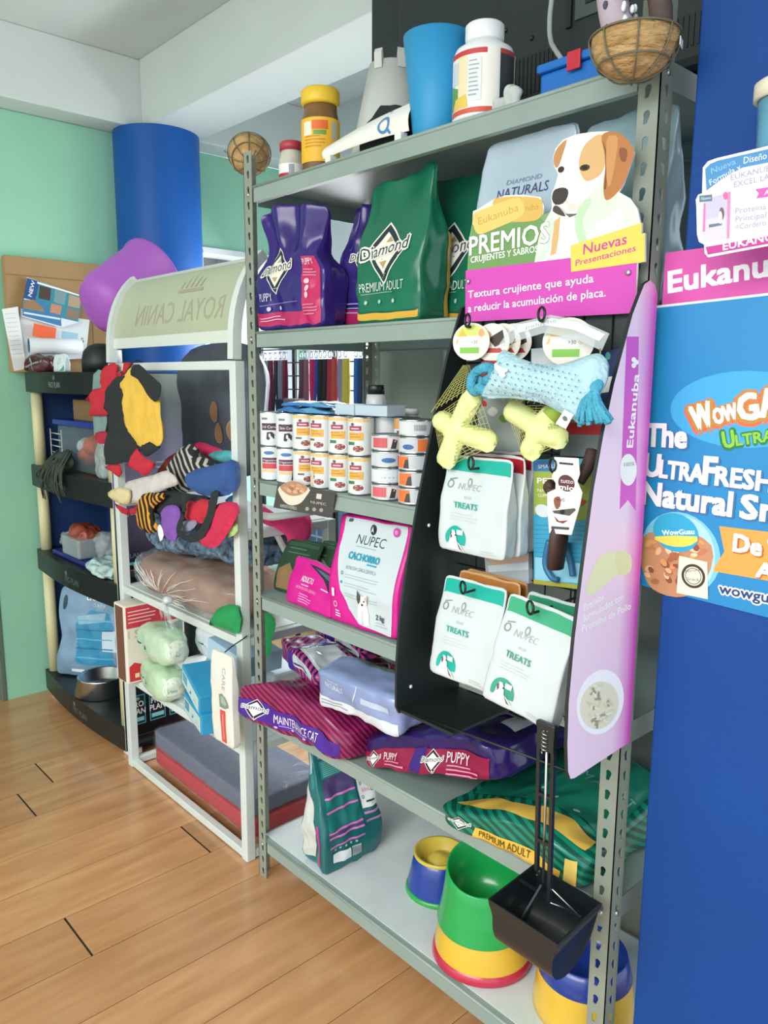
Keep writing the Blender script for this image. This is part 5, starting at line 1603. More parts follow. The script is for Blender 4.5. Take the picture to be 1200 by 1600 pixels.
pr.text('CAT', 0.10, 0.335, 0.022, 'D6E6E4', 4, w=0.05)
pr.poly([(0.15, 0.285), (0.165, 0.32), (0.18, 0.27), (0.195, 0.305), (0.205, 0.262), (0.175, 0.25)], 'DDE6E8', 4, 0.12)
pl = Print(); pl.poly([(0.012, 0.02), (0.062, 0.03), (0.082, 0.12), (0.06, 0.21), (0.02, 0.25), (0.01, 0.1)], 'C9CEC8', 2); pl.rect(0.085, 0.02, 0.095, 0.14, 'B63C8C', 3); pl.poly([(0.04, 0.27), (0.07, 0.28), (0.072, 0.33), (0.045, 0.34)], '8CA4AC', 2)
pack('cat_food_bag', 'tall teal and purple cat food bag standing on the white bottom shelf', 'pet food bag', s, mat('teal_bag', '226A6C', 0.22, var=0.15, scale=7, bump=0.7, bscale=16), [('f', pr), ('l', pl)], (0.262, 0.140, Z6), (0, 0, radians(88)), n=22)


def bowl(name, label, loc, bands, group=None):
    t = thing(name, label, 'pet bowl', loc)
    for pn, prof, m in bands:
        mb = MB(); mb.lathe(prof, m, 56); mb.build(pn, t)
    return t


P = lambda n, h: mat(n, h, 0.28, coat=0.3)
bowl('pet_bowl', 'small blue bowl with yellow dish and green foot at the back of the bottom shelf', (0.578, 0.235, Z6), [
    ('foot', [(0.0, 0), (0.094, 0), (0.098, 0.004), (0.096, 0.014), (0.091, 0.016)], P('green_plastic_foot', '2FA048')),
    ('body', [(0.092, 0.015), (0.090, 0.03), (0.081, 0.075), (0.074, 0.108), (0.071, 0.110)], P('blue_plastic_bowl', '1B3C96')),
    ('dish', [(0.074, 0.108), (0.077, 0.114), (0.074, 0.119), (0.066, 0.117), (0.060, 0.085), (0.042, 0.078), (0.036, 0.095), (0.018, 0.108), (0.0, 0.110)], P('yellow_plastic_dish', 'D6BE4E'))])
# stack: a yellow and red slow-feed bowl with a green slanted one nested on it
bx, by = 0.826, 0.134
bowl('pet_bowl', 'yellow bowl with red foot, underneath the big green bowl', (bx, by, Z6), [
    ('foot', [(0.0, 0.0), (0.124, 0.0), (0.1285, 0.004), (0.1265, 0.020), (0.120, 0.026)], P('red_plastic_foot', 'C02848')),
    ('body', [(0.1215, 0.025), (0.122, 0.04), (0.118, 0.052), (0.1185, 0.060), (0.108, 0.078), (0.1085, 0.086), (0.099, 0.106), (0.094, 0.108)], P('yellow_plastic_bowl', 'E2B93E'))])
t = thing('pet_bowl', 'big green slanted bowl nested on the yellow and red bowl', 'pet bowl', (bx - 0.004, by, Z6 + 0.112))
mb = MB(); mg = P('green_plastic_bowl', '1FA352')
prof = [(0.113, -0.024), (0.1145, -0.014), (0.108, 0.004), (0.1085, 0.012), (0.103, 0.035), (0.094, 0.09), (0.090, 0.125), (0.0875, 0.128), (0.085, 0.124), (0.086, 0.06), (0.080, 0.03), (0.05, 0.012), (0.0, 0.008)]
mb.lathe(prof, mg, 64)
for v in mb.v:
    k = smst(0.02, 0.128, v.z)
    v.z += k * (0.022 * v.y / 0.1 - 0.020 * v.x / 0.1)
    v.y *= 1 + 0.06 * k
mb.build('body', t)
t = thing('pet_bowl', 'yellow bowl with dark blue top in the near corner of the bottom shelf', 'pet bowl', (1.100, 0.172, Z6))
mb = MB(); mb.lathe([(0.0, 0.0), (0.112, 0.0), (0.116, 0.004), (0.115, 0.03), (0.111, 0.05), (0.111, 0.058), (0.104, 0.095)], MATS['yellow_plastic_bowl'], 56); mb.build('body', t)
mb = MB(); mb.lathe([(0.104, 0.095), (0.107, 0.099), (0.100, 0.125), (0.094, 0.150), (0.090, 0.151), (0.086, 0.12), (0.06, 0.10), (0.0, 0.098)], MATS['blue_plastic_bowl'], 56); mb.build('rim', t)

# ================================================================== long-handled scooper hung on the stand's front rod
S0 = V((1.226, -0.1975, 0.50))
sc = thing('scooper', 'black long-handled pet waste scooper hanging from the display stand', 'scooper', S0)
mk = mat('black_scoop_plastic', '1A2224', 0.35, coat=0.2)
mc = mat('chrome_rod', 'C9C4BC', 0.2, 0.9)
top = V((0.0, 0.0, 0.492)); bot = V((-0.022, 0.040, 0.165))
for sx in (-0.015, 0.015):
    mb = MB(); mb.bar(top + V((sx, 0, 0)), bot + V((sx, 0.0, 0.02 if sx < 0 else -0.03)), 0.007, 0.009, mk, (0, 1, 0), 0.001); mb.build('handle_rail', sc)
mb = MB(); mb.box(top + V((0, -0.001, 0.004)), (0.040, 0.012, 0.012), mk, 0.003); mb.box(top + V((0, -0.002, -0.02)), (0.034, 0.004, 0.045), mk, 0.001); mb.build('handle_grip', sc)
for t in (0.42, 0.72):
    mb = MB(); mb.box(top.lerp(bot, t), (0.034, 0.007, 0.006), mk); mb.build('cross_tie', sc)
mb = MB(); mb.tube([top + V((0, 0.002, -0.045)), bot], 0.0026, mc, 8); mb.build('pull_rod', sc)
mb = MB(); mb.tube([top + V((0.005 * cos(k * 0.8), 0.004 * sin(k * .8) - 0.006, -0.004 - 0.0009 * k)) for k in range(46)], 0.0011, mc, 5); mb.build('spring', sc)
M = Matrix.Translation((-0.034, 0.058, 0.0)) @ Matrix.Rotation(radians(4), 4, 'Y') @ Matrix.Rotation(radians(3), 4, 'Z')


def trough(u, v, o):
    r = 0.073 - o; d = 0.048
    L = 2 * d + pi * r; t = v * L
    if t < d: y, z = -r, 0.12 - t
    elif t > L - d: y, z = r, 0.12 - (L - t)
    else:
        a = (t - d) / r; y, z = -r * cos(a), 0.12 - d - r * 0.98 * sin(a)
    taper = 1 - 0.10 * (0.12 - z) / 0.12
    flare = 1 + 0.10 * smst(0.08, 0.12, z)
    return M @ V(((u - 0.5) * (0.138 - 2 * o) * taper * flare, y * (1.0 if y > 0 else flare), z))


mb = MB(); mb.grid(lambda u, v: trough(u, v, 0), 8, 26, mk); mb.grid(lambda u, v: trough(u, v, 0.003), 8, 26, mk)
for u in (0, 1):
    for o in (0, 0.003): mb.add([trough(u, k / 26, o) for k in range(27)], [tuple(range(27))], mk)
    for a, b in ((0, 26),): pass
    e = [trough(u, 0, 0), trough(u, 1, 0), trough(u, 1, .003), trough(u, 0, .003)]; mb.add(e, [(0, 1, 2, 3)], mk)
for v in (0, 1): mb.add([trough(0, v, 0), trough(1, v, 0), trough(1, v, .003), trough(0, v, .003)], [(0, 1, 2, 3)], mk)
mb.build('scoop', sc)
mb = MB()
mb.bar(M @ V((-0.068, 0.012, 0.118)), M @ V((0.068, 0.012, 0.118)), 0.005, 0.004, mk)
mb.bar(bot + V((0.002, -0.004, 0.0)), M @ V((-0.022, -0.060, 0.075)), 0.010, 0.004, mk, (1, 0, 0))
mb.tube([bot + V((0.017, 0, -0.03)), M @ V((0.04, 0.012, 0.118))], 0.0016, mc, 6); mb.tube([bot + V((0.017, 0, 0.0)), M @ V((0.066, 0.012, 0.118))], 0.0016, mc, 6)
mb.tube([bot + V((-0.014, 0, 0.01)), M @ V((-0.06, 0.07, 0.115))], 0.0028, mk, 6)
mb.build('linkage', sc)
# ================================================================== third shelf: cans, boxes, leashes behind
Z3 = 1.2915
m_tin = mat('tin_metal', 'C4CCD0', 0.25, 0.9)


def can(name, label, r, h, pr, loc, group, rotz=0.0, base='DADFDF'):
    t = thing(name, label, 'can', loc, (0, 0, rotz), group)
    mb = MB(); mb.lathe([(r, 0.003), (r, h - 0.003)], mat('can_label_' + base, base, 0.35), 32)
    mb.prints(pr, cyl_S((0, 0, 0), r, radians(-42) - (pi * r * 1.0) / r / 2), ml=0.012)
    mb.build('label', t)
    mb = MB(); mb.lathe([(0, 0.002), (r * 0.93, 0.002), (r * 0.97, 0.0), (r * 1.02, 0.0015), (r, 0.004)], m_tin, 32); mb.build('bottom_rim', t)
    mb = MB(); mb.lathe([(r, h - 0.004), (r * 1.02, h - 0.0015), (r * 0.97, h), (r * 0.93, h - 0.003), (r * 0.6, h - 0.003), (r * 0.55, h - 0.0022), (0, h - 0.0022)], m_tin, 32); mb.build('lid', t)
    return t


r = 0.0335; h = 0.0985; C = pi * r   # print width: the half that faces the room
cans_x = [0.060 + 0.0785 * k for k in range(6)]
kinds = ['vet', 'vet', 'gold', 'gold', 'green', 'green']


def tall_print(k, low):
    pr = Print(); c = C / 2
    if k < 2:
        if low:
            pr.rect(c - 0.030, 0.052, c + 0.028, 0.066, '5A3048', 2); pr.text('Digestive', c - 0.026, 0.056, 0.006, 'EEE2EA', 3, w=0.045); pr.rect(c - 0.03, 0.034, c + 0.016, 0.050, 'C64850', 2); pr.rect(c - 0.03, 0.024, c + 0.01, 0.032, 'EFC08A', 2)
            if k: pr.poly([(c + 0.008, 0.008), (c + 0.026, 0.008), (c + 0.030, 0.045), (c + 0.014, 0.048)], '4A4244', 3)
            pr.ell(c - 0.006, 0.080, 0.016, 0.005, '4A78B0', 2)
        else:
            pr.rect(c - 0.028, 0.046, c + 0.022, 0.066, '4A2E42', 2); pr.text('Skin Care' if k else 'i/d Care', c - 0.024, 0.052, 0.008, 'EEE2EA', 3, w=0.040); pr.rect(c - 0.028, 0.076, c - 0.008, 0.082, '6A7C88', 2)
            pr.poly([(c - 0.012, 0.020), (c - 0.004, 0.018), (c + 0.002, 0.030), (c + 0.010, 0.02), (c + 0.012, 0.034), (c + 0.004, 0.042), (c - 0.010, 0.040)], '2E2A2C', 3); pr.ell(c - 0.002, 0.031, 0.003, 0.006, 'F0EEEC', 4)
            pr.rect(c - .03, 0.004, c + .02, 0.012, 'D4DBDD', 2)
        pr.rect(c + 0.034, 0.01, c + 0.048, 0.09, 'C2CCD0', 2)
    else:
        band = 'E0AC4E'
        pr.rect(c - 0.048, 0.086, c + 0.03, 0.094, 'E6C078', 2)
        pr.ell(c - 0.02, 0.080, 0.005, 0.004, '5A5A62', 3)
        pr.rect(c - 0.030, 0.064, c + 0.004, 0.076, 'A03A52', 3); pr.rect(c - 0.024, 0.068, c - 0.002, 0.071, 'E8C4CC', 4)
        pr.rect(c - 0.032, 0.040, c + 0.010, 0.060, band, 2); pr.lines(c - 0.028, 0.054, 0.03, 2, 0.007, 0.003, 'C08A30', 3)
        if k >= 4: pr.rect(c - 0.034, 0.028, c - 0.014, 0.036, '3A7A52', 3)
        else: pr.rect(c - 0.034, 0.030, c - 0.016, 0.035, '7A5A3A', 3)
        pr.ell(c - 0.004, 0.018, 0.017, 0.011, 'F6F4F0', 3); pr.ell(c - 0.004, 0.019, 0.014, 0.008, '8A4A44', 4); pr.ell(c - 0.008, 0.020, 0.005, 0.003, 'B87A6A', 5)
        if low and k == 3: pr.poly([(c - 0.03, 0.006), (c - 0.022, 0.006), (c - 0.018, 0.03), (c - 0.02, 0.05), (c - 0.03, 0.045)], 'D9C6A8', 5)
    return pr


names = ['first from the far post', 'second from the far post', 'third from the far post', 'fourth from the far post', 'fifth from the far post', 'nearest the flat cans']
look = [('white can with dark purple care band', 'white can with red digestive band')] * 2 + [('white and gold can with bowl picture', 'white and gold can with dog picture')] * 2 + [('white and gold can with green tab', 'white and gold can with green tab')] * 2
for k, x in enumerate(cans_x):
    for low in (True, False):
        can('pet_food_can', '%s, %s, %s layer' % (look[k][1 if low else 0], names[k], 'bottom' if low else 'top'), r, h, tall_print(k, low), (x, 0.0385 + 0.001 * k, Z3 + (0 if low else h + 0.0008)), 'tall pet food cans', radians([0, 6, 18, -8, 4, -4][k] + (10 if low and k == 2 else 0)))
# second row, behind
for k, (x, y, lab) in enumerate(((0.468, 0.113, 'plain white tall can behind the front row by the flat cans'), (0.545, 0.118, 'tall gold-banded can rising behind the low stack of flat cans'))):
    pr = Print(); c = C / 2
    if k: pr.rect(c - 0.05, 0.07, c + 0.05, 0.095, 'D79A58', 2); pr.rect(c - 0.03, 0.056, c + 0.004, 0.066, '7A3450', 3); pr.rect(c - 0.05, 0.03, c + 0.04, 0.052, 'D49A50', 2)
    else: pr.rect(c - 0.03, 0.02, c - 0.015, 0.09, 'CBD3D6', 2)
    can('pet_food_can', ('plain white tall can underneath another, behind the front row', 'tall can hidden under the gold-banded can behind the flat cans')[k], r, h, Print(), (x, y, Z3), 'tall pet food cans')
    can('pet_food_can', lab, r, h, pr, (x, y, Z3 + h + 0.0008), 'tall pet food cans')
# small flat cans in two stacks
r2, h2 = 0.041, 0.0395; C2 = pi * r2
for st, (x, y, n) in enumerate(((0.556, 0.042, 4), (0.652, 0.044, 5))):
    for k in range(n):
        pr = Print(); c = C2 / 2
        if st == 0:
            if k in (0, 3): pr.rect(c - 0.045, 0.008, c - 0.004, 0.032, 'D2606A' if k == 0 else 'C85A5A', 2); pr.rect(c + 0.0, 0.008, c + 0.03, 0.032, 'EAD6D2', 2); pr.poly([(c + 0.004, 0.006), (c + 0.018, 0.006), (c + 0.022, 0.026), (c + 0.010, 0.030)], '3C383A', 3)
            elif k == 2: pr.ell(c + 0.006, 0.018, 0.018, 0.006, '3A6AA4', 2); pr.rect(c - 0.05, 0.006, c - 0.03, 0.034, 'C9D4DA', 2); pr.rect(c + 0.03, 0.006, c + 0.044, 0.03, 'B4484C', 2)
            else: pr.rect(c - 0.05, 0.006, c + 0.04, 0.034, 'D8E0E4', 2); pr.rect(c - 0.02, 0.014, c + 0.02, 0.018, 'B4C0C6', 3)
        else:
            if k == 4: 
                pr.rect(c - 0.05, 0.006, c + 0.05, 0.034, 'D5DBDF', 2)
                for q in range(9): pr.rect(c + 0.002 * q * 1.6 - 0.004, 0.014, c + 0.0018 + 0.002 * q * 1.6 - 0.004, 0.028, '8A9498', 3)
                pr.rect(c + 0.040, 0.010, c + 0.052, 0.016, '3A4A66', 3)
            elif k == 3: pr.rect(c + 0.0, 0.006, c + 0.05, 0.034, 'E8783A', 2); pr.ell(c - 0.024, 0.016, 0.015, 0.006, '3A6AA4', 2); pr.poly([(c + 0.032, 0.006), (c + 0.046, 0.006), (c + 0.046, 0.026)], '4A3A34', 3)
            else: pr.rect(c - 0.055, 0.006, c - 0.016, 0.034, 'E8783A', 2); pr.poly([(c - 0.03, 0.006), (c - 0.014, 0.006), (c - 0.016, 0.028), (c - 0.024, 0.026)], '4A3E34', 3); pr.rect(c - 0.005, 0.006, c + 0.05, 0.034, 'C6CED4', 2)
        can('flat_can', '%s flat can, %s of the %s flat-can stack' % (('red and white', 'silver-white')[k in (1, 2)] if st == 0 else 'orange and silver', ('bottom', 'second from the bottom', 'third from the bottom', 'fourth from the bottom', 'topmost')[k], ('shorter', 'taller')[st]), r2, h2, pr, (x, y, Z3 + k * (h2 + 0.0006)), 'small flat pet food cans', radians([0, 5, -6, 3, -3][k]), 'C9D0D3')
ZC = Z3 + 2 * h + 0.0018
# things lying on the cans and behind them
t = thing('flat_box', 'long pale blue flat box lying across the tops of the tall cans', 'box', (0.438, 0.085, ZC + 0.0005), (0, 0, radians(4)))
mb = MB(); mb.box((0, 0, 0.014), (0.19, 0.07, 0.027), mat('pale_blue_card', 'B9CAD6', 0.5), 0.002); mb.build('carton', t)
mb = MB(); mb.box((-0.094 + 0.075, -0.0352, 0.014), (0.003, 0.001, 0.025), mat('card_seam', '7E909C', 0.6)); mb.build('seam', t)
for i in range(4):
    mb = MB(); s = Soft(0.15, 0.075, 0.016, 6, lambda p, c: (p.x, p.y, p.z * (1 - .6 * abs(c[0])) ), wr=0.004, wf=20, seed=100 + i); s.mesh(mb, mat('blue_film_%d' % (i % 2), ('3C78B4', '5A96BE')[i % 2], 0.2, bump=0.3), 10)
    tag(mb.build('blue_packet', None, (0.235 + 0.03 * i, 0.058 + 0.006 * i, ZC + 0.0002 + 0.0165 * (i // 2) + 0.001 * (i % 2)) if False else (0.175 + 0.085 * (i % 2) + 0.02 * (i // 2), 0.055 + 0.004 * i, ZC + 0.0005 + 0.0165 * (i // 2)), (0, 0, radians([-3, 3, 6, -5][i]))), 'thin blue film packet on the cans, %s' % ('lower one toward the far post', 'lower one toward the pale blue box', 'upper one toward the far post', 'upper one toward the pale blue box')[i], 'packet', 'blue packets on the cans')
lathe_thing('dispenser_bottle', 'white tapered bottle with black cap standing behind the cans', 'bottle', (0.318, 0.215, Z3), [
    ('bottle', [(0, 0), (0.040, 0), (0.042, 0.006), (0.028, 0.23), (0.025, 0.250), (0, 0.250)], mat('pale_grey_plastic', 'DCE2E4', 0.35), None, 0, 0),
    ('cap', [(0, 0.276), (0.0225, 0.276), (0.0245, 0.273), (0.0245, 0.2505), (0, 0.2505)], m_blk, None, 0, 0)])
lathe_thing('white_canister', 'small white canister with red band behind the taller flat-can stack', 'canister', (0.462, 0.190, Z3), [
    ('canister', [(0, 0), (0.032, 0), (0.034, 0.004), (0.034, 0.20), (0, 0.20)], m_wplast, None, 0, 0),
    ('band', [(0.0345, 0.13), (0.0352, 0.132), (0.0352, 0.165), (0.0345, 0.167)], mat('pink_red_band', 'CF5668', 0.5), None, 0, 0),
    ('lid', [(0, 0.216), (0.034, 0.216), (0.037, 0.213), (0.037, 0.2005), (0, 0.2005)], m_wplast, None, 0, 0)])
lathe_thing('white_canister', 'white and orange canister right behind the taller flat-can stack', 'canister', (0.572, 0.205, Z3), [
    ('canister', [(0, 0), (0.036, 0), (0.038, 0.004), (0.038, 0.185), (0.034, 0.19), (0, 0.19)], mat('orange_label', 'E4B79A', 0.5), None, 0, 0)])

# wet food card clipped to the shelf lip
cd_ = Plane((0.30, -0.006, 1.27), (1, 0, 0), (0, -0.16, 1))
mb = MB(); cf = mb
outl = cd_.pts([(434, 757), (524, 769), (519, 809), (427, 793)])
outl = [(outl[0][0], outl[0][1] + .002), outl[1], outl[2], outl[3]]
quad_sheet(mb, cd_, outl[::-1], 0.002, mat('charcoal_card', '4C4C4A', 0.45))
pr = Print()
cd_.poly(pr, [(437, 760), (482, 762), (478, 776), (468, 787), (452, 789), (440, 778)], 'E4DCCC', 2, 3)
cd_.poly(pr, [(438, 762), (446, 754), (460, 752), (474, 756), (481, 764), (470, 773), (452, 774)], 'B98A6C', 3, 3)
rnd = random.Random(6)
for k in range(16): 
    cx, cy = 459 + rnd.uniform(-15, 15), 764 + rnd.uniform(-6, 5); cd_.ell(pr, [(cx, cy), (cx + 4, cy + 1), (cx, cy + 2.5)], rnd.choice(['C99E80', 'A07458', 'D8B294']), 4)
cd_.text(pr, 'ALIMENTO HÚMEDO', (438, 792), (464, 797), 5, 'D8D4CA', 3)
for k in range(3): cd_.ell(pr, [(480 + 11 * k, 795 + k), (483 + 11 * k, 795 + k), (480 + 11 * k, 792 + k)], 'A6A29A', 3)
cd_.poly(pr, [(495, 771), (503, 772), (502, 780), (494, 779)], 'D8D4CA', 3); cd_.text(pr, 'NUPEC', (486, 786), (510, 790), 4, 'C8C4BA', 3)
mb.prints(pr, cd_.S)
tag(loc_to(mb, (0.30, -0.006, 1.27)).build('shelf_card', None, (0.30, -0.006, 1.27)), 'charcoal card with a bowl picture hanging on the lip under the cans', 'shelf card')

# leashes on the wire rack by the window
LX = [(-1.355, '5A6F8C'), (-1.315, '6F6A94'), (-1.275, '87A2B8'), (-1.235, '7A2C4A'), (-1.19, '2A2C30'), (-1.15, '8A93A8'), (-1.115, '7E2A38'), (-0.985, '6E4A60'), (-0.95, '8E6A78'), (-0.905, 'D6285E'), (-0.87, '3A4FA8'), (-0.84, '22262A'), (-0.81, '2A2A2E'), (-0.775, 'A83A48'), (-0.745, 'C2504E'), (-0.705, '8A8AB4'), (-0.665, 'D8C84A'), (-0.595, '2A6EBE'), (-0.565, '1F3E5C'), (-0.53, '8E7C80'), (-0.495, 'A63A4A'), (-0.468, 'B4B0B8')]
ln = {'5A6F8C': 'slate blue', '6F6A94': 'dusty violet', '87A2B8': 'pale blue', '7A2C4A': 'burgundy studded', '2A2C30': 'black', '8A93A8': 'silver grey', '7E2A38': 'dark red studded', '6E4A60': 'plum', '8E6A78': 'mauve', 'D6285E': 'hot pink', '3A4FA8': 'royal blue', '22262A': 'black chain-patterned', '2A2A2E': 'charcoal', 'A83A48': 'crimson', 'C2504E': 'coral red', '8A8AB4': 'lavender', 'D8C84A': 'yellow', '2A6EBE': 'bright blue', '1F3E5C': 'navy', '8E7C80': 'taupe', 'A63A4A': 'red', 'B4B0B8': 'pale grey'}
rnd = random.Random(12)
for x, c in LX:
    t = thing('leash', '%s leash hanging on the wire rack at the window' % ln[c], 'leash', (x, KY - 0.026, 1.70), group='leashes on the wire rack')
    m = mat('strap_' + c, c, 0.55); w = rnd.uniform(0.014, 0.022); L = rnd.uniform(0.42, 0.52); sw = rnd.uniform(-.02, .02)
    mb = MB(); mb.ribbon(smooth_path([(0, -0.008, -0.03), (0.002, -0.012, -0.15), (sw, -0.014, -0.3), (sw * 1.3, -0.012, -L)], 5), w, 0.003, m, (1, 0.5, 0)); mb.ribbon(smooth_path([(0.004, 0.0, -0.03), (0.012, -0.004, -0.18), (sw * 1.3 + 0.004, -0.006, -L)], 5), w, 0.003, m, (1, 0.4, 0)); mb.build('strap', t)
    mb = MB(); mb.tube([(0.010 * cos(a), -0.006, -0.010 + 0.014 * sin(a)) for a in [2 * pi * k / 14 for k in range(14)]], 0.0025, m_tin, 6, closed=True); mb.tube([(0, 0.0125, 0.006), (0, -0.006, 0.004), (0, -0.010, 0.008)], 0.002, m_wire, 6); mb.build('clip_ring', t)
# small clear bin on the leash rack
t = thing('wire_bin', 'small dark mesh bin hooked low on the leash rack', 'bin', (-1.02, KY - 0.015, 1.43))
mb = MB(); mb.box((-0.05, -0.045, 0.03), (0.06, 0.08, 0.06), mat('dark_bin', '3A3A40', 0.5), 0.004); mb.box((0.03, -0.045, 0.032), (0.09, 0.08, 0.064), mat('smoky_bin', '8A8A90', 0.3, alpha=0.6), 0.004); mb.build('bin', t)
# ================================================================== goods hanging on the display stand
m_teal = '16A596'


def hang_pouch(name, label, w, h, d, top_hex, loc, rot, seed, prints=True, group=None, base='C8D1D3', word='1FA79A'):
    s = Soft(w, d, h, 18, lambda p, c: (p.x * (1 - 0.02 * (c[2] + 1)), p.y * (1 - 0.90 * smst(0.45, 0.9, (c[2] + 1) / 2)), p.z), wr=0.003, wf=16, seed=seed)
    t = thing(name, label, 'pouch', loc, rot, group)
    mb = MB(); s.mesh(mb, mat('pouch_foil_' + base, base, 0.3, var=0.03, scale=5, bump=0.2, bscale=14), 16)
    pr = Print()
    if prints:
        pr.ell(w * 0.40, h * 0.735, 0.006, 0.009, '8A9496', 2); pr.ell(w * 0.40, h * 0.735, 0.003, 0.005, base, 3)
        pr.text('NUPEC', w * 0.24, h * 0.655, 0.013, 'A4ACAC', 3, w=w * 0.34, shear=0.12); pr.text('RELAX', w * 0.36, h * 0.565, 0.006, 'B4BCBC', 3, w=w * 0.11)
        pr.text('TREATS', w * 0.22, h * 0.465, 0.012, word, 3, w=w * 0.36, bold=0.02); pr.lines(w * 0.16, h * 0.40, w * 0.45, 3, 0.006, 0.0015, 'C2CACA', 3)
        pr.ring(w * 0.12, h * 0.70, 0.006, 0.008, '7E8A88', 3); pr.line((w * 0.09, h * 0.745), (w * 0.2, h * 0.765), 0.002, '7E8A88', 3)
        cx, cy, r = w * 0.28, h * 0.135, 0.027
        pts = [(cx + r * cos(a), cy + r * sin(a)) for a in [radians(-20 + 11 * k) for k in range(21)]]
        pr.poly(pts, word, 2)
        pr.poly([(cx - r * .9, cy - r * .75), (cx + r * 0.95, cy - r * .8), (cx + r * .6, cy - r * .35), (cx + r * .2, cy - r * .1), (cx + r * .12, cy + r * .35), (cx - r * .05, cy + r * .68), (cx - r * .32, cy + r * .66), (cx - r * .46, cy + r * .36), (cx - r * .55, cy - r * .1)], 'E4E2DE', 4)
        pr.poly([(cx - r * .46, cy + r * .36), (cx - r * .32, cy + r * .62), (cx - r * .25, cy + r * .2), (cx - r * .42, cy)], '5A504C', 5); pr.poly([(cx + r * .2, cy - r * .1), (cx + r * .12, cy + r * .1), (cx + r * .5, cy - r * .7), (cx + r * .8, cy - r * .78)], '6A605C', 5)
        pr.ell(cx + r * .08, cy + r * .34, 0.002, 0.0016, '2A2624', 6); pr.lines(w * 0.66, h * 0.06, w * 0.24, 2, 0.005, 0.0014, 'B4BCBC', 3); pr.rect(cx + r * .2, cy + r * .4, cx + r * .75, cy + r * .75, 'F2F4F4', 5)
    pr.rect(0.002, h * 0.84, w - 0.002, h - 0.002, top_hex, 2)
    mb.prints(pr, s.S('f'), ml=0.012, off=0.0006, crease=True)
    pb = Print(); pb.rect(0.002, h * 0.84, w - 0.002, h - 0.002, top_hex, 2); mb.prints(pb, s.S('b'), ml=0.02, off=0.0006)
    mb.build('pouch', t)
    return t


mb = None
hang_pouch('treat_pouch', 'white treat pouch with teal top, front of the upper row on the stand', 0.172, 0.190, 0.034, '17A694', (0.985, -0.118, 1.246), (radians(-2), 0, 0), 201)
hang_pouch('treat_pouch', 'white treat pouch with red top, middle of the upper row on the stand', 0.165, 0.192, 0.028, 'A8202E', (0.992, -0.080, 1.248), (0, 0, 0), 202, False, base='D3DADC')
hang_pouch('treat_pouch', 'white treat pouch with red top, last of the upper row at the wire grid', 0.165, 0.194, 0.024, '9A2030', (0.985, -0.048, 1.250), (0, 0, 0), 203, False, base='C8D0D3')
hang_pouch('treat_pouch', 'white treat pouch with teal top, lower row beside the black side panel', 0.166, 0.202, 0.034, '14A796', (0.987, -0.146, 0.990), (radians(-8), radians(0), 0), 204)
hang_pouch('treat_pouch', 'tan-topped pouch behind the teal-topped pouch of the lower row', 0.165, 0.200, 0.026, 'B4763A', (0.992, -0.092, 0.998), (radians(-3), 0, 0), 205, False, base='C9A071')
hang_pouch('treat_pouch', 'tan pouch last of the lower row against the wire grid', 0.165, 0.200, 0.024, 'A0682F', (0.990, -0.055, 0.994), (0, 0, 0), 206, False, base='BF925F')
hang_pouch('treat_pouch', 'white treat pouch with green top, lower row beside the pink side panel', 0.158, 0.208, 0.034, '35A276', (1.142, -0.166, 0.982), (radians(-7), radians(7), radians(0)), 207, word='3E9A84')
hang_pouch('treat_pouch', 'white pouch behind the green-topped pouch of the lower row', 0.158, 0.206, 0.028, '2F8E68', (1.172, -0.112, 0.985), (radians(-3), radians(2), 0), 208, False, base='C6D0D4')

# chew stick on a white dog card, and the blister pack behind it
t = thing('chew_stick', 'brown chew stick on a white card with a dog picture', 'dog chew', (1.185, -0.110, 1.245))
c0 = V((1.185, -0.110, 1.245))
PT = Plane((1.10, -0.124, 1.25), (1, 0, 0), (0, 0.0, 1))
mb = MB()
card = [(866, 714), (904, 716), (906, 741), (902, 752), (910, 770), (906, 790), (893, 836), (858, 833), (855, 790), (855, 770), (868, 764), (868, 754), (862, 745), (866, 735)]
quad_sheet(mb, PT, PT.pts(card)[::-1], 0.0015, mat('white_toy_card', 'E6E8E6', 0.4))
pr = Print()
PT.ell(pr, [(885, 755), (898, 757), (885, 742)], '5E3038', 2); PT.text(pr, 'tutto', (876, 754), (896, 756), 7, 'F0E8E8', 3); PT.text(pr, 'mio', (874, 764), (897, 767), 8, 'F0E8E8', 3, bold=0.04)
PT.poly(pr, [(866, 776), (892, 778), (890, 800), (884, 815), (872, 814), (866, 800)], 'F6F4F0', 3, 3)
PT.poly(pr, [(866, 778), (875, 776), (876, 790), (870, 796), (866, 788)], '8A5240', 4, 2); PT.ell(pr, [(879, 800), (883, 800), (879, 796)], '1E1A1A', 5)
PT.poly(pr, [(863, 798), (898, 794), (900, 797), (890, 806), (866, 802)], '5A5450', 4); PT.text(pr, '>90', (870, 784), (883, 784), 6, '2A2A2A', 6)
PT.poly(pr, [(866, 806), (874, 814), (888, 813), (880, 818), (870, 815)], '8A3A34', 5); PT.poly(pr, [(862, 822), (890, 824), (889, 828), (861, 826)], '4A4A4C', 4)
PT.poly(pr, [(874, 722), (896, 724), (896, 727), (874, 725)], '2A2A2C', 4)
mb.prints(pr, PT.S)
o = loc_to(mb, c0).build('card', t)
mb = MB(); s0 = Yp(873, 842, -0.106); s1 = Yp(868, 888, -0.106)
mb.tube([Yp(876, 812, -0.102), s0, s1], [0.020, 0.023, 0.020], mat('chew_brown', '4A342E', 0.6, var=0.2, scale=25), 12, flat=0.6)
mb.tube(smooth_path([Yp(862, 756, -0.110), Yp(857, 762, -0.108), Yp(866, 770, -0.107)]), 0.010, MATS['chew_brown'], 10)
mb.tube(smooth_path([Yp(903, 752, -0.106), Yp(918, 728, -0.09), Yp(926, 705, -0.075)]), 0.012, MATS['chew_brown'], 10)
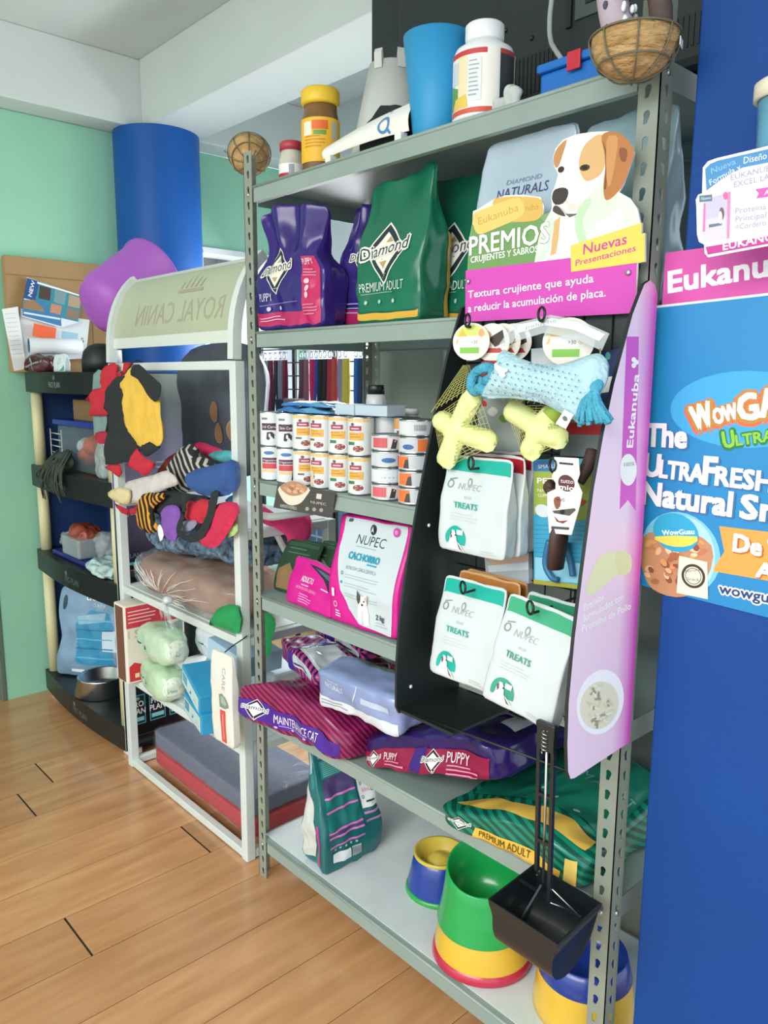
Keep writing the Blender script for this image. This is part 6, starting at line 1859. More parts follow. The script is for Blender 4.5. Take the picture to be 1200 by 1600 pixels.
loc_to(mb, c0).build('stick', t)
t = thing('grooming_tool', 'green and blue carded pack holding a blue-handled grooming tool', 'pet tool pack', (1.13, -0.055, 1.20))
c0 = V((1.13, -0.055, 1.20)); PG = Plane((1.06, -0.055, 1.19), (1, 0, 0), (0, 0, 1))
mb = MB(); og = PG.pts([(833, 718), (930, 716), (916, 922), (834, 912)])[::-1]
quad_sheet(mb, PG, og, 0.002, mat('tool_card', '3FA2C4', 0.4, var=0.12, scale=9))
pr = Print()
PG.poly(pr, [(834, 736), (928, 740), (922, 812), (880, 815), (856, 808), (834, 803)], '9EB04A', 1); PG.poly(pr, [(833, 720), (868, 719), (868, 736), (834, 736)], '3F7FB4', 2); PG.text(pr, 'SMALL', (841, 732), (866, 731), 6, 'E6F0F4', 3)
PG.text(pr, 'PET', (840, 755), (866, 756), 9, 'F0F4E8', 3, bold=0.03); PG.text(pr, 'NAIL', (840, 768), (858, 769), 5, 'F0F4E8', 3); PG.text(pr, 'CLIPPER', (841, 776), (862, 777), 5, 'F0F4E8', 3)
PG.ell(pr, [(848, 798), (860, 800), (848, 788)], 'D9E2EA', 3); PG.poly(pr, [(908, 778), (918, 784), (908, 792)], 'C23A34', 3)
for k in range(9):
    PG.poly(pr, [(835, 820 + 7 * k), (920, 822 + 7 * k), (920, 823 + 7 * k), (835, 821 + 7 * k)], '2F86AE', 2)
PG.poly(pr, [(836, 870), (917, 882), (916, 912), (836, 906)], '8CCBE0', 2); PG.poly(pr, [(834, 905), (916, 915), (916, 922), (834, 912)], 'A8A23E', 3)
mb.prints(pr, PG.S); loc_to(mb, c0).build('card', t)
mb = MB()
for pth in ([(858, 845), (852, 880), (862, 902), (872, 906)], [(884, 848), (892, 880), (895, 900)]):
    mb.tube(smooth_path([Yp(x, y, -0.064) for x, y in pth]), 0.006, mat('blue_tool_handle', '2F6E96', 0.4), 8)
loc_to(mb, c0).build('tool', t)

# cross-shaped yellow toys in net bags
m_toy = mat('pale_yellow_rubber', 'DFE69E', 0.5, var=0.04, scale=8)
m_netm = mat('yellow_net', 'B9B96A', 0.6)


def cross_outline(c, arms, w):
    pts = []; n = len(arms)
    for i, (ax, ay) in enumerate(arms):
        d = V((ax - c[0], ay - c[1])); L = d.length; d.normalize(); nn = V((-d.y, d.x))
        bx, by = arms[(i + 1) % n]; e = V((bx - c[0], by - c[1])).normalized()
        for a in (-80, -40, 0, 40, 80):
            p = V((ax, ay)) - d * w + d * w * cos(radians(a)) + nn * w * sin(radians(a)); pts.append((p.x, p.y))
        q = (d + e).normalized() * w * 1.35
        pts.append((c[0] + q.x, c[1] + q.y))
    return pts


def net_toy(label, y, cpx, apx, card, cardfill, extra, loc, dirt):
    t = thing('cross_toy', label, 'dog toy', loc)
    P0 = Plane((loc[0], y, loc[2]), (1, 0, 0), (0, 0, 1))
    c = P0.xy(*cpx); arms = sorted((P0.xy(*a) for a in apx), key=lambda q: math.atan2(q[1] - c[1], q[0] - c[0]))
    mb = MB(); puff(mb, cross_outline(c, arms, 0.0225), 0.024, m_toy, lambda x, yy, z: P0.S(x, yy, z) - V(loc), res=0.010, edge=0.024)
    mb.build('toy', t)
    # net stretched from the card to the arms
    mb = MB()
    top = V(card) - V(loc)
    hull = arms
    for i in range(len(arms)):
        a = P0.S(arms[i][0], arms[i][1], 0.004) - V(loc); b = P0.S(arms[(i + 1) % len(arms)][0], arms[(i + 1) % len(arms)][1], 0.004) - V(loc)
        cc = P0.S(c[0], c[1], 0.02) - V(loc)
        for k in range(0, 9):
            u = k / 8
            mb.tube([a.lerp(b, u), (a.lerp(b, u)).lerp(cc, 0.75)], 0.0006, m_netm, 4); mb.tube([a.lerp(cc, u * .8), b.lerp(cc, u * .8)], 0.0006, m_netm, 4)
    up = sorted(arms, key=lambda q: -q[1])[:2]
    A = P0.S(up[0][0], up[0][1], 0.012) - V(loc); lw = min(arms, key=lambda q: q[0]); B = P0.S(lw[0], lw[1] + 0.01, 0.012) - V(loc)
    for k in range(9):
        mb.tube([top + V((0.002 * (k - 4), 0, 0)), B.lerp(A, k / 8)], 0.0007, m_netm, 4)
    for k in range(1, 12): mb.tube([top.lerp(B, k / 12), top.lerp(A, k / 12)], 0.0006, m_netm, 4)
    mb.build('net', t)
    return t


def round_card(name, label, c, rx, rz, y, kind, tilt=0.0):
    mb = MB(); Pc = Plane((c[0], y, c[1]), (1, 0.25, 0), (0, 0, 1))
    ol = [(rx * cos(2 * pi * k / 32), rz * sin(2 * pi * k / 32)) for k in range(32)]
    quad_sheet(mb, Pc, ol, 0.0012, mat('round_card', 'E8E6DA', 0.45))
    pr = Print()
    if kind == 0:
        pr.poly([(rx * .9 * cos(a), rz * .9 * sin(a)) for a in [radians(20 + 14 * k) for k in range(11)]], 'C9D86A', 1); pr.poly([(-rx * .85, -0.004), (-rx * .5, rz * .75), (-rx * .2, rz * .3)], 'E9B24A', 2)
        pr.rect(-rx * .7, -0.008, rx * .6, 0.010, 'F6F8F4', 3); pr.text('>30', 0.0, -0.004, 0.007, '1E2422', 4); pr.rect(-rx * .6, -rz * .62, rx * .45, -rz * .3, '7FBF4A', 3); pr.ell(rx * .55, rz * .45, 0.006, 0.008, 'D8A07A', 3); pr.ell(rx * .5, 0.0, 0.005, 0.006, 'E8D8C8', 4)
    else:
        pr.poly([(-rx * .2, rz * .2), (rx * .6, rz * .65), (rx * .75, 0), (rx * .2, -rz * .25)], '3A2A24', 2, ); pr.poly([(-rx * .7, -rz * .55), (rx * .7, -rz * .55), (rx * .5, -rz * .3), (-rx * .5, -rz * .3)], 'B4443A', 2); pr.ell(-rx * .3, rz * .4, rx * .3, rz * .2, 'D9B08A', 2)
    mb.prints(pr, Pc.S)
    return mb


ca = Yp(737, 534, -0.088)
t = net_toy('pale yellow cross toy in a net under the oval card, beside the black side panel', -0.132, (716, 672), [(746, 606), (680, 652), (776, 694), (694, 732)], (ca.x - 0.006, -0.095, ca.z - 0.045), 0, None, (0.942, -0.132, 1.493), 0)
mb = round_card('card', '', (ca.x, ca.z), 0.040, 0.036, -0.090, 0); loc_to(mb, (0.942, -0.132, 1.493)).build('card', t)
cb = Yp(862, 520, -0.075)
t = net_toy('pale yellow cross toy with a green bag tie, below the dotted blue pillow', -0.100, (846, 672), [(790, 634), (888, 690), (822, 718), (872, 634)], (1.135, -0.080, 1.60), 0, None, (1.116, -0.100, 1.50), 0)
mb = round_card('card', '', (1.150, 1.650), 0.048, 0.042, -0.076, 0); mb.tube([(1.135, -0.080, 1.61), (1.138, -0.095, 1.54)], 0.003, m_netm, 6); loc_to(mb, (1.116, -0.100, 1.50)).build('card', t)
mb = MB(); mb.tube([Yp(858, 652, -0.112) , Yp(870, 640, -0.105), Yp(880, 634, -0.10)], 0.016, mat('green_tie', '9CBF4A', 0.6), 10); loc_to(mb, (1.116, -0.100, 1.50)).build('tie', t)
# further toys behind the first one: cards and dark red bodies
for k in range(3):
    p = Yp(768 + 17 * k, 535, -0.070 + 0.017 * k)
    lo = (p.x, -0.070 + 0.017 * k, p.z)
    t = thing('carded_toy', 'dark red toy under an oval card, %s behind the first yellow cross toy' % ('next', 'second', 'third')[k], 'dog toy', lo)
    mb = round_card('c', '', (p.x, p.z), 0.038, 0.036, lo[1], 1); loc_to(mb, lo).build('card', t)
    mb = MB(); s = Soft(0.06, 0.012, 0.07, 6, wr=0.003, wf=30, seed=230 + k); s.mesh(mb, mat('dark_red_toy', '8E2A30', 0.5, var=0.2, scale=30), 10); o = mb.build('toy', t, (0.004, 0, -0.105))

# dotted blue pillow toy with rope tassels and a clear header
PPy = -0.158
loc = tuple(Yp(850, 600, PPy)); PPl = Plane(loc, (1, 0, 0), (0, 0, 1))
t = thing('pillow_toy', 'pale blue dotted bone-shaped pillow toy with rope tassels', 'dog toy', loc)
L = V(loc)
m_fleece = mat('blue_fleece', 'B2D5DF', 0.95, bump=0.5, bscale=120, var=0.06, scale=40)
out = smooth_loop(PPl.pts([(784, 547), (800, 552), (830, 566), (870, 570), (905, 560), (935, 552), (949, 566), (946, 600), (930, 628), (912, 664), (890, 652), (840, 628), (790, 622), (755, 622), (765, 600), (778, 572)]), 3)
mb = MB(); TT = 0.030
puff(mb, [(p.x, p.y) for p in out], TT, m_fleece, lambda x, y, z: PPl.S(x, y, z) - L, res=0.010, edge=0.035, wr=0.004, wf=30, seed=4)
pr = Print()
for i in range(17):
    for j in range(11):
        px = 782 + i * 10.5 + (j % 2) * 5; py = 556 + j * 9 + i * 2.3
        if 560 + 0.12 * (px - 780) < py < 615 + 0.18 * (px - 790) and px < 925:
            PPl.ell(pr, [(px, py), (px + 1.3, py), (px, py - 1.3)], '5C86A0', 1)
PPl.poly(pr, [(789, 570), (793, 567), (797, 571), (806, 576), (811, 576), (812, 580), (808, 583), (810, 588), (805, 591), (800, 587), (798, 581), (792, 577)], 'EEF4F4', 2)


def pil_S(x, y, d):
    # height of the pillow at (x, y)
    q = V((x, y)); dm = 1e9; n = len(out)
    for i in range(n):
        a = out[i]; b = out[(i + 1) % n]; ab = b - a; tt = max(0, min(1, (q - a).dot(ab) / max(ab.length_squared, 1e-12))); dm = min(dm, (q - a - ab * tt).length)
    h = TT * math.sqrt(max(0.0, 1 - (1 - min(1, dm / 0.035)) ** 2))
    return PPl.S(x, y, h + d + 0.0035) - L


mb.prints(pr, pil_S); mb.build('body', t)
m_rope = mat('blue_rope', '4FA9C4', 0.95, bump=0.8, bscale=160, var=0.15, scale=60)
mb = MB()
k0 = [(762, 618), (752, 606), (742, 612), (736, 600), (742, 584), (756, 575), (768, 576), (770, 588), (758, 596), (748, 596)]
mb.tube(smooth_path([Yp(x, y, PPy - 0.002 - 0.008 * (i % 2)) - L for i, (x, y) in enumerate(k0)], 5), 0.0095, m_rope, 10); mb.build('rope_knot', t)
mb = MB()
rnd = random.Random(15)
for k in range(16):
    x1 = 902 + 3.6 * k; 
    pts = [Yp(930, 600, PPy - 0.012), Yp(924 + (x1 - 930) * .5, 628, PPy - 0.014 - 0.006 * rnd.random()), Yp(x1, 662 + rnd.uniform(-6, 4), PPy - 0.008 - 0.016 * rnd.random())]
    mb.tube(smooth_path([p - L for p in pts], 4), 0.0042, m_rope, 6)
mb.sphere(Yp(930, 602, PPy - 0.010) - L, 0.013, m_rope); mb.build('rope_tassel', t)
mb = MB(); Pg = Plane(Yp(880, 655, PPy - 0.03), (1, 0, 0.1), (0.15, -0.1, 1)); q = Pg.pts([(868, 662), (882, 640), (896, 648), (884, 670)]); quad_sheet(mb, Pg, q[::-1], 0.001, m_wplast); pr = Print(); Pg.ell(pr, [(883, 654), (887, 655), (883, 650)], '6A7072', 1); mb.prints(pr, Pg.S); loc_to(mb, loc).build('care_tag', t)
mb = MB(); Ph = Plane((1.1, -0.104, 1.65), (1, 0, 0), (0, 0.12, 1)); hd = Ph.pts([(775, 545), (802, 506), (860, 492), (905, 500), (952, 521), (940, 548), (900, 530), (850, 520), (810, 532)])
quad_sheet(mb, Ph, hd[::-1], 0.001, mat('header_film', 'DDE3E4', 0.12, alpha=0.4))
pr = Print(); Ph.poly(pr, [(806, 522), (810, 507), (862, 497), (903, 503), (946, 522), (936, 533), (896, 515), (850, 508)], 'DCE0E0', 1); Ph.text(pr, 'peluche', (822, 514), (870, 503), 6, '9AA4AA', 2)
mb.prints(pr, Ph.S); loc_to(mb, loc).build('header_bag', t)
mb = MB(); mb.tube([Yp(805, 530, -0.11) - L, Yp(790, 552, -0.15) - L], 0.0012, m_netm, 4); mb.tube([Yp(938, 545, -0.11) - L, Yp(938, 556, -0.15) - L], 0.0012, m_netm, 4); mb.build('ties', t)

# flat packs on the wire grid behind the toys
def flat_pack(name, label, cat, pxs, y, hx, deco=None, th=0.012):
    c = Yp(sum(p[0] for p in pxs) / len(pxs), sum(p[1] for p in pxs) / len(pxs), y); Pq = Plane(c, (1, 0, 0), (0, 0, 1))
    mb = MB(); quad_sheet(mb, Pq, Pq.pts(pxs)[::-1], th, mat('pack_' + hx, hx, 0.35))
    if deco:
        pr = Print(); deco(Pq, pr); mb.prints(pr, Pq.S)
    o = loc_to(mb, c).build(name, None, c)
    return tag(o, label, cat)


flat_pack('carded_pack', 'dark navy carded pack hanging by the pink side panel', 'pack', [(925, 552), (968, 545), (950, 640), (925, 640)], -0.030, '1E3468', lambda P, pr: (P.ell(pr, [(950, 556), (954, 556), (950, 550)], '4FB4A8', 2), P.poly(pr, [(940, 590), (958, 588), (955, 612), (940, 614)], 'E0E4E4', 2)))
flat_pack('carded_pack', 'white and blue carded pack above the dotted pillow toy', 'pack', [(830, 545), (890, 540), (888, 580), (830, 580)], -0.030, 'C9D4DA', lambda P, pr: (P.poly(pr, [(856, 547), (866, 546), (866, 558), (856, 559)], 'F4F6F6', 2), P.poly(pr, [(868, 548), (888, 546), (888, 558), (868, 560)], '2E5E9C', 2)))
flat_pack('carded_pack', 'red and grey pack behind the right tassel of the pillow toy', 'pack', [(880, 655), (945, 660), (935, 715), (875, 712)], -0.032, '7A8488', lambda P, pr: P.poly(pr, [(884, 660), (944, 664), (942, 680), (882, 678)], 'B82A34', 2))
flat_pack('carded_pack', 'grey patterned pack with red and green bows behind the first cross toy', 'pack', [(748, 618), (815, 622), (812, 712), (745, 708)], -0.032, 'A9B0AE', lambda P, pr: [P.ell(pr, [(755 + (k * 17) % 52, 630 + (k * 11) % 32), (761 + (k * 17) % 52, 632 + (k * 11) % 32), (755 + (k * 17) % 52, 625 + (k * 11) % 32)], ('C8302E', 'E8E6DE', '6A9A3A')[k % 3], 2 + k % 3) for k in range(14)])
flat_pack('clear_bag', 'clear and peach bag showing below the upper pouches', 'bag', [(757, 872), (826, 864), (826, 912), (760, 905)], -0.03, 'B9C4CC', lambda P, pr: (P.poly(pr, [(758, 872), (826, 864), (826, 876), (770, 884)], 'E2B89A', 2), P.poly(pr, [(762, 884), (826, 878), (826, 890), (764, 894)], 'DDE6EA', 3)))
# ================================================================== goods on the left-hand racks
def px_puff(name, label, cat, y, pxs, T, m, deco=None, group=None, wr=0.006, wf=18, res=0.018, seed=0, edge=None, sm=2, tilt=(0, 0), flat=0.0, zone=None, parent=None):
    """soft thing whose silhouette lies on a sheet at depth y (tilted back by tilt)"""
    cx = sum(p[0] for p in pxs) / len(pxs); cy = sum(p[1] for p in pxs) / len(pxs)
    c = Yp(cx, cy, y); Pq = Plane(c, (1, tilt[0], 0), (0, tilt[1], 1))
    o2 = Pq.pts(pxs)
    if sm: o2 = [(q.x, q.y) for q in smooth_loop(o2, sm)]
    mb = MB(); fn = lambda a, b, d: Pq.S(a, b, d) - c
    puff(mb, o2, T, m, fn, res=res, wr=wr, wf=wf, seed=seed, edge=edge, flat=flat, zone=zone)
    if deco:
        pr = Print(); deco(Pq, pr)
        sd = V((seed * 5.1, seed * 2.3, 0)); n = len(o2); e = edge or T

        def S(x, yy, d):
            q = V((x, yy)); dm = 1e9
            for i in range(n):
                a = V(o2[i]); b = V(o2[(i + 1) % n]); ab = b - a; t = max(0, min(1, (q - a).dot(ab) / max(ab.length_squared, 1e-12))); dm = min(dm, (q - a - ab * t).length)
            h = flat / 2 + T * math.sqrt(max(0.0, 1 - (1 - min(1, dm / e)) ** 2)) + wr * noise.noise(V((x * wf, yy * wf, 0)) + sd)
            return fn(x, yy, h + d + 0.003)
        mb.prints(pr, S, ml=0.02)
    o = mb.build(name, parent, c if parent is None else (0, 0, 0))
    if parent is None: tag(o, label, cat, group)
    return o


fab = lambda n, h, **k: mat('fabric_' + n, h, 0.9, var=k.get('var', 0.08), scale=20, bump=0.25, bscale=150)
# --------------------------- top of the black tray rack
ZA = 1.606
t = thing('cardboard_box', 'flat brown cardboard box standing against the green wall on the black rack', 'box', (-1.945, 0.20, ZA), (0, radians(0), radians(0)))
mcard = mat('brown_cardboard', 'A98A60', 0.85, var=0.06, scale=6)
mb = MB(); mb.box((0, 0, 0.262), (0.05, 0.50, 0.524), mcard, 0.004); mb.build('carton', t)
mb = MB(); mb.box((0.026, 0.0, 0.44), (0.002, 0.498, 0.003), mat('card_crease', '8A6C46', 0.9)); mb.box((0.026, 0.14, 0.22), (0.002, 0.003, 0.42), MATS['card_crease']); mb.build('flap_crease', t)


def leaflet(name, label, x, pxs, hx, deco=None, th=0.0015, tiltx=-0.12):
    cxy = (sum(p[0] for p in pxs) / len(pxs), sum(p[1] for p in pxs) / len(pxs)); c = Xp(*cxy, x)
    Pq = Plane(c, (0, 1, 0), (tiltx, 0, 1)); mb = MB(); quad_sheet(mb, Pq, Pq.pts(pxs)[::-1], th, mat('paper_' + hx, hx, 0.6))
    if deco: pr = Print(); deco(Pq, pr); mb.prints(pr, Pq.S)
    o = loc_to(mb, c).build(name, None, c); return tag(o, label, 'leaflet' if 'leaflet' in name else 'paper')


def d_new(P, pr):
    for l, c in (([(42, 434), (62, 440), (55, 470), (37, 466)], '27508C'), ([(62, 440), (128, 463), (122, 503), (92, 496), (55, 470)], '2E8A9C'), ([(36, 468), (66, 470), (95, 492), (96, 510), (35, 493)], '3C7CAC')): P.poly(pr, l, c, 1)
    P.text(pr, 'NEW', (49, 464), (55, 440), 8, 'EAF2F6', 3, up=(-6, -1), bold=0.03)
    for l, c in (([(62, 446), (80, 451), (78, 470), (60, 466)], '4A3A34'), ([(86, 452), (104, 458), (101, 477), (84, 472)], '7A9A9C'), ([(108, 460), (127, 466), (124, 482), (106, 478)], 'B49A7A'), ([(80, 474), (97, 478), (94, 492), (78, 488)], 'C08A6A'), ([(105, 480), (124, 486), (121, 500), (103, 496)], '8A7468'), ([(37, 470), (52, 468), (66, 480), (70, 488), (37, 482)], '9A7A58')): P.poly(pr, l, c, 3)
    P.poly(pr, [(58, 440), (128, 462), (128, 464), (58, 443)], 'F4F6F6', 4); P.poly(pr, [(37, 487), (94, 497), (94, 500), (37, 490)], 'D6E4EE', 4)


leaflet('paper_sheet', 'white sheet with small blue panel standing behind the orange card', -1.895, [(32, 482), (140, 500), (134, 560), (30, 566)], 'E3E8EA', lambda P, pr: (P.poly(pr, [(97, 517), (122, 521), (121, 540), (95, 537)], '9CCBDC', 2), P.text(pr, '5', (126, 535), (131, 536), 8, '3A4448', 3)))
leaflet('leaflet', 'blue leaflet with pet photographs leaning on the cardboard box', -1.885, [(42, 433), (128, 462), (122, 504), (96, 512), (34, 494)], 'DCE6EC', d_new)
leaflet('paper_sheet', 'long narrow white receipt strip at the left end of the black rack top', -1.875, [(3, 483), (28, 479), (41, 576), (22, 580)], 'E8ECEA', lambda P, pr: [P.poly(pr, [(8 + k * 1.2, 490 + 7 * k), (24 + k * 1.2, 489 + 7 * k), (24 + k * 1.2, 490 + 7 * k), (8 + k * 1.2, 491 + 7 * k)], 'C4CCCA', 2) for k in range(10)])
leaflet('paper_card', 'small bright orange card among the white papers', -1.870, [(53, 505), (88, 513), (86, 532), (51, 525)], 'E8653A')
# paper roll, dark bag, packet, black cup, white bottle
mb = MB(); a, b = Xp(45, 540, -1.84), Xp(128, 552, -1.80)
a.z = b.z = max(a.z, b.z, ZA + 0.075)
c0 = (a + b) / 2; ax = (b - a).normalized(); Mr = ax.to_track_quat('Z', 'Y').to_matrix().to_4x4(); Ln = (b - a).length
mb.lathe([(0.034, -Ln / 2), (0.036, -Ln / 2), (0.036, Ln / 2), (0.034, Ln / 2)], mat('white_paper_roll', 'E2E8EA', 0.6), 28, Mr); mb.lathe([(0.0335, -Ln / 2 + 0.001), (0.0335, Ln / 2 - 0.001)], mat('blue_roll_inside', '3A7A9E', 0.6), 28, Mr)
tag(mb.build('paper_roll', None, c0), 'rolled white poster with blue inside lying on the black rack top', 'paper roll')
mb = MB(); s = Soft(0.17, 0.11, 0.07, 4, wr=0.014, wf=16, seed=301); s.mesh(mb, mat('dark_red_film', '4A2426', 0.25, var=0.3, scale=12, bump=0.3), 14)
pr = Print(); pr.line((0.02, 0.02), (0.15, 0.05), 0.008, '8E9A8C', 2); pr.line((0.10, 0.01), (0.06, 0.065), 0.007, '8E9A8C', 2); mb.prints(pr, s.S('f'), ml=0.01)
tag(mb.build('crumpled_bag', None, (-1.76, 0.035, ZA + 0.0005), (0, 0, radians(20))), 'crumpled dark red bag below the paper roll', 'bag')
mb = MB(); s = Soft(0.09, 0.03, 0.075, 8, pinch(0.4, 0.3), wr=0.005, wf=20, seed=302); s.mesh(mb, mat('pale_packet', 'D4E2E2', 0.3, bump=0.2), 10)
pr = Print(); pr.poly([(0.05, 0.004), (0.086, 0.004), (0.086, 0.03)], '3FA49C', 2); pr.ring(0.045, 0.045, 0.01, 0.013, 'B0BCC0', 2); mb.prints(pr, s.S('f'), ml=0.01)
tag(mb.build('packet', None, (-1.52, 0.030, ZA + 0.0005), (0, 0, radians(10))), 'small white packet with teal corner on the black rack top', 'packet')
mb = MB(); mb.lathe([(0, 0.120), (0.02, 0.119), (0.05, 0.108), (0.070, 0.085), (0.078, 0.05), (0.078, 0.0), (0.0, 0.0)], mat('black_dome', '1A201F', 0.5), 32)
tag(mb.build('black_hat', None, (-1.33, 0.125, ZA)), 'black rounded cap under the purple tub on the black rack', 'cap')
lathe_thing('white_cap_bottle', 'small bottle with square white cap at the right end of the black rack top', 'bottle', (-1.080, 0.075, ZA), [
    ('bottle', [(0, 0), (0.022, 0), (0.024, 0.003), (0.024, 0.032), (0, 0.034)], mat('grey_teal_bottle', '7F9A96', 0.4), None, 0, 0), ('cap', [(0, 0.085), (0.026, 0.085), (0.028, 0.082), (0.028, 0.035), (0, 0.034)], m_wplast, None, 0, 0)])
# purple tub on its side
tb0 = Yp(150, 482, 0.055); tb1 = Yp(236, 440, 0.32)
t = thing('plastic_tub', 'large purple plastic tub tipped on its side on top of the racks', 'tub', tb0)
mb = MB(); Lt = (tb1 - tb0).length
rows = [(0.0, -0.005), (0.070, -0.004), (0.105, 0.010), (0.128, 0.05), (0.170, Lt), (0.180, Lt + 0.004), (0.180, Lt + 0.012), (0.167, Lt + 0.010), (0.122, 0.05), (0.09, 0.016), (0.0, 0.008)]
mb.lathe(rows, mat('purple_plastic', 'A85CC0', 0.45, var=0.03), 56)
mb.build('tub', t, (0, 0, 0), (tb1 - tb0).to_track_quat('Z', 'Y').to_euler())

# --------------------------- second tray of the black rack
ZB = 1.171
t = thing('storage_bin', 'clear storage bin with dark blue lid full of toys on the black rack', 'bin', (-1.45, 0.19, ZB))
mb = MB(); mb.box((0, 0, 0.10), (0.52, 0.26, 0.20), mat('clear_bin', '9FB6B8', 0.12, alpha=0.22), 0.012); mb.build('tub', t)
mb = MB(); mb.box((0, 0, 0.213), (0.55, 0.29, 0.024), mat('dark_blue_lid', '1E3392', 0.35), 0.006); mb.build('lid', t)
rnd = random.Random(21)
for k, (x, y, z, r, c, n) in enumerate(((-0.13, -0.04, 0.06, 0.045, 'D2602E', 'orange'), (-0.05, -0.05, 0.11, 0.042, 'C8582A', 'rust'), (0.06, -0.03, 0.066, 0.048, '3A4A40', 'dark green'), (0.15, -0.04, 0.068, 0.050, '4A5046', 'grey green'), (-0.20, -0.03, 0.10, 0.035, 'C9D2D2', 'white'), (0.05, 0.03, 0.13, 0.045, '2A3A5A', 'navy'))):
    mb = MB(); mb.sphere((0, 0, 0), r, fab('toy_' + c, c), u=16, v=10)
    for v in mb.v: v *= 1 + 0.22 * noise.noise(v * 40 + V((k, 0, 0)))
    tag(mb.build('plush_toy', None, V((-1.45, 0.19, ZB)) + V((x, y, z))), '%s fluffy toy inside the clear blue-lidded bin' % n, 'toy')
mb = MB(); mb.box((0, 0, 0.045), (0.40, 0.22, 0.09), mat('dim_cardboard', '7E6642', 0.85), 0.003); mb.box((0, -0.1105, 0.045), (0.40, 0.001, 0.004), MATS['card_crease'])
tag(mb.build('cardboard_box', None, (-1.38, 0.2, ZB + 0.2255)), 'low brown carton lying on the blue-lidded bin', 'box')
mb = MB(); s = Soft(0.08, 0.05, 0.17, 4, pinch(0.5, 0.4, 0.8), wr=0.012, wf=18, seed=310); s.mesh(mb, film('clear_crumple', 'CFE0DC', 0.35), 12)
tag(mb.build('clear_bag', None, (-1.165, 0.04, ZB + 0.0005)), 'crumpled clear plastic bag beside the bin', 'bag')
t = thing('feather_toy', 'dark feather toy hanging over the edge of the black tray', 'toy', (-1.55, 0.01, ZB))
mb = MB(); mf = mat('dark_feathers', '3A443A', 0.9, var=0.3, scale=30)
for k in range(20):
    x = rnd.uniform(-0.15, 0.15); l = rnd.uniform(0.03, 0.14)
    mb.tube(smooth_path([(x * .6, 0.02, 0.05 + rnd.uniform(0, .05)), (x * .8, -0.035, 0.02), (x, -0.042 - rnd.uniform(0, .02), -l * .5), (x * 1.1 + rnd.uniform(-.03, .03), -0.040, -l)], 3), [0.005] * 7 + [0.003] * 3, mf, 5)
mb.sphere((0, 0.018, 0.045), 0.045, mf, sc=(2.2, .6, .9)); mb.build('feathers', t)
mb = MB()
for k in range(5): mb.tube([(-1.90, 0.10, ZB + 0.03 + 0.03 * k), (-1.75, 0.09, ZB + 0.03 + 0.03 * k)], 0.003, mat('pale_wire', 'C9D0CE', 0.4), 6)
for x in (-1.895, -1.755): mb.tube([(x, 0.095, ZB + 0.002), (x, 0.095, ZB + 0.17)], 0.003, MATS['pale_wire'], 6)
loc_to(mb, (-1.82, 0.09, ZB)); tag(mb.build('wire_rack', None, (-1.82, 0.09, ZB)), 'small pale wire grid beside the clear bin', 'wire grid')

# --------------------------- third tray
ZC3 = 0.756
t = thing('treat_tub', 'clear tub with reddish treats on a blue tray, third level of the black rack', 'tub', (-1.56, 0.10, ZC3 + 0.022))
mb = MB(); mb.box((0, 0, 0.045), (0.20, 0.14, 0.09), mat('milky_tub', 'A8BCC0', 0.3, alpha=0.6), 0.010); mb.build('tub', t)
mb = MB(); s = Soft(0.18, 0.12, 0.13, 3, wr=0.012, wf=26, seed=320); s.mesh(mb, mat('reddish_treats', '8E4434', 0.4, var=0.4, scale=40, bump=0.3), 14); o = mb.build('treats', t, (0, 0, 0.012))
mb = MB(); mb.box((0, 0, 0.010), (0.46, 0.24, 0.02), mat('navy_tray', '24307A', 0.4), 0.006)
tag(mb.build('flat_tray', None, (-1.56, 0.15, ZC3)), 'flat navy blue tray underneath the tub of treats', 'tray')
for k, (x, y, w, lab) in enumerate(((-1.74, 0.11, 0.13, 'clear crinkled bag left of the tub of reddish treats'), (-1.395, 0.13, 0.10, 'clear crinkled bag right of the tub of reddish treats'))):
    mb = MB(); s = Soft(w, 0.09, 0.085 + 0.04 * k, 3, wr=0.014, wf=22, seed=330 + k); s.mesh(mb, film('clear_crinkle', 'D4DFE4', 0.3), 12)
    tag(mb.build('clear_bag', None, (x, y, ZC3 + 0.0215)), lab, 'bag')
mb = MB(); mb.box((0, 0, 0.06), (0.20, 0.12, 0.12), mat('milky_tub', 'A8BCC0', 0.3, alpha=0.6), 0.01); mb.box((0, 0, 0.124), (0.21, 0.13, 0.010), m_wplast, 0.003)
tag(mb.build('lidded_tub', None, (-1.19, 0.21, ZC3)), 'milky lidded tub at the back of the third tray', 'tub')
mb = MB(); s = Soft(0.24, 0.12, 0.055, 3, wr=0.018, wf=24, seed=335); s.mesh(mb, mat('pale_teal_net', 'A9C6C4', 0.8, var=0.25, scale=40, bump=0.4), 16)
tag(mb.build('net_cloth', None, (-1.22, 0.055, ZC3 + 0.0005)), 'crumpled pale teal net cloth at the front of the third tray', 'cloth')

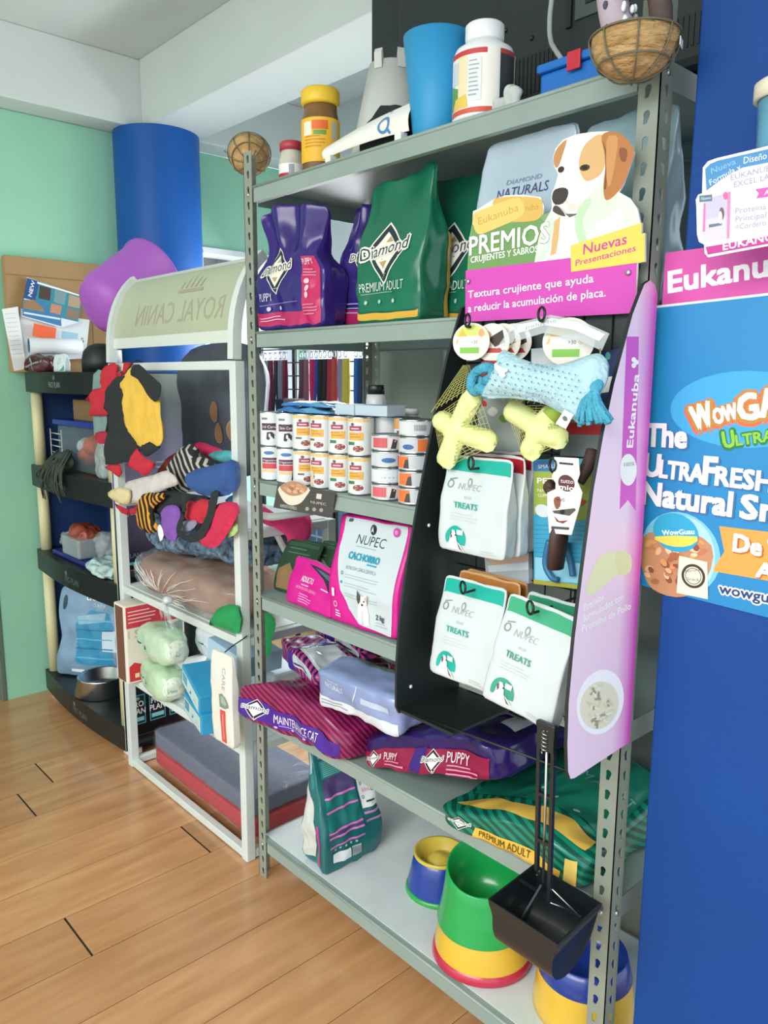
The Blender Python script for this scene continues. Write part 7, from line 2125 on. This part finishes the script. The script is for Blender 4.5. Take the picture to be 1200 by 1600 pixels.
# --------------------------- bottom tray
ZD = 0.136
s = Soft(0.38, 0.085, 0.44, 14, lambda p, c: (p.x * (1 - 0.16 * math.exp(-((p.z - .20) / .09) ** 2)), p.y * (1 - 0.85 * smst(0.5, 1, (c[2] + 1) / 2)) + .05 * (c[2] + 1) / 2, p.z), wr=0.008, wf=8, seed=340)
pr = Print(); pr.text('tiers', 0.15, 0.375, 0.036, 'DCE8EE', 3, w=0.10, bold=0.03); pr.text('daily', 0.19, 0.345, 0.022, 'C4D6E0', 3, w=0.07)
pr.poly([(0.11, 0.07), (0.32, 0.07), (0.33, 0.25), (0.28, 0.32), (0.18, 0.33), (0.10, 0.26)], '2E8CB4', 1); pr.poly([(0.12, 0.26), (0.27, 0.28), (0.265, 0.32), (0.115, 0.30)], '8FB6CA', 2); pr.rect(0.265, 0.14, 0.35, 0.24, 'C9DBE4', 2)
for k in range(5): pr.line((0.10, 0.10 + 0.045 * k), (0.33, 0.105 + 0.045 * k), 0.006, ('5FB4D4', '1F6E9C')[k % 2], 2)
pr.rect(0.09, 0.025, 0.16, 0.042, 'DCE6EA', 3); pr.rect(0.18, 0.025, 0.25, 0.042, 'DCE6EA', 3); pr.ell(0.035, 0.36, 0.012, 0.035, '1A3A52', 3)
pack('pet_food_bag', 'large silver-blue bag standing on the bottom tray of the black rack', 'pet food bag', s, mat('steel_blue_bag', '7A9AB4', 0.25, metal=0.2, var=0.12, scale=6, bump=0.35, bscale=12), [('f', pr)], (-1.690, 0.160, ZD), (0, 0, radians(36)), n=22)
mb = MB(); mb.lathe([(0, 0), (0.118, 0.0), (0.125, 0.004), (0.105, 0.075), (0.110, 0.080), (0.106, 0.084), (0.098, 0.080), (0.092, 0.03), (0.06, 0.022), (0, 0.022)], mat('stainless_steel', 'D4D8D6', 0.28, 1.0), 48)
tag(mb.build('steel_bowl', None, (-1.475, 0.110, ZD)), 'shiny stainless steel pet bowl on the bottom tray of the black rack', 'bowl')

# ================================================================== white rack: clothes hanging on the top bar
m_blackf = fab('black', '23282A'); m_redf = fab('red', 'C0283A'); m_navy = fab('navy', '2C4C82'); m_grey = fab('greyteal', '7D9694')
t_y = -0.055
yel = px_puff('dog_shirt', 'yellow and black dog shirt hanging from the white rack', 'dog shirt', t_y, [(201, 578), (215, 572), (232, 582), (246, 600), (251, 640), (254, 672), (253, 692), (247, 697), (236, 690), (222, 698), (214, 694), (206, 682), (196, 662), (193, 630), (194, 612), (188, 602), (196, 588)], 0.008, fab('yellow', 'E2B84A'), wr=0.009, wf=16, seed=1, res=0.014)
px_puff('collar', '', '', t_y - 0.0145, [(205, 572), (216, 568), (230, 580), (244, 594), (250, 600), (250, 618), (240, 627), (228, 614), (215, 592), (203, 585)], 0.006, m_blackf, wr=0.003, seed=2, res=0.012, parent=None if False else yel)
px_puff('hem', '', '', t_y + 0.002, [(216, 696), (226, 691), (238, 688), (248, 696), (250, 700), (230, 714), (222, 708)], 0.008, m_blackf, wr=0.002, seed=3, res=0.012, parent=yel)
for ch in yel.children: ch.location = (Yp(*{'collar': (229, 596), 'hem': (233, 699)}[ch.name.split('.')[0]], {'collar': t_y - 0.0145, 'hem': t_y + 0.002}[ch.name.split('.')[0]]) - V(yel.location))
mb = MB(); hk = Yp(208, 570, -0.02); mb.tube(smooth_path([V((hk.x, 0.017, 1.640)), V((hk.x, -0.012, 1.642)), V((hk.x, -0.03, 1.625)), V((hk.x + .004, t_y + 0.004, 1.60))]), 0.0025, m_wire, 6)
mb.v = [v - V(yel.location) for v in mb.v]; mb.build('hanger_hook', yel)
px_puff('dog_shirt', 'black dog shirt hanging behind the yellow one', 'dog shirt', -0.022, [(180, 590), (200, 588), (215, 610), (226, 640), (224, 690), (216, 712), (204, 726), (196, 722), (165, 726), (164, 690), (172, 650), (162, 638), (164, 612), (172, 600)], 0.008, m_blackf, wr=0.006, seed=4)
px_puff('dog_shirt', 'red dog shirt with narrow straps at the left of the hanging clothes', 'dog shirt', -0.014, [(178, 566), (184, 572), (182, 585), (190, 580), (193, 566), (206, 566), (202, 578), (188, 590), (178, 602), (168, 608), (172, 630), (172, 644), (166, 650), (140, 650), (143, 628), (132, 626), (146, 608), (158, 606), (156, 586), (164, 572)], 0.008, m_redf, wr=0.005, seed=5, sm=1, res=0.014)
px_puff('dog_shirt', 'grey-teal garment showing behind the red shirt', 'dog shirt', 0.000, [(146, 585), (162, 580), (166, 610), (168, 660), (160, 680), (147, 680), (145, 640)], 0.004, m_grey, wr=0.004, seed=6)
px_puff('dog_shirt', 'red patterned garment end beneath the grey-teal one', 'dog shirt', -0.012, [(150, 676), (166, 674), (168, 690), (156, 694), (149, 684)], 0.008, fab('crimson', 'A8243A', var=0.3), wr=0.004, seed=7, res=0.012)
px_puff('dog_shirt', 'bright red garment hanging lowest behind the yellow shirt', 'dog shirt', -0.036, [(214, 700), (222, 712), (240, 722), (243, 728), (228, 744), (216, 738), (206, 732), (198, 728), (206, 712)], 0.010, m_redf, wr=0.005, seed=8, res=0.014)
px_puff('dog_shirt', 'red garment corner at the left foot of the black shirt', 'dog shirt', -0.012, [(164, 730), (182, 722), (190, 735), (186, 746), (176, 738)], 0.007, m_redf, wr=0.003, seed=9, res=0.012)
mb = MB(); hk = Yp(190, 566, -0.02)
# dark cushion with a paw print, propped up at the back of the rack
px_puff('dog_bed', 'large charcoal dog bed with tan paw print propped at the back of the white rack', 'dog bed', 0.280, [(286, 568), (300, 546), (330, 536), (368, 534), (402, 550), (412, 600), (412, 690), (396, 742), (330, 752), (296, 748), (290, 640), (287, 600)], 0.05, mat('charcoal_nylon', '545C68', 0.5, var=0.08, scale=10, bump=0.3, bscale=10),
        lambda P, pr: [P.ell(pr, l, 'C29A78', 2) or P.ell(pr, [l[0], (l[0][0] + (l[1][0] - l[0][0]) * .88, l[1][1]), (l[2][0], l[0][1] + (l[2][1] - l[0][1]) * .93)], 'A87E5C', 3) for l in ([(354, 643), (361, 643), (354, 627)], [(359, 676), (366, 676), (359, 660)], [(385, 630), (392, 630), (385, 612)], [(388, 672), (402, 672), (388, 652)])], wr=0.018, wf=9, res=0.03, seed=10, edge=0.09)
mb = MB(); s = Soft(0.20, 0.05, 0.16, 6, wr=0.01, wf=12, seed=11); s.mesh(mb, mat('black_nylon', '1B2022', 0.75, var=0.1), 10)

# --------------------------- clothes heaped on the shelf below
ZE = 1.117
heap = [
    ('magazine', 'pale magazine lying open over the front edge of the heap of clothes', 'magazine', -0.030, [(170, 770), (188, 764), (200, 752), (240, 742), (262, 735), (280, 755), (258, 764), (214, 786), (190, 782)], 0.003, mat('pale_print', 'CFC9C6', 0.5, var=0.12, scale=18), 0.001),
    ('cream_pouch', 'cream flap at the left front corner of the heap of clothes', 'pouch', -0.040, [(168, 770), (184, 762), (204, 766), (202, 786), (192, 788), (174, 780)], 0.006, mat('cream_paper', 'DCCF9E', 0.6), 0.001),
    ('striped_glove', 'black and white striped knitted glove on top of the heap of clothes', 'glove', 0.030, [(256, 752), (268, 722), (284, 700), (296, 694), (306, 700), (308, 712), (322, 716), (332, 726), (322, 740), (306, 756), (290, 770), (262, 766)], 0.022, stripes('zebra_stripe', '1E2022', 'B4B2AA', 0.030, (0.75, 0, 0.66), 0.9, 0.3, 0.1), 0.004),
    ('blue_pad', 'dark blue padded cap lying at the right of the heap of clothes', 'cap', -0.032, [(296, 738), (320, 730), (352, 722), (368, 720), (368, 765), (345, 776), (318, 774), (302, 764)], 0.030, fab('denim', '2F548E'), 0.004),
    ('folded_shirt', 'hot pink folded shirt behind the dark blue cap', 'dog shirt', 0.120, [(304, 700), (312, 690), (335, 698), (352, 706), (346, 718), (325, 716)], 0.018, fab('hotpink', 'C8285A'), 0.004),
    ('folded_shirt', 'teal and white folded garment behind the dark blue cap', 'dog shirt', 0.090, [(326, 712), (340, 704), (368, 706), (370, 722), (345, 722)], 0.016, fab('teal', '4FA0A4', var=0.3), 0.004),
    ('striped_scarf', 'black and orange striped scarf spilling from the heap', 'scarf', -0.040, [(224, 772), (245, 770), (262, 772), (252, 784), (240, 794), (240, 812), (250, 826), (236, 834), (222, 828), (215, 812), (216, 794)], 0.012, stripes('tiger_stripe', '1C1A18', 'E09A2E', 0.030, (0.95, 0, 0.3), 0.9, 0.3, 0.1), 0.004),
    ('red_band', 'dark red strap hanging under the pale magazine', 'strap', -0.022, [(179, 786), (200, 796), (218, 788), (236, 776), (226, 794), (208, 804), (190, 802)], 0.008, m_redf, 0.002),
    ('purple_sock', 'purple knitted sock hanging from the heap', 'sock', -0.044, [(252, 800), (262, 790), (276, 790), (282, 802), (278, 824), (274, 846), (262, 842), (251, 838), (255, 818)], 0.014, fab('purple', '7E52A8'), 0.004),
    ('black_strap', 'black harness loop hanging from the heap', 'harness', -0.058, [(284, 772), (292, 770), (290, 800), (283, 828), (292, 836), (308, 830), (322, 805), (330, 770), (342, 768), (334, 806), (318, 840), (298, 848), (278, 838), (276, 824), (284, 800)], 0.008, m_blackf, 0.002),
    ('red_shirt', 'red shirt in the middle of the heap behind the black harness', 'dog shirt', -0.018, [(288, 790), (302, 780), (330, 782), (332, 805), (318, 818), (292, 812)], 0.016, m_redf, 0.006),
    ('pink_shirt', 'crimson and pink shirt hanging at the right front of the heap', 'dog shirt', -0.040, [(334, 792), (352, 784), (370, 786), (370, 806), (358, 830), (342, 852), (328, 856), (310, 846), (322, 834), (332, 812)], 0.016, fab('crimson2', 'C4284E'), 0.006),
    ('green_cloth', 'lime green cloth end beside the right white upright', 'cloth', -0.024, [(354, 818), (368, 812), (372, 830), (358, 840), (350, 836)], 0.008, fab('lime', 'A6C87E'), 0.003),
    ('teal_cloth', 'turquoise cloth end by the dark blue cap', 'cloth', 0.030, [(352, 782), (366, 772), (374, 780), (366, 790)], 0.010, fab('turq', '3E94B4'), 0.002),
    ('black_garment', 'black garment under the striped scarf and the dark blue cap', 'dog shirt', -0.006, [(236, 776), (262, 766), (300, 772), (330, 778), (300, 800), (262, 806), (240, 800)], 0.018, m_blackf, 0.006),
    ('red_garment', 'rust red garment beside the striped glove', 'dog shirt', 0.060, [(252, 728), (266, 712), (278, 708), (270, 730), (258, 748), (250, 744)], 0.016, fab('rust', 'A4483A'), 0.004),
    ('white_tag', 'white clothing label between the purple sock and the scarf', 'label', -0.060, [(246, 824), (251, 820), (256, 836), (250, 846)], 0.001, m_wplast, 0.0005),
    ('grey_garment', 'grey garment showing between purple sock and black harness', 'dog shirt', -0.030, [(284, 816), (300, 812), (308, 818), (296, 830), (284, 828)], 0.010, fab('lilacgrey', '8A8AA0'), 0.003),
]
for i, (n, lab, cat, y, pxs, T, m, wr) in enumerate(heap): px_puff(n, lab, cat, y, pxs, T, m, wr=wr, seed=40 + i, res=0.014, edge=max(T, 0.012))
# bright pink cloth and green ones hanging out at the right-hand side of the rack
PK = Plane((-0.045, 0.2, 1.1), (0, 1, 0), (0, 0, 1)); mb = MB()
puff(mb, [(q.x, q.y) for q in smooth_loop(PK.pts([(408, 790), (430, 802), (455, 806), (484, 806), (488, 828), (480, 850), (466, 866), (452, 856), (448, 838), (428, 824), (408, 816)]), 2)], 0.012, fab('neonpink', 'E0407C'), lambda a, b, d: PK.S(a, b, d) - PK.o, res=0.014, wr=0.004, wf=18, edge=0.02)
tag(mb.build('pink_cloth', None, PK.o), 'hot pink cloth hanging over the right-hand side of the white rack beyond the metal post', 'cloth')
px_puff('green_cloth', 'green cloth on the white shelf beneath the bagged brown cushion', 'cloth', -0.012, [(334, 960), (346, 948), (372, 946), (374, 990), (352, 984), (334, 978), (326, 976)], 0.02, fab('kelly', '1F8E4E'), wr=0.006, seed=71, edge=0.03)
px_puff('green_cloth', 'green cloth hanging at the rack side behind the metal post', 'cloth', 0.080, [(404, 958), (424, 960), (432, 975), (424, 1000), (422, 1022), (408, 1024), (404, 990)], 0.014, fab('kelly', '1F8E4E'), wr=0.005, seed=72, edge=0.03)

# --------------------------- plush bed and bagged brown cushion
m_plush = mat('blue_grey_plush', '7E9CB8', 0.95, hx2='1E2C3C', var=0.5, scale=42, bump=1.0, bscale=60)
mb = MB(); s = Soft(0.78, 0.31, 0.130, 3.6, lambda p, c: (p.x, p.y, p.z + 0.018 * sin(p.x * 9)), wr=0.012, wf=18, seed=80); s.mesh(mb, m_plush, 26)
tag(mb.build('plush_bed', None, (-0.515, 0.190, 0.949)), 'blue-grey plush dog bed squashed above the bagged brown cushion', 'dog bed')
t = thing('brown_cushion', 'brown dog cushion inside a knotted clear plastic bag', 'dog bed', (-0.525, 0.165, 0.774))
mb = MB(); s = Soft(0.755, 0.33, 0.140, 3.4, wr=0.012, wf=7, seed=81); s.mesh(mb, fab('brown', '8E6044', var=0.2), 24); mb.build('cushion', t, (0, 0, 0.006))
mb = MB(); s = Soft(0.785, 0.352, 0.162, 3.8, wr=0.014, wf=11, seed=82); s.mesh(mb, film('bag_film', 'E6EEEE', 0.16, 0.06, 1.0, 14), 28)
Sf = s.S('f'); rnd = random.Random(33); m_crs = film('bag_crease_sheen', 'F4F8F8', 0.45, 0.1, 0.0)  # crease streaks whitened: the film's sheen is put into their colour
for k in range(34):
    u0, v0 = 0.37 + rnd.uniform(-.02, .02), 0.16; a = rnd.uniform(-0.35, 2.5); L_ = rnd.uniform(0.10, 0.36); st = rnd.uniform(0.02, 0.10)
    pts = []
    for q in range(6):
        d_ = st + (L_ - st) * q / 5; x = u0 * 0.785 + d_ * cos(a) * 1.25; y = v0 * 0.162 + d_ * sin(a) * 0.42 + 0.004 * sin(q * 1.7 + k)
        if 0.01 < x < 0.775 and 0.004 < y < 0.158: pts.append(Sf(x, y, 0.002))
    if len(pts) > 2: mb.tube(pts, [0.0006 + 0.0016 * (1 - abs(2 * q / (len(pts) - 1) - 1)) for q in range(len(pts))], m_crs, 5)
mb.build('plastic_bag', t, (0, 0, 0.0))
mb = MB(); kp = Yp(262, 938, -0.075) - V((-0.525, 0.165, 0.774)); rnd = random.Random(31); fm = film('bag_gather', 'E8F0F0', 0.2, 0.15, 0.5, 30)
for k in range(7):
    e = kp + V((-0.02 + 0.025 * k, -0.015 - 0.02 * rnd.random(), -rnd.uniform(0.05, 0.11)))
    mb.ribbon(smooth_path([kp, kp.lerp(e, .5) + V((0, -0.012, .01)), e], 4), 0.03, 0.001, fm, (1, rnd.uniform(-.6, .6), 0))
mb.sphere(kp, 0.016, film('bag_knot', 'E4ECEC', 0.7, 0.2), sc=(1.4, 1, .9)); mb.build('knot', t)

# --------------------------- cartons and rolls on the lower shelf
ZF = 0.402
t = thing('food_carton', 'white and red carton with brown edge sticking out of the white rack', 'box', (-0.883, 0.080, ZF))
mb = MB(); mb.box((0, 0, 0.158), (0.100, 0.25, 0.316), mat('carton_cream', 'E4DFD2', 0.5), 0.006)
pr = Print(); pr.rect(0.004, 0.225, 0.246, 0.310, 'D03A4A', 1); pr.lines(0.012, 0.288, 0.12, 4, 0.014, 0.004, 'F2D4D4', 2); pr.text('150', 0.010, 0.185, 0.032, 'C9C4BC', 2, w=0.085, bold=0.02)
pr.poly([(0.008, 0.01), (0.085, 0.008), (0.105, 0.03), (0.09, 0.06), (0.03, 0.085), (0.008, 0.07)], 'CC2E36', 2); pr.rect(0.030, 0.022, 0.048, 0.04, 'E8DCA0', 3); pr.poly([(0.14, 0.05), (0.24, 0.05), (0.24, 0.22), (0.13, 0.2), (0.10, 0.13)], '8E9A98', 2)
mb.prints(pr, plane_S((0.0502, -0.125, 0), (0, 1, 0), (0, 0, 1)))
mb.build('carton', t)
mb = MB(); mb.box((0, -0.1255, 0.158), (0.066, 0.003, 0.30), mat('brown_edge', '6E4A38', 0.7)); o = mb.build('edge_label', t); o['label'] = 'brown front edge'


def roll_pack(name, label, p0, r, L, yaw, col, band, dz=0.0, tilt=0.0, group=None):
    t = thing(name, label, 'wipes pack', p0, (0, tilt, yaw), group)
    mb = MB(); s = Soft(L, 2 * r, 2 * r, 3.2, wr=0.006, wf=16, seed=int(p0[0] * 1000) % 97); s.mesh(mb, mat('pack_film_' + col, col, 0.25, var=0.08, scale=10, bump=0.3, bscale=20), 16)
    pr = Print(); pr.rect(L * .06, r * .55, L * .60, r * 1.35, band, 1); pr.rect(L * .12, r * .9, L * .32, r * 1.0, '3A4A4A', 2); pr.poly([(L * .44, r * .75), (L * .50, r * .8), (L * .47, r * 1.1)], '3A5A5A', 2)
    pe = Print(); pe.ell(r, r, r * .75, r * .75, 'E4EEDC', 1); pe.rect(r * .55, r * .8, r * 1.1, r * .95, 'A8BCA8', 2)
    mb.prints(pr, s.S('f'), ml=0.02); mb.prints(pe, s.S('r'), ml=0.02); mb.build('pack', t); return t


roll_pack('wipes_pack', 'pale green wipes pack, lower one next to the red and white carton', (-0.665, 0.020, ZF + 0.001), 0.062, 0.27, radians(-8), 'B9D4B0', 'A6C8AC')
roll_pack('wipes_pack', 'pale green wipes pack lying on top of the lower one', (-0.675, 0.030, ZF + 0.132), 0.064, 0.28, radians(-4), 'BCD6B8', 'AACBB0')
roll_pack('wipes_pack', 'white film-wrapped roll behind the upper green wipes pack', (-0.480, 0.205, ZF + 0.136), 0.068, 0.34, radians(8), 'E2E9EC', 'D3DEE6')
roll_pack('wipes_pack', 'white film-wrapped roll underneath the other white roll', (-0.500, 0.240, ZF + 0.001), 0.062, 0.34, radians(4), 'DDE5E6', 'CBD9E0')
mb = MB(); s = Soft(0.30, 0.10, 0.07, 3, wr=0.012, wf=14, seed=90); s.mesh(mb, mat('teal_film', '9CCFC8', 0.2, var=0.2, scale=12, alpha=0.8, bump=0.4), 14)
tag(mb.build('teal_pouch', None, (-0.68, 0.135, ZF + 0.272), (0, radians(-6), 0)), 'sheer teal film pouch on top of the wipes packs', 'pouch')
m_cy = mat('cyan_carton', '2F9CCB', 0.35, var=0.05)
for k, (x, y, z, ry, lab) in enumerate(((-0.345, 0.020, ZF + 0.001, 0, 'cyan pad carton at the bottom of the slanted pair'), (-0.360, 0.022, ZF + 0.086, radians(10), 'cyan pad carton lying slanted on top of the other'))):
    t = thing('pad_carton', lab, 'box', (x, y, z), (0, ry, radians(-14)))
    mb = MB(); mb.box((0, 0.025, 0.037), (0.23, 0.15, 0.072), m_cy, 0.004)
    pr = Print(); pr.poly([(0.012, 0.008), (0.222, 0.008), (0.222, 0.062), (0.012, 0.062)], 'BFDDE2', 1); pr.rect(0.02, 0.022, 0.075, 0.055, '3E8CA8', 2); pr.rect(0.028, 0.03, 0.066, 0.048, '5CA4B8', 3); pr.poly([(0.11, 0.02), (0.13, 0.026), (0.125, 0.04)], '2A4A52', 2); pr.lines(0.16, 0.03, 0.04, 2, 0.008, 0.003, 'D0A0A8', 2)
    mb.prints(pr, plane_S((-0.115, -0.0504, 0), (1, 0, 0), (0, 0, 1))); mb.build('carton', t)
mb = MB(); mb.box((0, 0, 0.04), (0.22, 0.16, 0.07), mat('ice_blue_carton', 'A8CBE2', 0.4), 0.003); pr = Print(); pr.poly([(0.05, 0.03), (0.09, 0.034), (0.12, 0.024), (0.14, 0.036), (0.17, 0.044), (0.13, 0.048), (0.10, 0.044), (0.06, 0.05)], '2A3A4A', 2); mb.prints(pr, plane_S((-0.11, -0.0803, 0.005), (1, 0, 0), (0, 0, 1)))
tag(mb.build('dog_carton', None, (-0.245, 0.115, ZF + 0.215), (0, radians(6), 0)), 'ice-blue carton with a running dog silhouette above the cyan cartons', 'box')
mb = MB(); mb.box((0, 0, 0.095), (0.19, 0.16, 0.19), mat('pale_bag_stack', 'C8D4D8', 0.5, var=0.1), 0.01)
tag(mb.build('pale_carton', None, (-0.235, 0.245, ZF + 0.001)), 'plain pale carton at the back of the lower white shelf', 'box')
# CARE bag hung on the rack front
s = Soft(0.125, 0.030, 0.30, 12, lambda p, c: (p.x, p.y * (1 - .6 * smst(.6, 1, (c[2] + 1) / 2)), p.z), wr=0.003, wf=12, seed=93)
pr = Print(); pr.text('CARE', 0.072, 0.255, 0.020, '9AA0A0', 2, w=0.070, rot=-pi / 2); pr.poly([(0.050, 0.165), (0.052, 0.125), (0.085, 0.125), (0.108, 0.135), (0.106, 0.15), (0.092, 0.165), (0.07, 0.172)], '7E908C', 2); pr.poly([(0.06, 0.16), (0.08, 0.165), (0.10, 0.145), (0.085, 0.135), (0.065, 0.14)], 'A8B4AC', 3)
pr.rect(0.056, 0.004, 0.086, 0.118, 'D8524A', 2); pr.line((0.071, 0.02), (0.071, 0.105), 0.006, 'E89A90', 3)
t = thing('care_bag', 'narrow cream packet with a red strip hanging at the front of the white rack', 'packet', (Yp(355, 1162, -0.062).x, -0.062, Yp(355, 1162, -0.062).z), (0, radians(-2), 0))
mb = MB(); s.mesh(mb, mat('cream_pack', 'E3E2D8', 0.4, var=0.03), 14); mb.prints(pr, s.S('f'), ml=0.012); mb.build('packet', t)
mb = MB(); mb.tube([(0.0, 0.0, 0.295), (0.0, 0.03, 0.31), (0.012, 0.065, 0.33), (0.02, 0.078, 0.34)], 0.002, m_wire, 6); mb.build('hang_tie', t)

# --------------------------- two mats wrapped in clear film on the rack's floor
for k, (z, h, hx, lab) in enumerate(((0.036, 0.072, 'B01E28', 'red folded dog mat in clear film at the bottom of the white rack'), (0.1115, 0.072, '5C6478', 'slate grey folded dog mat in clear film on top of the red one'))):
    t = thing('dog_mat', lab, 'dog mat', (-0.488, 0.205, z))
    mb = MB(); s = Soft(0.735, 0.298, h - 0.006, 18, wr=0.003, wf=10, seed=95 + k); s.mesh(mb, mat('mat_' + hx, hx, 0.8, var=0.12, scale=60, bump=0.2, bscale=200), 18); mb.build('mat', t, (0, 0, 0.002))
    mb = MB(); s = Soft(0.748, 0.310, h, 18, wr=0.004, wf=14, seed=97 + k); s.mesh(mb, film('mat_film', 'E8ECF4', 0.07, 0.08, 0.8, 22), 22); mb.build('plastic_wrap', t)
